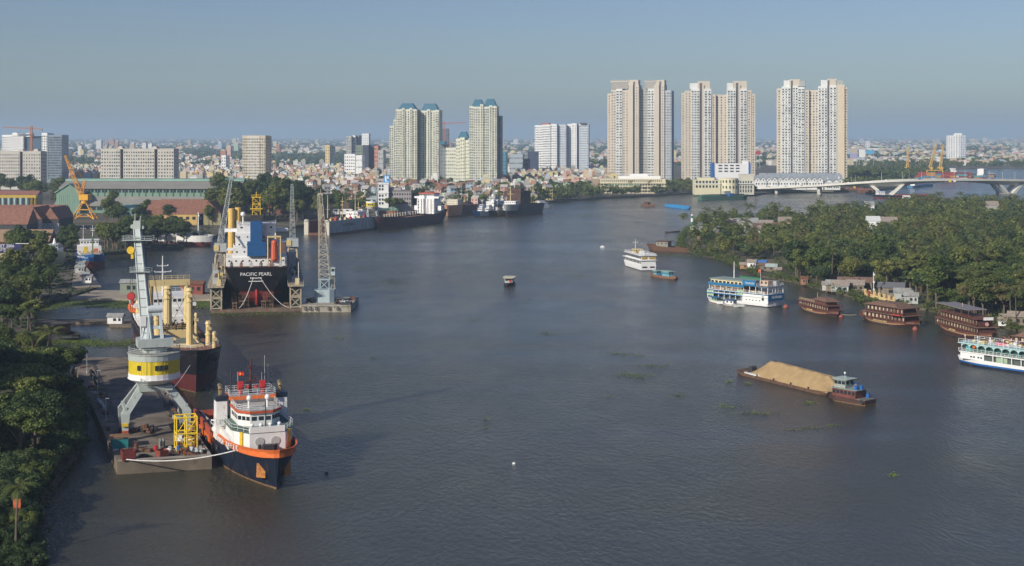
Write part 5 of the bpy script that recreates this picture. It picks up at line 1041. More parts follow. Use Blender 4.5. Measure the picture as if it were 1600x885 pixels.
OLD = mat('tower_raw_beige', (.52,.46,.34), .85, var=.15, sc=.06)
tower('residential_tower','square beige tower rising alone above the low town',399,1750,R(-6),[(380,388,213,.3,OLD,3,1.3,1.7),(388,398,213,.8,mat('tower_stone',(.62,.58,.50),.8),4,1.2,1.7),(398,408,213,.8,mat('tower_stone',(.62,.58,.50)),4,1.2,1.7),(408,417,213,.3,OLD,3,1.3,1.7)],[(380,417,213.5,212,OLD,1)],17,28)
SLB = mat('slab_grey_cream', (.55,.52,.46), .85, var=.08, sc=.1)
def slabblock(label, xs, D, yt, recess, nf=12, nc=.28, name='apartment_block', m=SLB, ped=()):
    st = []
    for a, b_ in zip(xs, xs[1:]): st.append((a,b_,yt,-3 if (a,b_) in recess else 0, mat('plum_recess',(.12,.08,.11),.9) if (a,b_) in recess else m, 0 if (a,b_) in recess else max(1,int((b_-a)*nc)),1.5,1.9))
    T = tower(name, label, (xs[0]+xs[-1])/2, D, R(-5), st, [(p-5,p+5,yt,yt-4,m,.45) for p in ped]+[(xs[0]-.5,xs[-1]+.5,yt+.4,yt-.6,m,1)], nf, 18, cat='apartment block'); return T
slabblock('long eleven storey grey cream apartment slab with two dark stair recesses', [157,170,188,193,220,243,248,262,274], 1600, 233, ((188,193),(243,248)), ped=(187,242))
slabblock('grey cream apartment slab with one dark stair recess at the far left edge', [-20,10,32,37,50,66], 1650, 237, ((32,37),), 11, ped=(33,57))
T = tower('apartment_block','unfinished white high rise with glass middle at the far left',35,1950,R(-6),[(3,20,211,0,WT,5,1.6,1.8),(20,38,209,.6,WT,5,1.6,1.8),(38,50,214,-4,mat('glass_navy',(.07,.12,.18),.3),0,0,0),(50,65,213,-5,mat('glass_navy',(.07,.12,.18)),0,0,0)],[(42,48,214,208,WT,1),(20,27,210,207.5,WT,1)],18,20)
tower('office_tower','slim white and blue grey curtain wall tower beside the unfinished high rise',82,1900,R(-4),[(66,75,209,.6,WT,3,1.5,1.8),(75,98,211,0,mat('curtain_blue_grey',(.22,.28,.34),.4),9,1.8,2.2)],[(66,74,210,208,WT,1)],18,24,cat='office tower')
def towercrane(label, x, D, yb, yt, side, m):
    k = D/2200; T = thing('tower_crane', label, 'tower crane', (Xt(x,D), D, 1.6), 0); h = Zt(yt,D)-1.6
    MB().truss((0,0,0),(0,0,h),2.4,2.4,24,.3,(1,0,0)).build('mast', m, T); MB().truss((-14*side,0,h-4),(38*side,0,h-2),2,1.2,18,.25,(0,0,1)).build('jib', m, T); MB().b2(-15*side,-11*side,-1.5,1.5,h-7,h-4).build('counterweight', CONC, T)
towercrane('rust orange tower crane above the unfinished high rise at far left', 49, 1935, 260, 197, -1, mat('crane_rust',(.5,.2,.08),.7))
towercrane('red tower crane behind the cream twin towers', 694, 2500, 240, 190, 1, mat('crane_red',(.5,.12,.08),.7))
tower('office_tower','dark block under the red tower crane behind the cream towers',696,2550,0,[(691,701,201,0,mat('dark_slate',(.16,.18,.22),.6),4,1.8,1.8)],(),18,24,cat='office tower')
misc = [(542,550,213,2300,STEEL,'grey high rise, left of the cluster beyond the town',14),(551,556,212,2310,WT,'pale slim high rise second in the cluster beyond the town',14),(556,562,212,2320,mat('slate_grey',(.2,.23,.26),.7),'slate grey slim high rise in the cluster beyond the town',14),(566,577,209,3200,WT,'pale far tower peeping over the cluster',12),(557,568,227,2200,mat('olive_glass',(.18,.22,.16),.6),'olive block in front of the slim high rises',9),(568,577,227,2150,mat('black_glass',(.05,.06,.09),.4),'black glass block, left of two',9),(577,586,226,2160,mat('navy_glass',(.05,.07,.12),.4),'navy glass block, right of two',9),(586,592,228,2120,mat('salmon_wall',(.50,.22,.16),.8),'slim salmon block beside the navy glass block',8),(592,600,235,2100,mat('grey_wall',(.40,.42,.42),.8),'small grey block right of the salmon block',6),(539,556,241,2000,WT,'white five storey block in front of the grey high rise',8),(557,567,243,1990,WT,'small bright white block under the olive block',4),(786,792,237,2000,mat('cyan_glass',(.08,.25,.36),.4),'slim blue glass block right of the two roofed tower',8),(797,818,241,2050,mat('pale_glass',(.36,.42,.46),.4),'wide pale glass office block among trees',5),(815,826,238,2080,mat('slate_grey',(.2,.23,.26)),'dark office block right of the pale glass one',6),(827,841,237,2060,mat('navy_glass',(.05,.07,.12)),'rounded dark glass office block beside the white slab tower',6),(509,516,227,2700,CREAM,'small cream tower standing alone over the far trees',8),(516,521,228,2720,MAN,'pale annex right of the small cream tower',8),(347,354,243,2150,WT,'slim white house tower left of the square beige tower',7),(1459,1463,218,6000,STEEL,'hazy far tower, left of two behind the yellow jibs',8),(1464,1469,218,6050,STEEL,'hazy far tower, right of two behind the yellow jibs',8)]
for (x0,x1,yt,D,m,lab,nf) in misc: tower('office_block', lab, (x0+x1)/2, D, R(-6), [(x0,x1,yt,0,m,max(2,int((x1-x0)*.35)),1.8,1.7)], (), nf, 20, cat='building')
tower('residential_tower','white stepped tower far across the river behind the yellow cranes',1496,3300,R(-8),[(1483,1494,212,0,WT,3,2.4,2),(1494,1502,210,1,WT,2,2.4,2),(1502,1510,212,0,mat('tower_white_shaded',(.55,.60,.66)),3,2.4,2)],[(1494,1504,212,208.5,WT,1)],16)
# podium, riverside hall, hospital block
def podium():
    D = 1530.; k = D/2200; T = thing('podium_building','long cream four level podium building below the left beige tower','building',(Xt(990,D),D+16,1.6),R(-3)); z = lambda y: Zt(y,D)-1.6; X = lambda x: (x-990)*k; C_ = mat('podium_cream',(.66,.60,.42),.8,var=.06)
    MB().b2(X(939),X(1041),-12,14,z(286),z(280)).build('upper_wall', C_, T); MB().b2(X(940),X(1036),-9,13,0,z(286)).build('lower_wall', mat('podium_dark',(.08,.10,.08),.7), T)
    for y in (286.4,291.5,297,302): MB().b2(X(938.5),X(1042),-14,13,z(y)-.5,z(y)+.7).build('floor_slab', C_, T)
    for j in range(24): MB().b2(X(940+j*4.3)-.4,X(940+j*4.3)+.4,-13.6,-12.9,0,z(286)).build('column', C_, T)
    windows(T, [((X(942+j*3.2),-12.06,z(283)),0,.9,2.2) for j in range(30)]); MB().b2(X(950),X(1002),-12.6,-12.1,z(290),z(287)).build('glass_band', mat('green_glass',(.12,.30,.22),.3), T)
    MB().b2(X(968),X(1034),-6,10,z(280),z(275.6)).b2(X(986),X(1014),-2,9,z(275.6),z(272.4)).build('white_rooftop_house', CLEAN, T)
podium()
def hall():
    D = 1500.; k = D/2200; T = thing('riverside_hall','cream riverside club house with arched bays and white side wing by the bridge end','building',(Xt(1133,D),D+14,1.6),0); z = lambda y: Zt(y,D)-1.6; X = lambda x: (x-1133)*k; C_ = mat('hall_cream',(.68,.64,.44),.8,var=.06)
    w = MB().b2(X(1087),X(1127),-8,12,0,z(282)).b2(X(1094),X(1118),-6,12,z(282),z(278.5)).build('left_wall', C_, T)
    n = 18; b = MB(); b.prism([(X(1142)+9.5*cos(2*pi*j/n), -4+9.5*sin(2*pi*j/n)) for j in range(n)], 0, z(279)); b.build('round_hall', C_, T)
    MB().b2(X(1155),X(1180),-7,12,0,z(282)).b2(X(1160),X(1180),-5,12,z(282),z(273)).build('right_wall', mat('hall_stone',(.58,.56,.46),.8), T)
    MB().b2(X(1086),X(1181),-8.4,-6.8,z(288),z(287)).build('cornice', CLEAN, T)
    windows(T, [((X(1090+j*5.2),-8.03,z(y)),0,2.,2.6) for j in range(7) for y in (285,292)]+[((X(1159+j*4.1),-7.03,z(y)),0,1.4,3.2) for j in range(5) for y in (286,293,299)]+[((X(1142)+9.55*sin(a),-4-9.55*cos(a),z(y)),a,1.5,2.8) for a in (-.9,-.5,-.1,.3,.7) for y in (284,293)])
hall()
def hosp():
    D = 1680.; k = D/2200; T = thing('white_block','bright white four storey block with blue end walls in front of the middle tower','building',(Xt(1142,D),D+10,1.6),0); z = lambda y: Zt(y,D)-1.6; X = lambda x: (x-1142)*k
    MB().b2(X(1116),X(1170),-8,9,0,z(256)).b2(X(1163),X(1170),-7,8,z(256),z(251.5)).build('wall', CLEAN, T)
    for x in (1114.5,1171.5): MB().b2(X(x)-1.2,X(x)+1.2,-9,8,0,z(255)).build('blue_end_wall', BLUEP, T)
    windows(T, [((X(x),-8.03,z(y)),0,4.4,1.6) for x in (1126,1135,1144,1153) for y in (259,263.5,268)])
hosp()
# row of villas
ROOFV = mat('villa_roof', (.26,.29,.32), .7, var=.12, sc=.3); VW = mat('villa_white', (.80,.80,.77), .7, var=.04)
vb = MB(); vb.b2(-2.9,2.9,-5,5,0,8.4); vw_ = vb.mesh('wall', VW); vb = MB(); vb.prof([(-3.1,8.2),(3.1,8.2),(0,11.4)],-5.6,5); vg = vb.mesh('gable', VW)
vb = MB(); vb.prof([(-3.4,8.3),(0,11.9),(3.4,8.3),(3.4,8.6),(0,12.3),(-3.4,8.6)],-5.4,5.4); vr = vb.mesh('roof', ROOFV)
vb = MB(); vb.gable(0,0,6.6,8.4,10,6.2,.3); vr2 = vb.mesh('roof', ROOFV); vb = MB(); vb.b2(-1,1,-3.6,0,7.4,9.8).prof([(-1.2,9.8),(1.2,9.8),(0,10.8)],-3.8,0); vd = vb.mesh('dormer', VW)
for row,(D,x0,x1,yy) in enumerate(((1600,1183,1286,0),(1622,1184,1304,0),(1650,1188,1310,0),(1680,1192,1315,0))):
    x = x0; k = D/2200
    while x < x1:
        if row: 
            T = thing('villa', ['','white villa in the second row behind the bridge with grey roof','grey roofed villa in the third row behind the bridge','grey roofed villa in the rear row below the towers'][row], 'house', (Xt(x,D), D+random.uniform(-2,2), 4.4+row*1.), R(random.uniform(-9,4)), 'rows of grey roofed white villas'); inst(vw_,'wall',T,sc=(1.3,1,.8)); inst(vr2,'roof',T); inst(WINM,'window',T,(-1.4,-5.03,4.6),0,(1.2,.1,1.4)); inst(WINM,'window',T,(1.4,-5.03,4.6),0,(1.2,.1,1.4))
            if random.random() < .4: inst(vd,'dormer',T,(random.uniform(-1,1),0,0))
            x += 9.2/k*random.uniform(.85,1.1); continue
        if row == 0 and 1284 < x < 1292: x += 6; continue
        T = thing('villa', ['white gabled villa in the front row behind the bridge','white villa in the second row behind the bridge with grey roof','grey roofed villa in the third row behind the bridge','grey roofed villa in the rear row below the towers'][row], 'house', (Xt(x,D), D+random.uniform(-1,1), 3.6), R(-4), 'rows of grey roofed white villas'); T.scale = (1.15,1,1.2)
        inst(vw_,'wall',T); inst(vr,'roof',T); inst(vg,'gable',T)
        inst(WINM,'window',T,(0,-5.63,9.3),0,(1.2,.1,1.2)); inst(WINM,'window',T,(-1.2,-5.03,5.6),0,(1.2,.1,1.6)); inst(WINM,'window',T,(1.2,-5.03,5.6),0,(1.2,.1,1.6)); x += 8.4/k*.72/.94
tag(MB().b2(Xt(1181,1600),Xt(1300,1600),1592,1700,1.2,3.6).build('villa_terrace', mat('terrace_stone',(.16,.16,.12),.85,var=.3)), 'low stone terrace carrying the rows of villas', 'terrace')
for x, lab in ((1293,'larger white villa by the bridge, left of two'),(1304,'larger white villa by the bridge, right of two')):
    T = thing('villa', lab, 'house', (Xt(x,1600), 1596, 3.4), 0); inst(vw_,'wall',T,sc=(1.5,1,1)); inst(vr,'roof',T,sc=(1.5,1,1)); inst(vg,'gable',T,sc=(1.45,1,1)); [inst(WINM,'window',T,(q,-5.04,z),0,(1.4,.1,1.5)) for q in (-2.2,0,2.2) for z in (3,6.4)]
# ------------------------------------------------------------------ bridge
def bridge():
    BR = mat('bridge_white', (.66,.65,.58), .75, var=.06, sc=.1); T = thing('road_bridge','long white concrete road bridge with V shaped piers crossing the river','bridge',(0,0,0))
    cl = [(-40,1640,3.6),(Xt(1120,1600),1620,4.2),(Xt(1180,1600),1598,5.2),(Xt(1282,1550),1560,9.6),(Xt(1395,1515),1530,15.6),(Xt(1480,1530),1540,16.6),(Xt(1575,1560),1570,15.4),(Xt(1700,1600),1620,12),(Xt(1900,1700),1700,7)]
    def at(t):
        n = len(cl)-1; s = t*n; i = min(int(s), n-1); f = s-i; p = [Vector(cl[max(0,i-1)]),Vector(cl[i]),Vector(cl[i+1]),Vector(cl[min(n,i+2)])]
        return .5*((2*p[1])+(-p[0]+p[2])*f+(2*p[0]-5*p[1]+4*p[2]-p[3])*f*f+(-p[0]+3*p[1]-3*p[2]+p[3])*f**3)
    def thick(p):
        d = 2.
        for x in (Xt(1395,1515), Xt(1575,1560)):
            q = abs(p.x-x); d = max(d, 2.+3.4*max(0,1-(max(0,q-12)/50))**1.5)
        return d
    W_ = 11.; N = 90; sec = []; tans = []
    for i in range(N+1):
        p = at(.11+.89*i/N); q = at(min(1,.115+.89*i/N)); o = at(max(0,.105+.89*i/N)); d = (q-o).normalized(); nrm = Vector((-d.y, d.x, 0)); sec.append((p,nrm)); tans.append(d)
    def sweep(prof, m, nm, par=T):
        b = MB(); vs = []; n = len(prof(sec[0][0]))
        for p, nr in sec: vs += [p+nr*t+Vector((0,0,z)) for t, z in prof(p)]
        b.add(vs, [(i*n+j,(i+1)*n+j,(i+1)*n+(j+1)%n,i*n+(j+1)%n) for i in range(N) for j in range(n)]+[tuple(range(n)),tuple(range(len(vs)-1,len(vs)-n-1,-1))]); return b.build(nm, m, par)
    sweep(lambda p: [(-W_,-.1),(-W_,-.9),(-5.,-thick(p)),(5.,-thick(p)),(W_,-.9),(W_,-.1)], BR, 'deck_girder')
    sweep(lambda p: [(-W_+.6,-.09),(W_-.6,-.09),(W_-.6,.02),(-W_+.6,.02)], mat('asphalt',(.06,.06,.06),.9), 'road_surface')
    for s in (-1,1): sweep(lambda p: [(s*W_-.25,-.9),(s*W_+.25,-.9),(s*W_+.25,1.),(s*W_-.25,1.)], BR, 'parapet')
    sweep(lambda p: [(-.1,.024),(.1,.024),(.1,.03),(-.1,.03)], CLEAN, 'lane_line')
    for i in range(3, N, 5): p, nr = sec[i]; [MB().tube((0,0,0),(0,0,9),.14,.09,6).box((0,-s*1.,9),(.3,2.,.15)).build('street_lamp', RLW, T, loc=p+nr*s*(W_-.6)) for s in (1,-1)]
    for x in (1220,1282,1340):
        D = 1560; X_ = Xt(x,D); i = min(range(N+1), key=lambda i: abs(sec[i][0].x-X_))
        if x == 1340: continue
        p, nr = sec[i]
        for s in (-4.5,4.5): c = p+nr*s; MB().b2(-1.3,1.3,-1.3,1.3,-1,p.z-1.9).build('pier_column', BR, T, loc=(c.x,c.y,0))
    for xx, D in ((Xt(1395,1515),1525),(Xt(1575,1560),1565)):
        i = min(range(N+1), key=lambda i: abs(sec[i][0].x-xx)); p, nr = sec[i]; d = tans[i]
        for s in (-5.5,5.5):
            c = p+nr*s
            for e in (-1,1):
                a0 = Vector((c.x,c.y,-.5))+d*e*3.; a1 = Vector((c.x,c.y,p.z-4.2))+d*e*16; b = MB(); w = d*2.3; t = nr*2.
                b.add([a0-w-t,a0+w-t,a0+w+t,a0-w+t,a1-w-t,a1+w-t,a1+w+t,a1-w+t], [(0,3,2,1),(4,5,6,7),(0,1,5,4),(1,2,6,5),(2,3,7,6),(3,0,4,7)]); b.build('pier_strut', BR, T)
        MB().b2(-9,9,-8,8,-1,1.2).build('pier_foot', CONC, T, loc=(p.x,p.y,0))
    i = min(range(N+1), key=lambda i: abs(sec[i][0].x-Xt(1478,1530))); p, nr = sec[i]; MB().box((0,0,0),(3.2,.3,2.6)).build('navigation_board', YEL, T, loc=p-nr*(W_+.45)*(1 if nr.y > 0 else -1)+Vector((0,0,-1.)))
    for q in (-5,5): MB().box((0,0,0),(2.4,.3,2)).build('navigation_board', CLEAN, T, loc=p-nr*(W_+.45)*(1 if nr.y > 0 else -1)+Vector((q,0,-1.)))
    rg = random.Random(9)
    for j in range(16):
        i = rg.randrange(4,N-4); p, nr = sec[i]; s = rg.choice((-5,5)); col = rg.choice((CLEAN,DARK,REDP,GREYP,BLUEP)); V_ = thing('car', {id(CLEAN):'white',id(DARK):'black',id(REDP):'red',id(GREYP):'grey',id(BLUEP):'blue'}[id(col)]+' car driving over the white bridge', 'car', p+nr*s+Vector((0,0,.03)), atan2(tans[i].y,tans[i].x), 'cars on the bridge')
        MB().b2(-2.1,2.1,-.85,.85,.35,.95).add([(-1.5,-.8,.95),(1.1,-.8,.95),(1.1,.8,.95),(-1.5,.8,.95),(-1.1,-.7,1.5),(.5,-.7,1.5),(.5,.7,1.5),(-1.1,.7,1.5)],[(4,5,6,7),(0,1,5,4),(1,2,6,5),(2,3,7,6),(3,0,4,7)]).build('body', col, V_)
        for x in (-1.3,1.3):
            for y in (-.8,.8): MB().tube((x,y-.1,.33),(x,y+.1,.33),.33,n=10).build('wheel', DARK, V_)
bridge()
# yellow luffing jibs and container yard past the bridge
for x, xt, yb, yt, lab in ((1418,1419,262,231,'small yellow harbour crane jib, left of three past the bridge'),(1453,1463,270,225,'leaning yellow harbour crane jib, middle of three past the bridge'),(1469,1474,280,226,'tallest yellow harbour crane jib, right of three past the bridge')):
    D = 2250.; T = thing('harbour_crane', lab, 'crane', (Xt(x,D), D, 1.6), 0); Y_ = mat('jib_yellow',(.68,.42,.08),.6)
    MB().tube((0,0,0),(0,0,9),1.6).b2(-4,4,-3,3,9,13).build('crane_base', Y_, T); MB().truss((0,0,12),((xt-x)*D/2200,0,Zt(yt,D)-1.6),3.4,1.6,12,.35,(0,1,0)).build('jib', Y_, T)
cc = [(mat('cont_red',(.35,.06,.04),.7),'red'),(mat('cont_blue',(.08,.22,.36),.7),'blue'),(mat('cont_teal',(.10,.30,.34),.7),'teal'),(mat('cont_maroon',(.20,.05,.05),.7),'maroon'),(mat('cont_white',(.6,.6,.58),.7),'white'),(mat('cont_orange',(.5,.24,.06),.7),'orange')]
rg = random.Random(12); cm = []
for m, c in cc:
    b = MB(); b.b2(-6,6,-1.25,1.25,0,2.6); [b.b2(-6+.5+j*1.,-6+.7+j*1.,-1.31,-1.25,.2,2.4) for j in range(12)]; cm.append((b.mesh('shipping_container', m), c))
for st in range(26):
    x = 1436+st*4.6; D = 2030+rg.uniform(-20,30)
    for z in range(rg.randint(1,4 if 1440 < x < 1510 else 2)):
        me, c = cm[rg.choice((0,1,2,3,3,0,1,4,5))]; o = inst(me, 'shipping_container', None, (Xt(x,D), D, 1.7+z*2.62), R(rg.choice((0,-2)))); tag(o, c+' shipping container stacked on the yard past the bridge', 'container', 'containers stacked past the bridge')
tag(MB().b2(-12,12,-1,1,12.4,13.4).b2(-12,-11,-1,1,0,12.4).b2(11,12,-1,1,0,12.4).build('gantry_crane', mat('jib_yellow',(.68,.42,.08)), None, loc=(Xt(1462,2035),2040,1.7)), 'yellow gantry over the container stacks past the bridge', 'gantry crane')
T = thing('stadium','low pale oval stadium roof far beyond the river','stadium',(Xt(1378,5200),5200,1.6),0); MB().prism([(52*cos(2*pi*k/24),34*sin(2*pi*k/24)) for k in range(24)],0,12).build('stand_wall', MAN, T); MB().prism([(56*cos(2*pi*k/24),37*sin(2*pi*k/24)) for k in range(24)],12.,16).build('roof', WT, T)
for x0,x1,y0,y1,m,lab in ((1328,1340,240,247,mat('poster_lilac',(.35,.35,.55),.6),'lilac billboard among the houses past the right tower'),(1342,1352,234,246,CLEAN,'white blank billboard building past the right tower'),(1353,1366,235,241,mat('sky_billboard',(.10,.38,.62),.6),'bright blue billboard past the right tower'),(1181,1188,236,242,REDP,'red billboard between the middle and right towers')):
    D = 2700.; k = D/2200; T = thing('billboard', lab, 'billboard', (Xt((x0+x1)/2,D), D, 1.6), 0); w = (x1-x0)*k; MB().b2(-w/2,w/2,-.5,.5,Zt(y1,D)-1.6,Zt(y0,D)-1.6).build('board', m, T); [MB().b2(s*w*.4-.4,s*w*.4+.4,.1,.9,0,Zt(y1,D)-1).build('post', STEEL, T) for s in (-1,1)]
# ------------------------------------------------------------------ houses
def inside(x, y, poly):
    c = False; j = len(poly)-1
    for i in range(len(poly)):
        a, b = poly[i], poly[j]
        if (a[1] > y) != (b[1] > y) and x < (b[0]-a[0])*(y-a[1])/(b[1]-a[1])+a[0]: c = not c
        j = i
    return c
RP = [tuple(P(x, y)[:2]) for x, y in RIGHT]
HOUSEW = mat('house_wall', (.6,.55,.45), .85, var=.12, sc=.25, objcol=True, rust=.12, rcol=(.25,.22,.18)); ROOFO = mat('house_roof', (.4,.15,.08), .85, var=.15, sc=.3, objcol=True)
def house_meshes():
    out = []
    for i in range(9):
        rg = random.Random(i*7+1); w = rg.uniform(4.5,8.5); d = rg.uniform(8,14); fl = rg.choice((2,2,3,3,4)); h = fl*3.1+.6
        b = MB(); b.b2(-w/2,w/2,-d/2,d/2,0,h); nw = max(2,int(w/2.6))
        for f in range(fl):
            if rg.random() < .5: b.b2(-w/2,w/2,-d/2-1.,-d/2,f*3.1+3.,f*3.1+3.2, mi=0)
            for c in range(nw): b.b2(-w/2+w*(c+.5)/nw-.55,-w/2+w*(c+.5)/nw+.55,-d/2-.04,-d/2,f*3.1+.9,f*3.1+2.5, mi=1)
            for c in range(3):
                for s in (-1,1): b.b2(s*w/2-.04,s*w/2+.04,-d/2+d*(c+.5)/3-.5,-d/2+d*(c+.5)/3+.5,f*3.1+1.1,f*3.1+2.4, mi=1)
        kind = i % 3; r = MB()
        if kind == 0:
            r.b2(-w/2-.2,w/2+.2,-d/2-.2,d/2+.2,h,h+.25); r.b2(-w/2,-w/2+.2,-d/2,d/2,h+.25,h+1.1); r.b2(w/2-.2,w/2,-d/2,d/2,h+.25,h+1.1); r.b2(-w/2,w/2,-d/2,-d/2+.2,h+.25,h+1.1); r.b2(-w*.2,w*.35,0,d*.35,h+.25,h+2.9); r.tube((-w*.3,d*.2,h+.3),(-w*.3,d*.2,h+2.2),.6,n=8)
        elif kind == 1: r.gable(0,0,h,w,d,min(2.6,d*.22),.4)
        else: r.prof([(-w/2-.4,h),(w/2+.4,h),(0,h+w*.33)],-d/2-.5,d/2+.4)
        out.append((b.mesh('wall',[HOUSEW,GLZ]), r.mesh('roof',ROOFO), kind, w, d, h, fl))
    return out
HM = house_meshes()
WC = [('cream',(.62,.52,.33)),('white',(.74,.73,.70)),('pale yellow',(.66,.56,.28)),('beige',(.50,.42,.31)),('pale blue',(.40,.50,.58)),('grey',(.38,.37,.35)),('pink',(.62,.40,.34)),('pale green',(.40,.52,.40)),('white',(.74,.73,.70)),('tan',(.42,.30,.20))]
RC = [('red roofed',(.30,.13,.085)),('orange roofed',(.36,.20,.13)),('brown roofed',(.22,.12,.08)),('grey roofed',(.32,.32,.31)),('rust roofed',(.28,.15,.10)),('pale roofed',(.50,.47,.42))]
EXC = [(603,1120,45),(632,1765,30),(673,1775,26),(757,1715,32),(714,1745,28),(399,1764,26),(861,2310,40),(905,2320,30)]
EXC = [(Xt(x,D),D,r) for x,D,r in EXC]
LAND = [(603,1120,'white office block'),(399,1764,'square beige tower'),(652,1760,'cream twin towers'),(757,1700,'two roofed cream tower'),(861,2300,'white slab towers'),(216,1600,'long apartment slab'),(20,1650,'left edge apartment slab'),(548,2100,'grey tower cluster'),(480,1450,'shipyard trees'),(905,1500,'riverside palms'),(660,1300,'white bridged ship'),(700,1250,'town quay coasters'),(560,1400,'far drum crane')]
hs_ = []; rg = random.Random(21)
D = 1235.
while D < 2500:
    dx = 9.5 if D < 1700 else 11.; x = -760.
    while x < 260:
        X_ = x+rg.uniform(-2.5,2.5); Y_ = D+rg.uniform(-5,5); px = 800+X_*2200/Y_; row = HZ+143000/Y_; x += dx*rg.uniform(.85,1.25)
        if not (-40 < px < 960) or not inside(X_, Y_, LP): continue
        if any(hypot(X_-a, Y_-b) < r for a, b, r in EXC): continue
        if px < 300 and row > 286: continue
        if 300 <= px < 480 and row > 296: continue
        if row > 316 and px < 560: continue
        near_bank = not inside(X_, Y_-32, LP)
        if near_bank: continue
        gap = math.sin(X_*.021)*math.cos(Y_*.017)+.5*math.sin(X_*.05+Y_*.03)
        if gap > (.55 if px < 780 else .0): hs_.append((Y_, X_, px, True)); continue
        hs_.append((Y_, X_, px, False))
    D += 17 if D < 1700 else 24
hs_.sort(); TREEGAP = [(h[1],h[0]) for h in hs_ if h[3]]; hs_ = [h for h in hs_ if not h[3]]
for i, (Y_, X_, px, _) in enumerate(hs_[:300]):
    wm, rm, kind, w, d, h, fl = rg.choice(HM+[q for q in HM if q[2] == 0 and q[6] > 2]*2); cn, cc_ = rg.choice(WC); rn, rc = rg.choice(RC+RC[2:]*2) if kind else ('flat roofed', tuple(.9*v for v in cc_))
    near = min(LAND, key=lambda l: (hypot((Xt(l[0],l[1])-X_), (l[1]-Y_)*.6)))[2]
    lab = f"{['','low','tall','four storey'][fl-1]} {cn} {rn} town house near the {near}".strip()
    T = thing('town_house', lab, 'house', (X_, Y_, 1.6), R(rg.uniform(-25,25)), 'town houses near the '+near)
    a = inst(wm, 'wall', T); a.color = (*cc_, 1); r = inst(rm, 'roof', T); r.color = (*rc, 1)
pal = [c for _, c in WC]+[c for _, c in WC[:7]]+[(.42,.20,.13),(.30,.16,.11),(.32,.32,.31),(.50,.47,.42),(.45,.24,.16),(.30,.30,.28)]+[(.74,.73,.70),(.62,.6,.55)]
CITY = islandmat('distant_town', pal); b = MB()
def citybox(b, X_, Y_, w, d, h, roof):
    b.b2(X_-w/2,X_+w/2,Y_-d/2,Y_+d/2,1.6,1.6+h)
    if roof: b.prof([(X_-w/2-.3,1.6+h+.05),(X_+w/2+.3,1.6+h+.05),(X_,1.6+h+w*.3)],Y_-d/2-.3,Y_+d/2+.3)
    else: b.b2(X_-w*.2,X_+w*.3,Y_,Y_+d*.4,1.65+h,1.6+h+2.6)
for (Y_, X_, px, _) in hs_[300:]: citybox(b, X_, Y_, rg.uniform(5,9), rg.uniform(8,14), rg.uniform(6,15), rg.random() < .3)
tag(b.build('town_houses', CITY), 'further packed low town houses between the towers', None, None, 'stuff')
b = MB(); rg = random.Random(31); n = 0
while n < 6500:
    row = HZ+2.2+46*rg.random()**1.8; Y_ = 143000/(row-HZ); px = rg.uniform(-60,1660)
    if Y_ < 2350: continue
    X_ = Xt(px, Y_)
    if not inside(X_, Y_, LP): n += .1; continue
    if math.sin(X_*.004+1)*math.cos(Y_*.0023)+.6*math.sin(X_*.011+Y_*.004) > .15+.2*(px > 1300): n += .2; continue
    f = min(4, (Y_/2400)**.8); big = rg.random() < .02; citybox(b, X_, Y_, rg.uniform(6,11)*f, rg.uniform(8,14)*f, (rg.uniform(18,45) if big else rg.uniform(5,11)*f**.4), rg.random() < .3); n += 1
tag(b.build('distant_city', CITY), 'hazy low city spreading to the horizon', None, None, 'stuff')
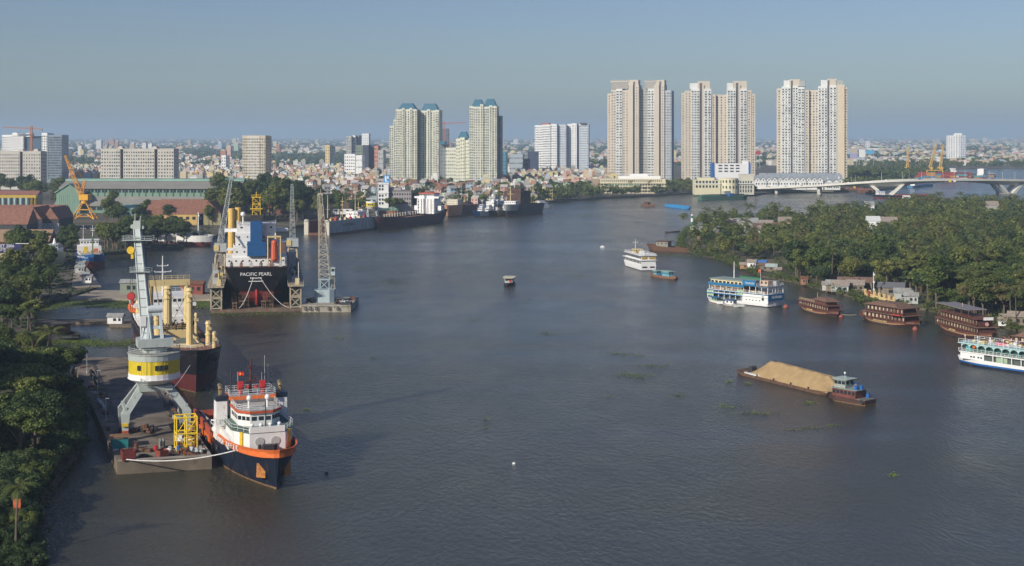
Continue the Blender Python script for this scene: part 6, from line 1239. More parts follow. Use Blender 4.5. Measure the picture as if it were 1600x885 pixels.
# ------------------------------------------------------------------ boats on the right of the river
FERB = mat('ferry_blue', (.02,.16,.34), .5, var=.1); TEAL = mat('teal_trim', (.05,.32,.33), .6)
def people(T, n, x0, x1, y, z, seed=1):
    rg = random.Random(seed)
    for k in range(n): MB().b2(-.5,.5,-.5,.5,0,.06).b2(-.45,.45,-.45,.45,.4,.75).b2(-.1,.1,-.1,.1,0,.5).build('table_set', [BROWN,CLEAN,CREAM][k%3], T, loc=(rg.uniform(x0,x1), rg.uniform(*y) if hasattr(y,'__len__') else y, z))
def posts(T, x0, x1, ys, z0, z1, n, m, nm='deck_post', r=.1):
    for y in ys:
        for k in range(n): MB().b2(-r,r,-r,r,0,z1-z0).build(nm, m, T, loc=(x0+(x1-x0)*k/(n-1), y, z0))
def ferry1():
    C_ = P(1000,423); d = Vector((-.222,.975,0)); nr = Vector((.975,.222,0)); L = 31; B = 7.8; c = C_+d*L/2+nr*B/2
    T = thing('passenger_ferry','white three deck passenger ferry with stern glass coloured yellow as if lit beside the blue boat','ferry',c,atan2(d.y,d.x)); h = L/2
    hull(L,B,lambda u: 3.0,lambda u: 2.9,[(.3,1),(3.,0)],ts=1,tw=.96,us=.05,ub=.7,pd=2.2,pw=1.8,rake=2.5).build('hull',[CLEAN,NAVY],T)
    m = block(T,-h+.2,h-6,-B/2+.15,B/2-.15,3,5.6,CLEAN,ws=12,ww=1.3,wh=1.6,nm='main_saloon'); windows(m,[((-h-.03,y,1.9),R(90),2.4,.8) for y in (-1.9,1.9)])
    up = block(T,-h+.3,h-8,-B/2+.2,B/2-.2,5.8,8.2,CLEAN,ws=12,ww=1.4,wh=1.5,nm='upper_saloon'); windows(up,[((-h+.2,y,7.),R(90),2.9,1.5) for y in (-1.9,1.9)],'curtain',m=mat('lit_glass_yellow',(.55,.38,.10),.7,var=.3,planks=3))  # yellow stern panes: the glow of lit glass put into colour
    MB().b2(-h-.4,h-5,-B/2-.4,B/2+.4,5.6,5.8).b2(-h-.4,h-7,-B/2-.4,B/2+.4,8.2,8.42).build('deck_edge',CLEAN,T)
    MB().rail([(-h,-B/2,8.4),(h-7,-B/2,8.4),(h-7,B/2,8.4),(-h,B/2,8.4)],1.,.07,close=True).build('railing',RLW,T)
    block(T,-2,3,-2,2,8.4,10.6,CREAM,wa=3,ws=3,nm='roof_house'); block(T,-h+1,-h+3,1.6,3.6,8.4,11,CLEAN,nm='locker'); mast(T,h-9,-1,8.4,15.5,.18,CLEAN,rad=False)
    people(T,12,-h+2,h-10,(-3,3),8.4,3)
ferry1(); bpy.data.objects['passenger_ferry'].scale = (1.08,1.,.86)
def restaurant():
    C_ = P(1200,481); d = Vector((.66,-.751,0)); nr = Vector((.751,.66,0)); L = 31; B = 9.4; c = C_-d*L/2+nr*B/2; h = L/2
    T = thing('restaurant_ferry','large white and blue floating restaurant boat with cream cabin and rooftop sign','ferry',c,atan2(d.y,d.x))
    hull(L,B,lambda u: 1.4,lambda u: 1.3,[(.25,1),(1.4,0)],ts=.7,tw=.6,us=.12,ub=.97,pd=4,pw=4,rake=.1).build('hull',[CLEAN,NAVY],T)
    MB().b2(3,h-.1,-B/2+.1,B/2-.1,1.4,4.4).build('white_hull_wall',CLEAN,T); windows(T,[((x,-B/2+.06,2.2),0,.5,.35) for x in (5,6.6,8.2,9.8,11.4)]+[((13,-B/2+.06,3.2),0,1,1.6)])
    MB().b2(-h+1,h,-B/2-.3,B/2+.3,3.5,3.7).b2(-h+1.5,h,-B/2-.3,B/2+.3,4.6,4.85).build('deck_slab',CLEAN,T); MB().b2(-h+1,3,-B/2-.35,-B/2-.31,3.2,3.6).b2(-h+1,h,-B/2-.35,-B/2-.31,4.55,4.75).build('blue_stripe',FERB,T)
    MB().b2(-h+2,3,-B/2+1.5,B/2-1,1.4,3.5).build('lower_saloon',mat('saloon_dark',(.08,.10,.09),.6),T); windows(T,[((-h+4+k*2.6,-B/2+1.46,2.5),0,1.8,1.2) for k in range(5)]); posts(T,-h+1.2,2.6,(-B/2,),1.3,4.6,7,CLEAN)
    MB().b2(-h+1,-h+4.2,-B/2-.05,-B/2+.1,2.2,4.4).b2(.4,3.4,-B/2-.05,-B/2+.1,3.8,5.6).build('green_awning',mat('pale_green_awning',(.32,.45,.30),.8),T)
    MB().b2(-h+3,4,-B/2+1.2,B/2-1,4.85,6.1).build('mid_deck_house',mat('saloon_red',(.20,.09,.06),.7,var=.4,sc=2),T); posts(T,-h+2,h-.2,(-B/2+.1,B/2-.1),4.85,7.4,11,CLEAN); posts(T,h-.25,h-.2,(-B/2+3,0,B/2-3),4.85,7.4,2,CLEAN)
    MB().b2(-h+1.6,h,-B/2-.2,B/2+.2,7.4,7.6).build('roof_deck',mat('blue_grey_deck',(.14,.18,.22),.7),T); MB().b2(-h+1.6,4,-B/2-.26,-B/2-.2,6.6,7.5).build('blue_awning',FERB,T)
    cb = MB().b2(-h+2.6,2.8,-B/2+.3,B/2-1.2,6.2,8.9).build('cream_cabin',mat('cabin_cream',(.66,.60,.38),.7),T); windows(cb,[((-h+2.6+ (h+.2)*(k+.5)/8,-B/2+.26,7.8),0,1.25,1.1) for k in range(8)]+[((-h+2.56,y,7.8),R(90),1.4,1.1) for y in (-2,1)])
    MB().b2(-h+2,6,-B/2-.1,B/2-.8,8.9,9.15).build('cabin_roof',mat('roof_grey_green',(.25,.31,.28),.7,var=.1),T); MB().b2(-5,6,B/2-1.3,B/2-.9,9.15,9.9).build('green_hedge_box',mat('box_green',(.03,.16,.08),.8),T)
    MB().rail([(3,-B/2,7.6),(h,-B/2,7.6),(h,B/2,7.6),(3,B/2,7.6)],1.,.05).rail([(-h+2,-B/2,4.85),(h,-B/2,4.85)],.9,.05).rail([(h,-B/2,4.85),(h,B/2,4.85)],.9,.05).rail([(h,-B/2,1.4),(h,B/2,1.4)],1.4,.05).build('railing',RLW,T)
    bn = MB().b2(h+.05,h+.2,-B/2-.1,B/2+.1,2.3,4.8).build('banner',FERB,T); MB().b2(3.6,9.9,-B/2-.5,-B/2-.35,7.5,9.7).build('roof_sign',FERB,T)
    text('TÀU SÀI GÒN',1.25,CLEAN,bn,(h+.22,.3,3.55),(R(90),0,R(90)),ext=.02,sx=.82); text('TÀU SÀI GÒN',.98,CLEAN,bn,(7.1,-B/2-.53,8.55),(R(90),0,0),ext=.02,sx=.74)
    block(T,9,13,-1.5,1.5,7.6,9.6,mat('cabin_peach',(.52,.38,.28),.7),ws=2); block(T,11,14.5,1.6,4,7.6,9.4,STEEL,nm='store_box'); flag(T,9.6,-1.8,8.6,1.3,5.2,R(150)); MB().tube((-h+9,2,9),(-h+9,2,15.6),.2,.1).build('mast',CLEAN,T)
    people(T,22,-h+3,h-1,(-B/2+.6,-B/2+1.1),4.85,5); people(T,10,4,h-1,(-3.5,3.5),4.85,6)
restaurant()
def smallboat(name, label, cat, a, c, B, sh, hm, house=None, hs=None, roof=None, extra=None, **k):
    T, L = ship(name, label, cat, a, c, B, (lambda u: sh+.6*(2*u-1)**2), [(.15,1),((lambda u: sh+.6*(2*u-1)**2),0)], [hm, MUCK, BROWN], 2, ub=.55, us=.3, ts=.5, tw=.4, thick=.12, **k); h = L/2
    if house:
        for (x0,x1,w,z0,z1,m) in hs: block(T,x0*h,x1*h,-w/2,w/2,z0,z1,m,ws=max(2,int((x1-x0)*h*.7)),wf=2,ww=.7,wh=.7,roof=roof)
    if extra: extra(T,h)
    return T
smallboat('motor_launch','narrow white and blue launch alongside the far end of the floating restaurant','boat',P(1110,471),P(1130,476),2.6,.9,CLEAN,True,[(-.5,.3,1.8,.8,2.,mat('pale_green_awning',(.32,.45,.30)))],FERB)
smallboat('motor_launch','grey canopied launch alongside the middle of the floating restaurant','boat',P(1131,477),P(1156,480),2.8,.8,STEEL,True,[(-.6,.4,2.,.7,2.2,CLEAN)],mat('tarp_blue',(.05,.13,.28),.7))
smallboat('blue_workboat','small wooden boat with turquoise cabins and drums behind the white ferry','boat',P(1019,431),P(1052,437),3.4,1.,mat('hull_wood',(.24,.11,.06),.7,var=.3),True,[(-.7,-.4,2.2,.9,2.6,mat('turquoise',(.16,.42,.50),.6)),(.15,.8,2.6,.9,3.2,mat('turquoise',(.16,.42,.50)))],mat('roof_mint',(.30,.44,.36),.7),lambda T,h:[MB().tube((0,0,0),(0,0,1.2),.5,n=10).build('drum',BLUEP,T,loc=(x*h,y,.9)) for x,y in ((-.2,.8),(-.1,-.7),(.05,.6))])
def midboat():
    T, L = ship('river_taxi','lone small boat with a pale flat canopy in mid river','boat',Vector((-.6,618,0)),Vector((-1.8,609,0)),4.6,lambda u: .9+.5*u,[(lambda u:.9+.5*u,0)],[DARK,STEEL],1,ub=.6)
    block(T,-3,2.4,-1.7,1.7,1,3,STEEL,wf=2,ww=.8,ws=3); MB().b2(-4,3.2,-2.6,2.6,3.3,3.5).b2(-3.6,3.9,-2,2,3.02,3.12).build('canopy',mat('canopy_cream',(.58,.56,.42),.7),T); MB().b2(2.42,2.5,.4,1.4,1.2,2.6).build('red_panel',REDP,T)
midboat()
def sandbarge():
    a, c = P(1146,584), P(1291,620); loc, rz, L = place(a, c); h = L/2; B = 9.6; loc = loc+Vector((-sin(rz),cos(rz),0))*B/2
    T = thing('sand_barge','long low rusty barge heaped with yellow sand','barge',loc,rz)
    hull(L,B,lambda u: .75+.25*(abs(2*u-1))**3,lambda u: .6,[(lambda u:.75+.25*(abs(2*u-1))**3,0)],ts=.75,tw=.6,us=.12,ub=.88,pd=2.2,pw=2.,rake=1.5,srake=.5,dm=0).build('hull',[mat('barge_rust',(.13,.075,.05),.9,var=.4,sc=1,rust=.3)],T)
    nx, ny = 80, 28; vs = []; rg = random.Random(2)
    from mathutils import noise as NZ
    for i in range(nx+1):
        for j in range(ny+1):
            x = -h+4.6+(L-5.2)*i/nx; y = (-1+2*j/ny)*(B/2-.45); e = min(1,(x+h-4.4)/6.2)*min(1,(h-.3-x)/4.5); e = max(0,e)**.8
            t = (1-abs(y)/(B/2-.4))**.85; hh = (4.3-.9*(x+h)/L)*t*e+.35*NZ.noise(Vector((x*.35,y*.35,0)))*t+.12*NZ.noise(Vector((x*1.5,y*1.5,0)))
            if y > 0: hh = max(hh, (3.9-.9*(x+h)/L)*min(1,(1-abs(y)/(B/2-.4))*2.2)*e)
            vs.append((x,y,.62+max(0,hh)))
    b = MB(); b.add(vs,[(i*(ny+1)+j,(i+1)*(ny+1)+j,(i+1)*(ny+1)+j+1,i*(ny+1)+j+1) for i in range(nx) for j in range(ny)])
    s_ = b.build('sand_load',mat('river_sand',(.38,.265,.13),.95,var=.12,sc=.5,bump=.25),None,True); s_.location = loc; s_.rotation_euler=(0,0,rz); tag(s_,'long steep heap of yellow river sand filling the barge','sand')
    for k,x in enumerate((-.72,-.66,-.58,-.5)): MB().box((0,0,.2),(1.6,.7,.4),.2*k).build('cement_sack',mat('sack_white',(.6,.6,.58),.8,var=.2),T,loc=(x*h,-B/2+.55,.75))
    MB().tube((0,-.8,.8),(0,.8,.8),.7,n=10).box((0,0,.3),(1.6,2,.6)).build('anchor_winch',DARK,T,loc=(-h+2.4,0,.6))
    for k in range(5): MB().tube((0,0,0),(0,0,.5),.2).build('bollard',DARK,T,loc=(-h+3+k*7,-B/2+.3,.75))
sandbarge()
def pusher():
    a, c = P(1299,626)+Vector((1.6,2,0)), P(1364,636)+Vector((0,2.4,0)); T, L = ship('pusher_tug','old wooden pusher boat with grey green roofs and blue drums pushing the sand barge','tugboat',c,a,5.2,lambda u:1.1+.3*u,[(.2,1),(lambda u:1.1+.3*u,0)],[mat('dark_wood',(.07,.035,.03),.7,var=.3),MUCK,SCR],2,ub=.8,ts=.9,tw=.8,pd=3,pw=2); h = L/2
    WD = mat('red_wood_wall',(.16,.05,.04),.7,var=.3,sc=2); RG = mat('roof_grey_green2',(.26,.31,.28),.7,var=.15,rust=.2)
    block(T,-h*.45,h*.9,-2.2,2.2,1.2,3.2,WD,ws=6,ww=.8,wh=.8); MB().b2(-h*.55,h*.95,-2.5,2.5,3.2,3.35).build('lower_roof',RG,T)
    block(T,h*.2,h*.85,-1.7,1.7,3.35,5.4,mat('wheelhouse_grey',(.30,.34,.31),.7,var=.2),ws=3,wf=3,wa=2,ww=.9,wh=.8,nm='wheelhouse'); MB().b2(h*.05,h*.95,-2.1,2.1,5.4,5.55).build('wheelhouse_roof',mat('roof_pale_mint',(.38,.46,.42),.7,var=.1),T)
    for x,y,m,q in ((-.35,1.2,BLUEP,'drum'),(-.45,-.2,BLUEP,'drum'),(-.62,-1.7,BLUEP,'drum'),(-.2,.3,mat('sack_tan',(.45,.32,.18),.8),'sack'),(.1,-1.8,BLUEP,'crate')): MB().tube((0,0,0),(0,0,1),.5,n=12).tube((0,0,.45),(0,0,.55),.54,n=12).build(q,m,T,loc=(x*h,y,3.35 if x > -.5 else 1.3))
    MB().tube((h*.3,0,5.5),(h*.3,0,8.8),.07).box((h*.3,0,7.6),(.05,1,.05)).build('mast',DARK,T); MB().ball((h*.4,.5,6.9),.28,8).tube((h*.4,.5,5.5),(h*.4,.5,6.8),.04).build('mast_lamp',CLEAN,T); fender(T,[(-h+1.5,-2.7,.9),(-h+.6,2.7,.9),(0,-2.8,.9)],.4)
    MB().b2(-h,-h*.45,-2.2,2.2,1.15,1.3).build('stern_deck',mat('grey_planks',(.20,.19,.17),.9,var=.3,planks=3),T)
pusher()
RBN = mat('junk_brown',(.15,.062,.042),.6,var=.25,sc=2); RTL = mat('junk_roof',(.22,.125,.085),.8,var=.2,sc=1.5,planks=2.)
def junk(name, label, lft, cor, B, hz_, decks, roofz, roof='hip', planter=False, cat='boat', mark=None):
    d = (cor-lft); d.z = 0; L = d.length; d.normalize(); nr = Vector((-d.y,d.x,0)); nr = nr if nr.y > 0 or nr.x > 0 else -nr; c = (lft+cor)/2+nr*B/2; T = thing(name, label, cat, c, atan2(d.y,d.x)); h = L/2+1
    sh = lambda u: hz_+1.1*abs(2*u-1)**2.6+.3*(1-u)
    hull(2*h,B,sh,lambda u: hz_-.1,[(.2,2),(lambda u: sh(u)-1.,3),(lambda u: sh(u)-.55,1),(sh,0)],ts=.2,tw=.05,us=.4,ub=.7,pd=2.6,pw=1.6,rake=1.8,srake=2.4,dm=0,bluff=.7).build('hull',[RBN,mat('junk_cream_stripe',(.38,.22,.12),.6),DARK,mat('junk_dark',(.06,.025,.02),.6,var=.3)],T)
    z = hz_
    for k in range(decks):
        x0, x1 = -h+2.6+k*1.2, h-1.6-k*1.; w = B-1.6-k*.6
        MB().b2(x0+.5,x1-.5,-w/2+.7,w/2-.7,z,z+2.3).build('saloon',mat('junk_inner',(.08,.03,.025),.7,var=.4,sc=2),T); n = max(6,int((x1-x0)/1.8)); posts(T,x0,x1,(-w/2,w/2),z,z+2.3,n,RBN,'veranda_post')
        windows(T,[((x0+(x1-x0)*(j+.5)/n,-w/2+.66,z+1.3),0,.8,1.2) for j in range(n)],'pale_curtain',m=mat('curtain_pale',(.50,.42,.30),.8,var=.3)); MB().rail([(x0,-w/2,z),(x1,-w/2,z),(x1,w/2,z),(x0,w/2,z)],.8,.06,1.2,close=True).build('veranda_rail',RBN,T)
        MB().b2(x0-.4,x1+.4,-w/2-.4,w/2+.4,z+2.3,z+2.5).build('deck_roof',RTL if k < decks-1 or roof == 'hip' else RBN,T); z += 2.5
    if roof == 'hip':
        MB().hip(0,0,z,(2*h-6)*.8,B-2,roofz-z if roofz-z > .8 else 1.2,.6,.5).build('hip_roof',RTL,T)
    elif roof == 'small': MB().b2(h*.1,h*.7,-B*.3,B*.3,z,z+1.2).build('upper_cabin',RBN,T); MB().hip(h*.4,0,z+1.2,h*.75,B*.7,1.1,.5,.4).build('cabin_roof',RTL,T); MB().rail([(-h+3,-B/2+1,z),(h*.1,-B/2+1,z)],.8,.06).build('roof_rail',CREAM,T)
    else: posts(T,-h+4,h*.5,(-B/2+1.4,B/2-1.4),z,z+2.1,5,RBN); MB().b2(-h+3,h*.5,-B/2+.8,B/2-.8,z+2.1,z+2.3).build('sun_roof',mat('slate_awning',(.22,.20,.21),.7,var=.1),T)
    MB().tube((-h*.1,0,z),(-h*.1,0,z+3.4),.07).build('mast',CREAM,T); MB().tube((-h+1.2,0,hz_+.5),(-h-.4,0,hz_+1.9),.16).build('bowsprit',RBN,T)
    for s in (-1,1): MB().ball((-h+2.2,s*B*.3,hz_+1.1),.35,8).build('bow_eye',mat('eye_white',(.7,.65,.55),.6),T)
    if mark: text(mark,.8,CREAM,T,(0,-B/2-.14,hz_-.1),ext=.04)
    return T, h, z
junk('junk_boat','low brown wooden junk with small stepped roof, leftmost of the brown boats',P(1242,483),P(1290,496)+Vector((0,0,0)),7.5,1.4,1,0,'small',mark='INDOCHINA')
T,h,z = junk('junk_boat','double deck brown junk with broad tiled hip roof and red awning',P(1340,501),P(1412,513),9.5,1.3,2,7.4,'hip',mark='INDOCHINA JUNK'); MB().b2(h*.45,h*.8,-5.4,-4.0,3.9,4.05).build('red_awning',mat('awning_red',(.62,.10,.06),.7),T)
T,h,z = junk('junk_boat','tall three deck brown junk with plants under a grey sun roof',P(1455,516),P(1524,536),8.6,2.2,2,8,'flat',mark='BEN NGHE'); MB().b2(h-.9,h-.6,-1.6,1.6,z-.2,z+.7).build('name_board',CLEAN,T); MB().tube((h-1.8,0,z-1.6),(h-1.5,0,z-1.6),.6,n=14).build('round_emblem',mat('emblem_pink',(.6,.32,.28),.7),T)
junk('junk_boat','brown roofed boat cut by the right edge behind the white and teal ferry',P(1572,543)+Vector((0,0,0)),P(1640,552),6,1.3,1,4,'hip')
def tealferry():
    a, c = P(1493,569), P(1603,585); d = (c-a).normalized(); nr = Vector((-d.y,d.x,0)); L = 36; B = 8; ctr = a+d*L/2+nr*B/2; h = L/2; T = thing('party_ferry','white and teal two deck ferry with arched upper windows at the right edge','ferry',ctr,atan2(d.y,d.x))
    hull(L,B,lambda u:1.9+.5*(1-u)**3,lambda u:1.8,[(.5,2),(1.,1),(lambda u:1.9+.5*(1-u)**3,0)],ts=.5,tw=.3,us=.25,ub=.9,pd=3,pw=2,rake=1,srake=.6).build('hull',[CLEAN,BLUEP,NAVY],T)
    MB().b2(-h+4,h-1,-B/2+.9,B/2-.9,1.8,3.9).build('lower_saloon',mat('saloon_dark',(.08,.10,.09)),T); MB().b2(-h+1.5,-h+9,-B/2+.12,B/2-.12,1.9,3.6).b2(-h+1.2,h,-B/2-.1,B/2+.1,3.7,3.95).build('white_side_wall',CLEAN,T); windows(T,[((-h+5+k*.9+(.5 if k > 1 else 0),-B/2+.08,2.7),0,.55,.4) for k in range(4)]); MB().b2(-h+12.6,-h+16,-B/2+.6,-B/2+.8,2,3.6).build('green_shutter',mat('pale_green_awning',(.32,.45,.30)),T)
    posts(T,-h+9,h-1,(-B/2+.1,),1.9,3.7,10,CLEAN); posts(T,-h+2,h-1,(-B/2,B/2),3.95,6.2,14,mat('post_teal',(.28,.5,.5),.6))
    MB().b2(-h+3,h-1,-B/2+1.4,B/2-1.4,3.95,6.1).build('upper_saloon',mat('deep_teal',(.015,.08,.07),.6),T)
    wv = mat('valance_mint',(.42,.62,.62),.6); o = MB().b2(-h+1,h,-B/2-.4,B/2+.4,6.2,6.45).build('roof_deck',wv,T)
    b = MB(); n = 14; st = (L-3)/13
    for k in range(13):
        x0 = -h+2+k*st; pts = [(x0,6.2),(x0,5.1)]+[(x0+st/2-st/2*cos(pi*j/8),5.1+.95*sin(pi*j/8)) for j in range(1,8)]+[(x0+st,5.1),(x0+st,6.2)]; b.prof(pts,-B/2-.12,-B/2)
    b.build('arched_valance',wv,T); MB().b2(-h+2.6,-h+4.6,-B/2+1.2,-B/2+1.36,4,6).build('teal_panel',TEAL,T); MB().ball((-h+5.4,-B/2+1.,5.4),.55,10).build('orange_lifering',ORG,T)
    MB().rail([(-h+1,-B/2,6.45),(h,-B/2,6.45)],1.,.05,1.6,2).rail([(-h+1,-B/2,3.95),(h,-B/2,3.95)],.9,.05,1.2,2).rail([(-h+1,B/2,6.45),(h,B/2,6.45)],1.,.05,1.6).build('railing',RLW,T)
    for k in range(8): MB().tube((0,0,0),(0,0,1.9),.07).ball((0,0,2.),.22,8).build('globe_lamp',CLEAN,T,loc=(-h+3+k*4,-B/2+.2,6.45))
    people(T,26,-h+4,h-1,(-B/2+.7,B/2-.7),6.45,8); MB().b2(-h+6,-h+8,-2,-.6,6.45,7.2).build('yellow_box',YEL,T); MB().b2(-h+11,-h+14.5,-1.4,-.9,6.45,7.2).build('pink_banner',mat('pink',(.55,.12,.18),.7),T)
tealferry()
for i,(x,y,r,lab) in enumerate(((1056,436.5,1.0,'faded red mooring buoy at the blue boat bow'),(1228,481,1.,'red mooring buoy by the floating restaurant corner'),(1314,496,.95,'rust red buoy between the first two brown junks'),(1430,516,.95,'rust red buoy at the stern of the double deck junk'),(1448,477,1.,'bright red buoy near the wooded shore'))): tag(MB().ball((0,0,.25),r,12).tube((0,0,r),(0,0,r+.35),.15).build('mooring_buoy',mat('buoy_red',(.28,.08,.055),.7,var=.2),None,True,loc=P(x,y)),lab,'buoy')
rope('mooring_rope','thin rope from the double deck junk to its buoy',sag((139,480,1.8),P(1429,515)+Vector((0,0,1)),.3),.05,CREAM)
rope('mooring_rope','thin rope from the round buoy to the bow of the double deck junk',sag(P(1315,496)+Vector((0,0,1)),P(1338,500)+Vector((0,0,1.8)),.15),.05,CREAM)
# distant craft
smallboat('sampan','thin brown sampan off the lighthouse point','boat',P(1039,364),P(1058,363),2,.5,SCR)
smallboat('small_boat','rusty little boat far out before the podium building','boat',P(1003,322),P(1022,323),4,1.6,RUST,True,[(-.5,.2,3,1.5,3.6,SCR)],SCR)
T,L = ship('blue_barge','bright blue flat barge before the wooded point','barge',P(1043,323),P(1076,327),7,lambda u:2.2,[(lambda u:2.2,0)],[mat('bright_blue',(.04,.26,.55),.6),mat('bright_blue',(.04,.26,.55))],1,ub=.9,us=.05)
GRB = mat('barge_green',(.05,.13,.09),.7,var=.3,rust=.2); T,L = ship('green_barge','long dark green barge moored before the riverside hall','barge',P(1093,313),P(1166,311),9,lambda u:3.4+1.2*abs(2*u-1)**3,[(lambda u:3.4+1.2*abs(2*u-1)**3,0)],[GRB,SCR],1,ub=.85,us=.1); MB().b2(-L/2+3,-4,-3,3,3,4.6).build('cargo_cover',mat('cover_green',(.06,.2,.12),.8),T); block(T,L*.12,L*.2,-2,2,3,6,BLUEP,ws=2)
T,L = ship('green_barge','dark barge lying behind the green one','barge',P(1100,309),P(1160,307.5),8,lambda u:3.,[(lambda u:3.,0)],[DARK,SCR],1,ub=.85,us=.1); block(T,0,8,-2,2,3,6.4,STEEL,ws=3)
T,L = ship('derelict_boat','dark derelict timber boat at the wooded point','boat',P(1084,394),P(1016,391),8,lambda u:2.4+1.3*u**4,[(lambda u:2.4+1.3*u**4,0)],[SCR,mat('grey_planks',(.20,.19,.17))],1,ub=.8,us=.1); block(T,L*.05,L*.32,-2.6,2.6,2.4,5.2,mat('weathered_grey',(.26,.25,.2),.9,var=.3),ws=3,roof=SCR); MB().tube((L*.1,0,5),(L*.12,0,9),.1).build('mast',SCR,T)
T,L = ship('red_barge','long red decked cargo boat with white cabin under the bridge','barge',P(1452,309),P(1366,310),10,lambda u:2.4+1.6*u**3,[(1.,1),(lambda u:2.4+1.6*u**3,0)],[NAVY,mat('red_bottom',(.24,.03,.028)),mat('red_hatch',(.26,.07,.055),.8,var=.2)],2,ub=.9,us=.05); MB().b2(-L*.45,L*.1,-3.6,3.6,2.4,3.8).build('hatch_cover',mat('red_hatch',(.26,.07,.055)),T); block(T,L*.33,L*.45,-3,3,3,7.4,CLEAN,ws=3,wf=3,roof=BLUEP); 
T,L = ship('red_barge','second red decked barge nearer the trees below the V pier','barge',P(1400,313.5),P(1450,314),9,lambda u:2.,[(lambda u:2.,0)],[RUST,mat('red_hatch',(.26,.07,.055))],1,ub=.9,us=.05); block(T,-L*.3,-L*.05,-2,2,2,5,CLEAN,ws=3)
T,L = ship('blue_cargo_boat','slim blue cargo boat seen under the bridge span','boat',P(1422,294),P(1456,290.5),9,lambda u:2.6,[(lambda u:2.6,0)],[FERB,STEEL],1,ub=.85,us=.1); block(T,-L*.4,-L*.2,-3,3,2.6,6.5,CLEAN,ws=2)
T,L = ship('white_coaster','white coaster with high bridge beyond the container yard','ship',P(1531,277),P(1552,276),12,lambda u:5.,[(lambda u:5.,0)],[WHITE,STEEL],1,ub=.8); block(T,-L*.45,-L*.2,-5,5,5,13,CLEAN,ws=3)
smallboat('small_boat','white boat beyond the container yard on the far river','boat',P(1484,270),P(1494,270.5),8,3,CLEAN,True,[(-.5,.4,6,3,8,CLEAN)])
for k,(x0,x1,y) in enumerate(((1291,1322,300.5),(1318,1352,299.5),(1340,1366,301.5))): T,L = ship('rusty_barge',['rust red barge heaped with gear at the bank left of the V pier','middle rust red barge at the bank near the V pier','rust red barge nearest the V pier'][k],'barge',P(x0,y),P(x1,y),9,lambda u:3.,[(lambda u:3.,0)],[RUST,RUST],1,ub=.9,us=.1); [MB().box((0,0,1),(6,5,2),.3,taper=.5).build('cargo_heap',mat('red_soil',(.22,.09,.06),.9,var=.3),T,loc=(-L*.3+q*L*.2,0,2.6)) for q in range(4)]; MB().b2(-1,1,-1,1,3,6).build('excavator_cab',YEL,T) if k == 1 else None
smallboat('small_boat','small dark tug right of the rusty barges','boat',P(1353,303.5),P(1366,304),4.5,1.8,NAVY,True,[(-.3,.3,3,1.6,4.4,DARK)])
tag(MB().b2(0,2.4,0,1,0,.7).ball((1.2,.5,.8),.5,8).build('float',CLEAN,None,loc=P(938,387)),'tiny white float adrift left of the white ferry','float')
tag(MB().ball((0,0,0),.35,8).build('float',DARK,None,loc=P(510,740)),'small dark float right of the tug','float'); tag(MB().ball((0,0,0),.35,8).build('float',CLEAN,None,loc=P(803,725)),'tiny white float in the middle of the near river','float')
# ------------------------------------------------------------------ point and shore of the wooded bank
c = P(1082,366)+Vector((0,2,1)); k = c.y/2200; T = thing('river_beacon','slim green and white banded river beacon on the wooded point','beacon',c,0); LG = mat('beacon_green',(.02,.20,.12),.6)
for j,(z0,z1,m) in enumerate(((0,2,CLEAN),(2,4.6,CLEAN),(4.6,7,LG),(7,9.4,CLEAN),(9.4,11,LG),(11,12,CLEAN))): MB().tube((0,0,z0),(0,0,z1-.01),1.1-j*.08,1.05-j*.08,n=12).build('tower_band',m,T)
MB().b2(-3,1,-2,2,-1,.6).build('base',CLEAN,T); MB().tube((0,0,12),(0,0,13.2),.4,.1).build('lantern',LG,T)
def shacks(lst):
    for (x,y,w,d,h,wm,rm,lab,st) in lst:
        c = P(x,y); c.z = 1.0 if not st else .9
        T = hut('shack' if st else 'house', lab, c, (w,d,h), wm, rm, R(-18), 'shack' if st else 'house')
        if st:
            for q in (-w/2+.3,0,w/2-.3): MB().b2(-.12,.12,-.12,.12,-2.2,0).build('stilt',SCR,T,loc=(q,-d/2+.2,0))
TIN = mat('tin_rust',(.30,.26,.22),.8,var=.3,rust=.4,rcol=(.22,.10,.06)); RRT = mat('rust_tin_red',(.17,.105,.08),.85,var=.3); PLW = mat('plank_wall',(.28,.23,.17),.9,var=.3,planks=3)
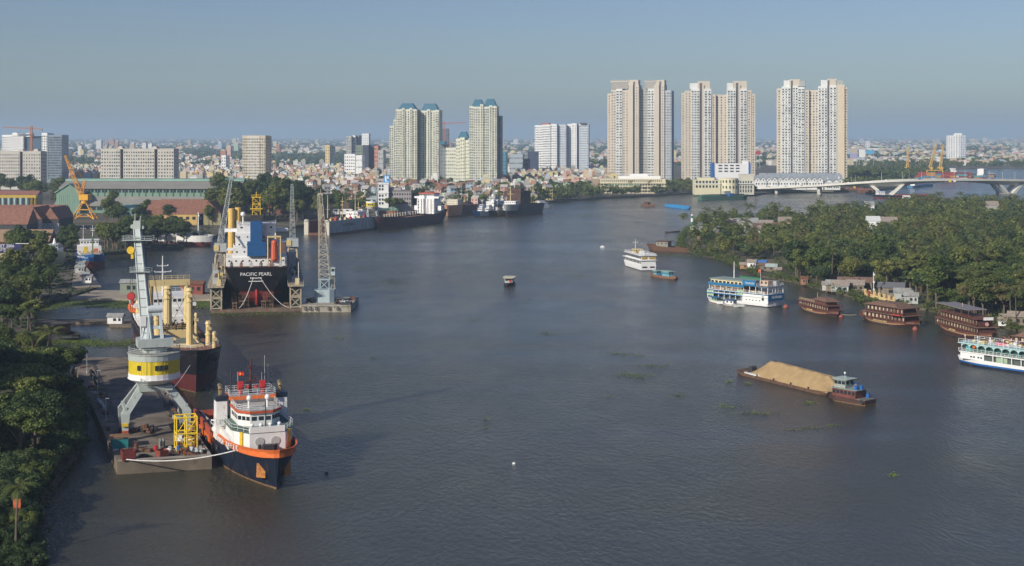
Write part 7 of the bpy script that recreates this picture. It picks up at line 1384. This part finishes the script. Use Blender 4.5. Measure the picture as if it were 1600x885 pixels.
shacks([(1293,457,4,4,2.6,mat('tin_wall_pale',(.45,.46,.45),.7,var=.2),TIN,'pale shack at the left end of the stilt house row',1),(1303,458,6,6,2.8,PLW,ROOFG,'grey tin shack second in the stilt house row',1),(1313,459,7,6,2.8,mat('tin_wall_pale',(.45,.46,.45),.7,var=.2),TIN,'pale tin walled shack in the middle of the stilt house row',1),(1325,456,8,6,3.4,PLW,RRT,'brown roofed shack with the highest gable in the stilt row',1),(1337,458,7,6,2.8,PLW,TIN,'dark open fronted shack in the stilt row',1),(1350,456,7,6,3.4,PLW,RRT,'red brown roofed shack at the right end of the stilt row',1),(1357,447,5,4,4,CLEAN,ROOFG,'white walled house behind the red brown shack',0),
 (1257,448,3,2.4,2.8,mat('brick_wall',(.30,.14,.09)),RUST,'small brick red shore hut alone left of the stilt houses',1),(1165,423,5,3,2.2,mat('orange_tarp',(.36,.20,.10),.8),TIN,'orange tarped shack on the shore behind the floating restaurant',1),(1175,424,4,4,3.6,CLEAN,TIN,'white shack beside the blue tarp shelter',1),(1184,424,8,5,3,PLW,mat('tarp_bright_blue',(.04,.16,.45),.7),'shelter with bright blue tarp roof on the shore',1),(1197,426,7,4,2.6,PLW,RRT,'low plank shack right of the blue tarp shelter',1),(1206,427,5,4,2.4,PLW,mat('tarp_mint',(.36,.44,.42),.7),'plank shack with pale mint tarp',1),(1216,431,3,3,2.2,PLW,TIN,'tiny plank shack right of the mint tarp',1),
 (1412,472,7,5,3,STEEL,ROOFG,'small grey house behind the yellow wall',0),(1393,466,10,6,3.6,PLW,mat('slate_sheet',(.13,.13,.14),.8),'slate roofed house behind the yellow wall',0),(1424,478,5,4,3,STEEL,ROOFG,'grey hut with a water tank right of the yellow wall',0),(1577,512,6,4,2.6,mat('tin_wall_pale',(.45,.46,.45)),TIN,'pale tin shed on the shore by the right edge',1),(1590,513,6,5,3.4,PLW,TIN,'plank shed at the right edge of the shore',1),(1566,513,2.6,2.6,2,CLEAN,TIN,'tiny white hut left of the pale tin shed',1)])
def village(lst):
    for (x,yt,D,w,wm,rm,lab) in lst:
        z = Zt(yt,D); hut('house', lab, (Xt(x,D),D,1.), (w,9,max(3,z-2.4)), wm, rm, R(-8), 'house')
village([(1148,344,905,9,PLW,TIN,'grey brown tin roofed house, leftmost in the clearing behind the beacon'),(1168,343.5,900,13,mat('grey_block_wall',(.34,.33,.30),.9,var=.2),ROOFG,'long grey block house in the clearing behind the beacon'),(1186,352,860,7,mat('terracotta_wall',(.38,.18,.11),.85),RRT,'terracotta walled house in the clearing'),(1191,356,850,5,CLEAN,TIN,'white fronted hut beside the terracotta house'),(1197,347,880,8,BLUEP,TIN,'small house with blue front in the clearing'),(1215,351,870,6,mat('terracotta_wall',(.45,.19,.11)),RRT,'brick house at the right of the clearing'),(1226,342,930,8,mat('tan_wall',(.30,.22,.14)),TIN,'tan house half hidden in trees right of the clearing'),(1107,357,860,14,mat('tan_wall',(.30,.22,.14)),ROOFG,'low grey roofed house just right of the beacon'),
 (1364,341,900,8,CLEAN,mat('roof_very_pale',(.6,.62,.6),.7),'bright tin roofed house alone in the middle of the wood'),(1386,342,910,12,PLW,TIN,'brown roofed house beside the bright tin roofed one'),(1358,317,1120,7,CLEAN,ROOFG,'white house top in the trees below the V pier'),(1550,317,1060,8,mat('grey_block_wall',(.34,.33,.30)),TIN,'grey house in the trees below the right V pier'),(1574,445,590,9,mat('tin_wall_pale',(.45,.46,.45)),ROOFG,'pale roofed house in the wood near the right edge'),(1588,443,590,7,mat('brick_wall',(.30,.14,.09)),RRT,'brick house among trees at the right edge'),(1598,447,585,6,CREAM,TIN,'cream house cut by the right edge in the wood')])
def yellowwall():
    a, c = P(1352,466), P(1397,479); loc, rz, L = place(a, c); T = thing('river_wall','notched pale yellow river wall with pillars at the water','wall',loc,rz); m = mat('wall_yellow',(.66,.52,.24),.8,var=.08); h = L/2
    MB().b2(-h,h,-.2,.2,-1,2.2).build('low_wall',m,T); [MB().b2(-h+L*j/6-.5,-h+L*j/6+.5,-.35,.35,-.8,3.7).build('pillar',m,T) for j in range(7)]; [MB().b2(-h+L*(j+.5)/6-1.1,-h+L*(j+.5)/6+1.1,-.1,.1,2.2,3.).build('grille',mat('brick_wall',(.30,.14,.09)),T) for j in range(6) if j != 3]
    MB().b2(-h+3.6,-h+5.4,-.6,-.25,-.5,3.4).build('gate',mat('gate_red',(.30,.06,.04),.7),T); MB().tube((-h+6,1,0),(-h+6,1,11),.12).build('lamp_post',CLEAN,T); [MB().box((-h+6.3,1,z),(.7,.5,.8)).build('sign_plate',CLEAN,T) for z in (4,7,10)]
yellowwall()
# ------------------------------------------------------------------ trees and plants
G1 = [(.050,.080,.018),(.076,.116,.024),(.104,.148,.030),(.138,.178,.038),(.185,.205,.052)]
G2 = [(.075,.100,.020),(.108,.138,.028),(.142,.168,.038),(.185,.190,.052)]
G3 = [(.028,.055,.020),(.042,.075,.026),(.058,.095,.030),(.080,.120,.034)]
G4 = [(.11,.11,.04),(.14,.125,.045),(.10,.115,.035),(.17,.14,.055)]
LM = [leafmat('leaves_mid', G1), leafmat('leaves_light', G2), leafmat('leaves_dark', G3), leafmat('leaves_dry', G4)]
PALMM = leafmat('palm_leaves', [(.055,.086,.022),(.088,.122,.032),(.130,.155,.048)], .2)
BARK = mat('bark', (.13,.10,.075), .95, var=.3, sc=2)
def leaves(b, rg, c, r, n, s, squash=.75, shell=.55):
    g = rg.gauss
    for _ in range(n):
        x, y, z = g(0,1), g(0,1), g(.25,1); l = math.sqrt(x*x+y*y+z*z) or 1; x /= l; y /= l; z /= l
        q = r*(shell+(1-shell)*rg.random()); p = (c[0]+x*q, c[1]+y*q, c[2]+z*q*squash)
        # leaf plane: normal near outward, jittered
        nx, ny, nz = x+g(0,.5), y+g(0,.5), z+g(.3,.5); l = math.sqrt(nx*nx+ny*ny+nz*nz) or 1; nx /= l; ny /= l; nz /= l
        ux_, uy_, uz_ = -ny, nx, 0.; l = math.hypot(ux_, uy_) or 1; ux_ /= l; uy_ /= l
        vx, vy, vz = ny*uz_-nz*uy_, nz*ux_-nx*uz_, nx*uy_-ny*ux_; a = s*rg.uniform(.55,1.2); e = a*rg.uniform(.5,1.)
        k = len(b.v); b.v += [(p[0]-ux_*a, p[1]-uy_*a, p[2]), (p[0]-vx*e, p[1]-vy*e, p[2]-vz*e-.1*a), (p[0]+ux_*a, p[1]+uy_*a, p[2]), (p[0]+vx*e, p[1]+vy*e, p[2]+vz*e-.1*a)]; b.f.append([k,k+1,k+2,k+3]); b.m.append(0)
def crown(seed, kind, n, s):
    rg = random.Random(seed); b = MB(); lobes = []
    if kind == 'round': spec = (16, 4.0, 3.0, 7.5, 1.9)
    elif kind == 'flat': spec = (18, 5.6, 1.6, 8.0, 1.7)
    elif kind == 'tall': spec = (15, 2.8, 4.8, 8.5, 1.7)
    else: spec = (14, 4.2, 2.2, 4.2, 1.9)
    k, rx, rz_, zc, rl = spec
    for i in range(k):
        a = rg.random()*6.28; q = math.sqrt(rg.random()); zz = rg.uniform(-.7,1)
        m = q*math.sqrt(max(.1,1-zz*zz*.8)); lobes.append((rx*m*cos(a), rx*m*sin(a)*.95, zc+rz_*zz, rl*rg.uniform(.7,1.35)))
    for (x,y,z,r) in lobes: leaves(b, rg, (x,y,z), r, int(n/k), s, .7 if kind != 'flat' else .42)
    me = b.mesh('crown', LM[0]); t = MB(); t.path([(0,0,0),(.1,.05,zc*.35),(.15,-.1,zc*.7)], .34, 7, r1=.22)
    for (x,y,z,r) in lobes[:7]: t.path([(.15,-.1,zc*.55),(x*.45,y*.45,zc*.55+(z-zc*.55)*.6),(x*.9,y*.9,z)], .15, 5, r1=.05)
    return me, t.mesh('trunk', BARK)
def recolour(me, m): c = me.copy(); c.materials[0] = m; return c
def mk(n, s, seeds):
    out = {}
    for kd in ('round','flat','tall','bush'):
        out[kd] = [crown(q, kd, n, s) for q in seeds]
    return out
TH = mk(9500, .24, (1,2)); TM = mk(3400, .36, (3,4,5)); TF = mk(500, .85, (6,7))
CM = {}
def cm_(me, i):
    k = (me.name, i)
    if k not in CM: CM[k] = me if i == 0 else recolour(me, LM[i])
    return CM[k]
def palm_mesh(seed, nf=18, fl=3.4, seg=7, up=.8, leafw=.10, nip=False):
    rg = random.Random(seed); b = MB()
    for i in range(nf):
        a = 2*pi*i/nf+rg.uniform(-.2,.2); el = rg.uniform(-.15,1.1) if not nip else rg.uniform(.7,1.35); L = fl*rg.uniform(.85,1.15); p = Vector((0,0,0)); d = Vector((cos(a)*cos(el), sin(a)*cos(el), sin(el))); side = Vector((-sin(a), cos(a), 0)); pr = p
        for k in range(seg):
            q = pr+d*L/seg; d = (d+Vector((0,0,-.24 if not nip else -.12))).normalized(); w = .85*sin(pi*(k+.8)/(seg+.6))*(.8 if not nip else .6)
            for s in (-1,1):
                for h in (0,.5):
                    o = pr.lerp(q, h); o2 = pr.lerp(q, h+.36); tip = (o+o2)/2+side*s*w+d*.35+Vector((0,0,-.32*w)); b.add([o, o2, tip+(o2-o)*.25, tip-(o2-o)*.1], [(0,1,2,3)])
            pr = q
    return b.mesh('crown', PALMM)
PC = [palm_mesh(i) for i in range(3)]; NC = [palm_mesh(10+i, 15, 6.2, 7, nip=True) for i in range(2)]
def palm_trunk(h, lean, seed):
    t = MB(); t.path([(0,0,0),(lean*.2,0,h*.35),(lean*.55,0,h*.7),(lean,0,h)], .2, 6, r1=.12); return t.mesh('trunk', BARK)
PT = [(palm_trunk(9,1.2,1),9,1.2),(palm_trunk(7,-.8,2),7,-.8),(palm_trunk(11,.6,3),11,.6)]
trg = random.Random(77)
def tree(lib, kd, loc, sc, label, group, mi=0, zs=1.):
    c, t = trg.choice(lib[kd]); T = thing('shrub' if kd == 'bush' else 'broadleaf_tree', label, 'shrub' if kd == 'bush' else 'tree', loc, trg.random()*6.28, group); T.scale = (sc, sc, sc*zs)
    inst(t, 'trunk', T); inst(cm_(c, mi), 'crown', T); return T
def palm(loc, sc, label, group):
    tm, h, le = trg.choice(PT); T = thing('palm_tree', label, 'palm tree', loc, trg.random()*6.28, group); T.scale = (sc,sc,sc); inst(tm, 'trunk', T); inst(trg.choice(PC), 'crown', T, (le,0,h)); return T
def nipa(loc, sc, label, group):
    T = thing('nipa_palm', label, 'palm', loc, trg.random()*6.28, group); T.scale = (sc,sc,sc); inst(trg.choice(NC), 'fronds', T); return T
# near left bank; darker leaf colours imitate the clump's deep shade
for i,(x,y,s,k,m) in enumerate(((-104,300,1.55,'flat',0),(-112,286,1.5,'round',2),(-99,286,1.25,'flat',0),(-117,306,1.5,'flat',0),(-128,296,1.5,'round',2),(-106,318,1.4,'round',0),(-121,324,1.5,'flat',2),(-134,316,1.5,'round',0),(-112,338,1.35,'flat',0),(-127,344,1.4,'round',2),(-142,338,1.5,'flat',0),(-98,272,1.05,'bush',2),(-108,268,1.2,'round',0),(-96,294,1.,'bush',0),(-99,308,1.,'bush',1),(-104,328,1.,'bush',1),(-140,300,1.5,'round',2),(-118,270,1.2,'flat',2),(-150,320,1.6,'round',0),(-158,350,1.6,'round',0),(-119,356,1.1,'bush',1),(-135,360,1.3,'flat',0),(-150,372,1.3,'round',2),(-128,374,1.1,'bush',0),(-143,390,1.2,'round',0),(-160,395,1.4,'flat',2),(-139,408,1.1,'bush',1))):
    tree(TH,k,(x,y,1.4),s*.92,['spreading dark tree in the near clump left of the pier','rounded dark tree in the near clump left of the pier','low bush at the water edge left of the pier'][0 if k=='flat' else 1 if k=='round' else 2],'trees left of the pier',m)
for x,y,s,lab in ((-120.5,362,1.4,'tall pale coconut palm rising over the near clump beside the pier'),(-127,374,1.15,'shorter coconut palm behind the tall pale one beside the pier'),(-76.5,217,1.,'coconut palm in the bottom left corner by the orange sign'),(-164,462,1.3,'coconut palm at the left edge beyond the near clump, nearest of the row'),(-167,490,1.35,'coconut palm at the left edge by the inner basin'),(-182,505,1.4,'coconut palm at the far left edge by the inner basin'),(-171,520,1.3,'coconut palm leaning over the inner basin'),(-191,545,1.4,'coconut palm at the left behind the inner basin'),(-192,575,1.3,'coconut palm by the dark trees near the slab jetty'),(-170,470,1.3,'coconut palm cut by the left edge above the clump')): palm((x,y,1.4),s,lab,None)
for i in range(46):
    D = trg.uniform(232,262) if i < 8 else trg.uniform(215,240); x = trg.uniform(-100,-82) if i < 8 else trg.uniform(-92,-76)
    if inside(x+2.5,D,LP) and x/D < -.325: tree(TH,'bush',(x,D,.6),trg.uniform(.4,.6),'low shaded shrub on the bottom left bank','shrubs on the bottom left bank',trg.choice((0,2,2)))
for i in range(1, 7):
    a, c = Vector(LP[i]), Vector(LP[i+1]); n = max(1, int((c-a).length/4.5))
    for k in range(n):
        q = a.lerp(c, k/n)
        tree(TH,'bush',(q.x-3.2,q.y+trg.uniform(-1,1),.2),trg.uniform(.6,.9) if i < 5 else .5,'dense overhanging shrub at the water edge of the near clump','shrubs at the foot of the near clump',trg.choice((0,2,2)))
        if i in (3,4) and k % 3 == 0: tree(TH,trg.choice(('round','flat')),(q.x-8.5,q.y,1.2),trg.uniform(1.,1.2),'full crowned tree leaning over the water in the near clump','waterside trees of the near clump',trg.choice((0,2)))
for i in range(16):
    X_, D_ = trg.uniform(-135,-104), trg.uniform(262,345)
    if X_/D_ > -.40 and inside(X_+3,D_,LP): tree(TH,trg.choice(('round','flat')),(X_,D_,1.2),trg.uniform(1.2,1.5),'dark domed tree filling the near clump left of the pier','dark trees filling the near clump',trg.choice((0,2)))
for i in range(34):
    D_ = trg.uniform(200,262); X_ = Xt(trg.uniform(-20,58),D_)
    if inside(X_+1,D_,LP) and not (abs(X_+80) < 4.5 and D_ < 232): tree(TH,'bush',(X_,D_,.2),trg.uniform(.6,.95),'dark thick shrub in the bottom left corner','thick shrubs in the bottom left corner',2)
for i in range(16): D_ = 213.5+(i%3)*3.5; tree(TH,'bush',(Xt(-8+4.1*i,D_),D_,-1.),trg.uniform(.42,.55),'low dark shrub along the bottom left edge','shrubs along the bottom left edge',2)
T = thing('warning_sign','small blank orange board on a white post at bottom left','sign',P(27,838)+Vector((0,0,1.4)),0); MB().tube((0,0,0),(0,0,4.8),.12).build('post',RLW,T); MB().b2(-.6,.6,-.2,-.12,2.3,4.7).build('board',mat('sign_orange',(.55,.12,.04),.7),T)
# left strip and yard trees
def scatter(n, x0, x1, D0, D1, s0, s1, lab, group, lib=TM, kinds=('round','flat','round','tall'), mis=(0,0,2,1), sep=.62, zb=1.5, palms=0., tries=60):
    got = []
    for _ in range(n*tries):
        if len(got) >= n: break
        D = trg.uniform(D0,D1); px = trg.uniform(x0,x1); X_ = Xt(px,D); s = trg.uniform(s0,s1)
        if not inside(X_,D,LP) or any(hypot(X_-a,D-b) < sep*5*(s+q)*.9 for a,b,q in got): continue
        got.append((X_,D,s))
        if trg.random() < palms: palm((X_,D,zb), s*.9, lab.replace('tree','coconut palm'), group+' palms')
        else: tree(lib, trg.choice(kinds), (X_,D,zb), s, lab, group, trg.choice(mis))
scatter(26,-20,96,440,600,.95,1.35,'dark green tree on the left bank by the inner basin','trees by the inner basin',palms=.2)
scatter(12,22,66,640,760,1.1,1.4,'dark tree around the hauled out launch','trees by the slipway')
scatter(34,165,290,820,920,.95,1.15,'bushy tree on the bank behind the blue coaster','trees behind the blue coaster',kinds=('round','flat'),sep=.5)
scatter(20,163,284,775,808,1.1,1.35,'bushy tree at the water edge right of the blue coaster','waterside trees right of the blue coaster',kinds=('round','flat'),sep=.32)
scatter(6,96,116,760,860,.8,1.,'dark tree left of the blue coaster','trees left of the blue coaster')
scatter(6,150,330,985,1010,1.,1.4,'tree among the yard sheds','trees among the yard sheds',sep=1.2,kinds=('round','tall')); tree(TM,'tall',(Xt(177,1060),1060,1.5),1.55,'lone full tree before the long green hall',None,1)
scatter(42,340,478,1010,1230,1.7,2.3,'tall tree in the wood behind the dry dock','tall trees behind the dry dock',sep=.52,kinds=('round','tall','round'),mis=(0,2,2,1))
scatter(26,440,575,1010,1240,1.2,1.8,'tree among the houses behind the far floating dock','trees behind the far floating dock',palms=.25,sep=.6)
scatter(9,610,690,1085,1180,1.2,1.7,'tree between the white office and the white bridged ship','trees by the white office',sep=.7)
scatter(10,0,96,1280,1500,1.4,1.9,'tree below the apartment slabs at far left','trees below the left slabs')
# bank palms right of centre, one by one
x = 832
while x < 1182:
    D = 143000/( (322-.055*(x-832)*1.) -HZ) if x < 1100 else 1500; D = max(D, 1200)+12
    y = 0; 
    X_ = Xt(x,D)
    while not inside(X_,D-6,LP): D += 8; X_ = Xt(x,D)
    (palm((X_,D,1.6),trg.uniform(.9,1.3),'small palm on the riverside promenade','promenade palms') if trg.random() < .6 else tree(TF,'bush',(X_,D,1.6),trg.uniform(.9,1.4),'bushy tree on the riverside promenade','promenade trees')); x += trg.uniform(6,9)
# right wood: nearest and shore ones as things, the rest one mass
pts = []
D = 438.
while D < 1260:
    st = 6.6 if D < 700 else 8.2 if D < 950 else 10.
    px0 = 1040; X_ = Xt(px0,D)
    while X_ < Xt(1660,D):
        x = X_+trg.uniform(-2.6,2.6); y = D+trg.uniform(-2.6,2.6); X_ += st
        if not inside(x,y,RP): continue
        pp = 800+x*2200/y; row = HZ+143000/y
        if 1062 < pp < 1100 and 800 < y < 960: continue
        if 1150 < pp < 1226 and row > 409: continue
        if 1138 < pp < 1232 and 845 < y < 925: continue
        if 1285 < pp < 1362 and row > 452: continue
        if 1340 < pp < 1432 and row > 459: continue
        if 1352 < pp < 1392 and 850 < y < 910: continue
        if 1566 < pp < 1600 and 560 < y < 590: continue
        shore = not inside(x,y-9,RP) or not inside(x-9,y,RP)
        pts.append((y-(60 if shore else 0), x, y, pp))
    D += st
pts.sort(); np_ = 0; rest = []; nb = 0
for (_, x, y, pp) in pts:
    r = trg.random(); nz = math.sin(x*.05+y*.021)+math.sin(y*.043-x*.02)
    if nb < 235:
        nb += 1; zone = 'behind the floating restaurant' if pp < 1270 else 'behind the stilt houses' if pp < 1370 else 'behind the brown junks' if pp < 1520 else 'at the right edge'
        q = trg.random()
        if r < .26: palm((x,y,.9),trg.uniform(1.05,1.5),'coconut palm in the wood '+zone,'palms '+zone)
        elif r < .38: nipa((x,y,.8),trg.uniform(.8,1.15),'spiky nipa palm clump in the wood '+zone,'nipa palms '+zone)
        else:
            kd = trg.choice(('round','round','flat','tall') if nz < .4 else ('flat','bush','flat')); mi = trg.choice((0,0,1,2) if nz > -.8 else (3,1,1,0)); tree(TM,kd,(x,y,.9),trg.choice((trg.uniform(.6,.85),trg.uniform(.8,1.15),trg.uniform(1.1,1.5))),['mid green','light green','dark green','brownish'][mi]+' '+{'round':'rounded','flat':'layered','tall':'upright','bush':'low bushy'}[kd]+' tree in the wood '+zone,'trees '+zone,mi)
    else: rest.append((x,y,nz))
def mass(name, label, lst, lib_n, s, m, palmshare=.15, hs=(1.,1.5)):
    bs = [MB() for _ in range(4)]; rg = random.Random(5); PB = MB()
    for it in lst:
        x, y = it[0], it[1]; nz = it[2] if len(it) > 2 else 0; sc = rg.uniform(*hs); i = rg.choice((0,0,1,2)) if nz > -.9 else rg.choice((3,1,0)); b = bs[i]; H = 7.*sc*rg.uniform(.75,1.25); k = rg.randint(3,5)
        pq = rg.random()
        if palmshare and pq < palmshare:
            me = rg.choice(PC) if pq < palmshare*.55 else rg.choice(NC); hh = 8.5*sc if me in PC else .6; a_ = rg.random()*6.28; ca, sa = cos(a_), sin(a_); k0 = len(PB.v)
            PB.v += [(x+(v.co.x*ca-v.co.y*sa)*sc*1.1, y+(v.co.x*sa+v.co.y*ca)*sc*1.1, hh+v.co.z*sc*1.1) for v in me.vertices]; PB.f += [[q+k0 for q in p.vertices] for p in me.polygons]; PB.m += [4]*len(me.polygons)
            if pq < palmshare*.55: k1 = len(PB.m); PB.tube((x,y,.5),(x+.5,y,hh),.22,.14,5); PB.m[k1:] = [5]*(len(PB.m)-k1)
            continue
        for j in range(k): leaves(b, rg, (x+rg.gauss(0,2.)*sc, y+rg.gauss(0,2.)*sc, H*rg.uniform(.6,1.05)), rg.uniform(1.7,2.9)*sc, lib_n//k, s*sc, .8)
    B_ = MB()
    for i, b in enumerate(bs):
        o = len(B_.v); B_.v += b.v; B_.f += [[q+o for q in f] for f in b.f]; B_.m += [i]*len(b.f)
    o = len(B_.v); B_.v += PB.v; B_.f += [[q+o for q in f] for f in PB.f]; B_.m += PB.m
    return tag(B_.build(name, LM+[PALMM, BARK]), label, None, None, 'stuff')
mass('wood','dense green wood filling the right bank behind the nearer trees',rest,400,.42,None,.34,(.62,1.65))
b = MB(); rg = random.Random(8)      # undergrowth along the right bank
for _ in range(2600):
    D = rg.uniform(440,900); x = Xt(rg.uniform(1050,1640),D)
    if inside(x,D,RP): leaves(b, rg, (x,D,1.1), rg.uniform(1.,2.2), 12, .5, .7)
for i in range(len(RP)):
    a, c = Vector(RP[i]), Vector(RP[(i+1)%len(RP)])
    if max(a.y,c.y) > 1000 or a.x > 420: continue
    n = int((c-a).length/.8)
    for k in range(n): q = a.lerp(c,k/n); w_ = 1.4+1.2*sin(k*.21+i); leaves(b, rg, (q.x+rg.gauss(0,.9),q.y+rg.gauss(0,.9)+1.,.8+.5*w_), rg.uniform(.8,1.5)*w_, 34, .34, .9)
tag(b.build('undergrowth', LM[0]), 'reeds and scrub along the wooded bank', None, None, 'stuff')
b = MB()                              # scrub on the left bank
for i in range(24):
    a, c = Vector(LP[i]), Vector(LP[i+1]); n = max(1,int((c-a).length/1.6))
    for k in range(n):
        q = a.lerp(c,k/n)
        if rg.random() < .75: leaves(b, rg, (q.x+rg.gauss(-1,.8),q.y+rg.gauss(0,.8),1.2), rg.uniform(.8,2.), 22, .35, .7)
for _ in range(2600):
    px, D = rg.uniform(-20,330), rg.uniform(380,1000); x = Xt(px,D)
    if inside(x,D,LP) and not (118 < px < 160): leaves(b, rg, (x,D,1.8), rg.uniform(.8,2.4), 12, .55, .5)
tag(b.build('scrub', LM[2]), 'weeds and scrub on the left bank', None, None, 'stuff')
far = [(x,y,1) for (y,x) in TREEGAP]; rg = random.Random(61)
for _ in range(700):
    D = rg.uniform(1240,2300); x = Xt(rg.uniform(300,960),D)
    if inside(x,D,LP) and not any(hypot(x-a,D-b_) < r*.9 for a,b_,r in EXC): far.append((x,D,1))
for _ in range(420):
    D = 1240+rg.random()*520; x = Xt(rg.uniform(835,1100),D)
    if inside(x,D-8,LP) and not any(hypot(x-a,D-b_) < r*.9 for a,b_,r in EXC) and not (95 < x < 190 and 1500 < D < 1575): far.append((x,D,1))
for _ in range(520):
    D = rg.uniform(1680,2500); x = Xt(rg.uniform(1325,1480),D)
    if inside(x,D-12,LP) and not (1425 < 800+x*2200/D and D < 2150): far.append((x,D,1))
for _ in range(500):
    px = rg.uniform(1340,1660); D = rg.uniform(2790,3300); x = Xt(px,D)
    if inside(x,D,LP): far.append((x,D,1))
for _ in range(130):
    px = rg.uniform(90,345); D = rg.uniform(1215,1560); x = Xt(px,D); far.append((x,D,1))
mass('town_trees','bands of trees between the town houses and along the far banks',far,130,.8,None,0,hs=(1.,1.7))
b = [MB() for _ in range(4)]; B_ = MB(); rg = random.Random(62); n = 0
while n < 8500:
    row = HZ+2.4+46*rg.random()**1.5; Y_ = 143000/(row-HZ); px = rg.uniform(-60,1660); X_ = Xt(px,Y_)
    if Y_ < 2350 or not inside(X_,Y_,LP): continue
    f = min(3.2,(Y_/2300)**.7); i = rg.choice((0,2,2,0)); k0 = len(B_.v); leaves(B_, rg, (X_,Y_,5*f**.5), 9*f, 16, 3.4*f, .42, .3); B_.m[-16:] = [i]*16; n += 1
tag(B_.build('far_woods', LM), 'dark tree belts dissolving into haze around the far city', None, None, 'stuff')
# water hyacinth
b = MB(); rg = random.Random(90)
def mat_patch(px, py, wx, wy, n, s=.35, z=.12):
    for _ in range(n):
        a = rg.gauss(0,.5); q = rg.gauss(0,.5); p = P(px+wx*a, py+wy*q+wy*.25*sin(a*5)); l = s*rg.uniform(.5,1.3); t = rg.random()*3; k = len(b.v); h = rg.uniform(.02,z)
        b.v += [(p.x-l*cos(t),p.y-l*sin(t),h),(p.x+l*.6*sin(t),p.y-l*.6*cos(t),h+rg.uniform(0,z)),(p.x+l*cos(t),p.y+l*sin(t),h),(p.x-l*.6*sin(t),p.y+l*.6*cos(t),h+rg.uniform(0,z))]; b.f.append([k,k+1,k+2,k+3]); b.m.append(0)
for (px,py,wx,wy,n,s) in ((150,475,110,5,3600,.5),(260,475,140,7,3600,.5),(310,467,50,14,1800,.5),(60,480,40,5,900,.5),(140,536,110,6,2600,.35),(110,530,40,10,900,.35),(300,598,30,16,700,.3),(100,600,40,26,600,.4),(350,491,50,3,250,.4),(430,491,70,3,300,.4),(620,741-300,16,3,60,.3),(606,441,22,4,90,.35),(565,420,20,3,50,.35),(690,345,26,3,120,.7),(670,358,60,6,240,.7),(640,352,40,3,90,.6),(700,352,16,3,60,.6),(990,587,34,5,170,.3),(1020,572,26,4,90,.3),(965,553,22,3,70,.3),(1000,556,30,3,60,.3),(1140,636,26,4,80,.25),(1180,646,34,3,120,.25),(1268,668,22,3,50,.22),(1240,672,18,2,40,.22),(1396,743,12,3,60,.2),(857,522,22,3,60,.3),(740,500,14,2,30,.3),(585,560,10,3,30,.25),(530,528,12,3,40,.3),(1300,665,20,2,30,.2),(1060,618,16,3,40,.25),(950,620,12,2,20,.25),(1140,596,6,2,60,.22),(1168,600,8,2,60,.22),(1265,630,12,3,80,.22),(760,655,8,2,20,.2),(905,430,30,3,60,.4),(560,403,20,3,60,.4),(520,400,14,2,40,.4),(1350,306,80,2,300,1.),(1250,309,70,2,260,1.),(1170,322,60,3,200,1.),(960,392,30,4,60,.5),(1060,400,60,3,500,.5),(820,470,8,2,20,.3),(480,640,8,2,30,.2),(760,668,4,1,10,.2),(850,350,40,3,60,.6)):
    mat_patch(px,py,wx,wy,n,s)
tag(b.build('water_hyacinth', leafmat('hyacinth', [(.08,.15,.025),(.12,.20,.035),(.18,.25,.05),(.13,.14,.05)], .1)), 'green floating hyacinth mats', None, None, 'stuff')
# off-frame towers added on the near bank to shade the near left corner
for (x,y,hh,lab) in ((-260,155,118,'taller unseen tower added to shade the near left corner'),(-214,114,80,'lower unseen tower added to shade the near left corner')):
    T = thing('office_tower',lab,'office tower',(x,y,0),R(-43)); MB().b2(-20,20,-22,22,0,hh).build('wall', mat('stone_cladding',(.4,.38,.35),.8), T); nf = int(hh/5.6)-1
    windows(T,[((-18+4*c,-22.05,6+5.6*f),0,2.6,3.2) for f in range(nf) for c in range(10)]+[((20.05,-20+4*c,6+5.6*f),R(90),2.6,3.2) for f in range(nf) for c in range(11)]); MB().b2(-21,21,-23,23,hh,hh+2).build('roof', CONC, T)
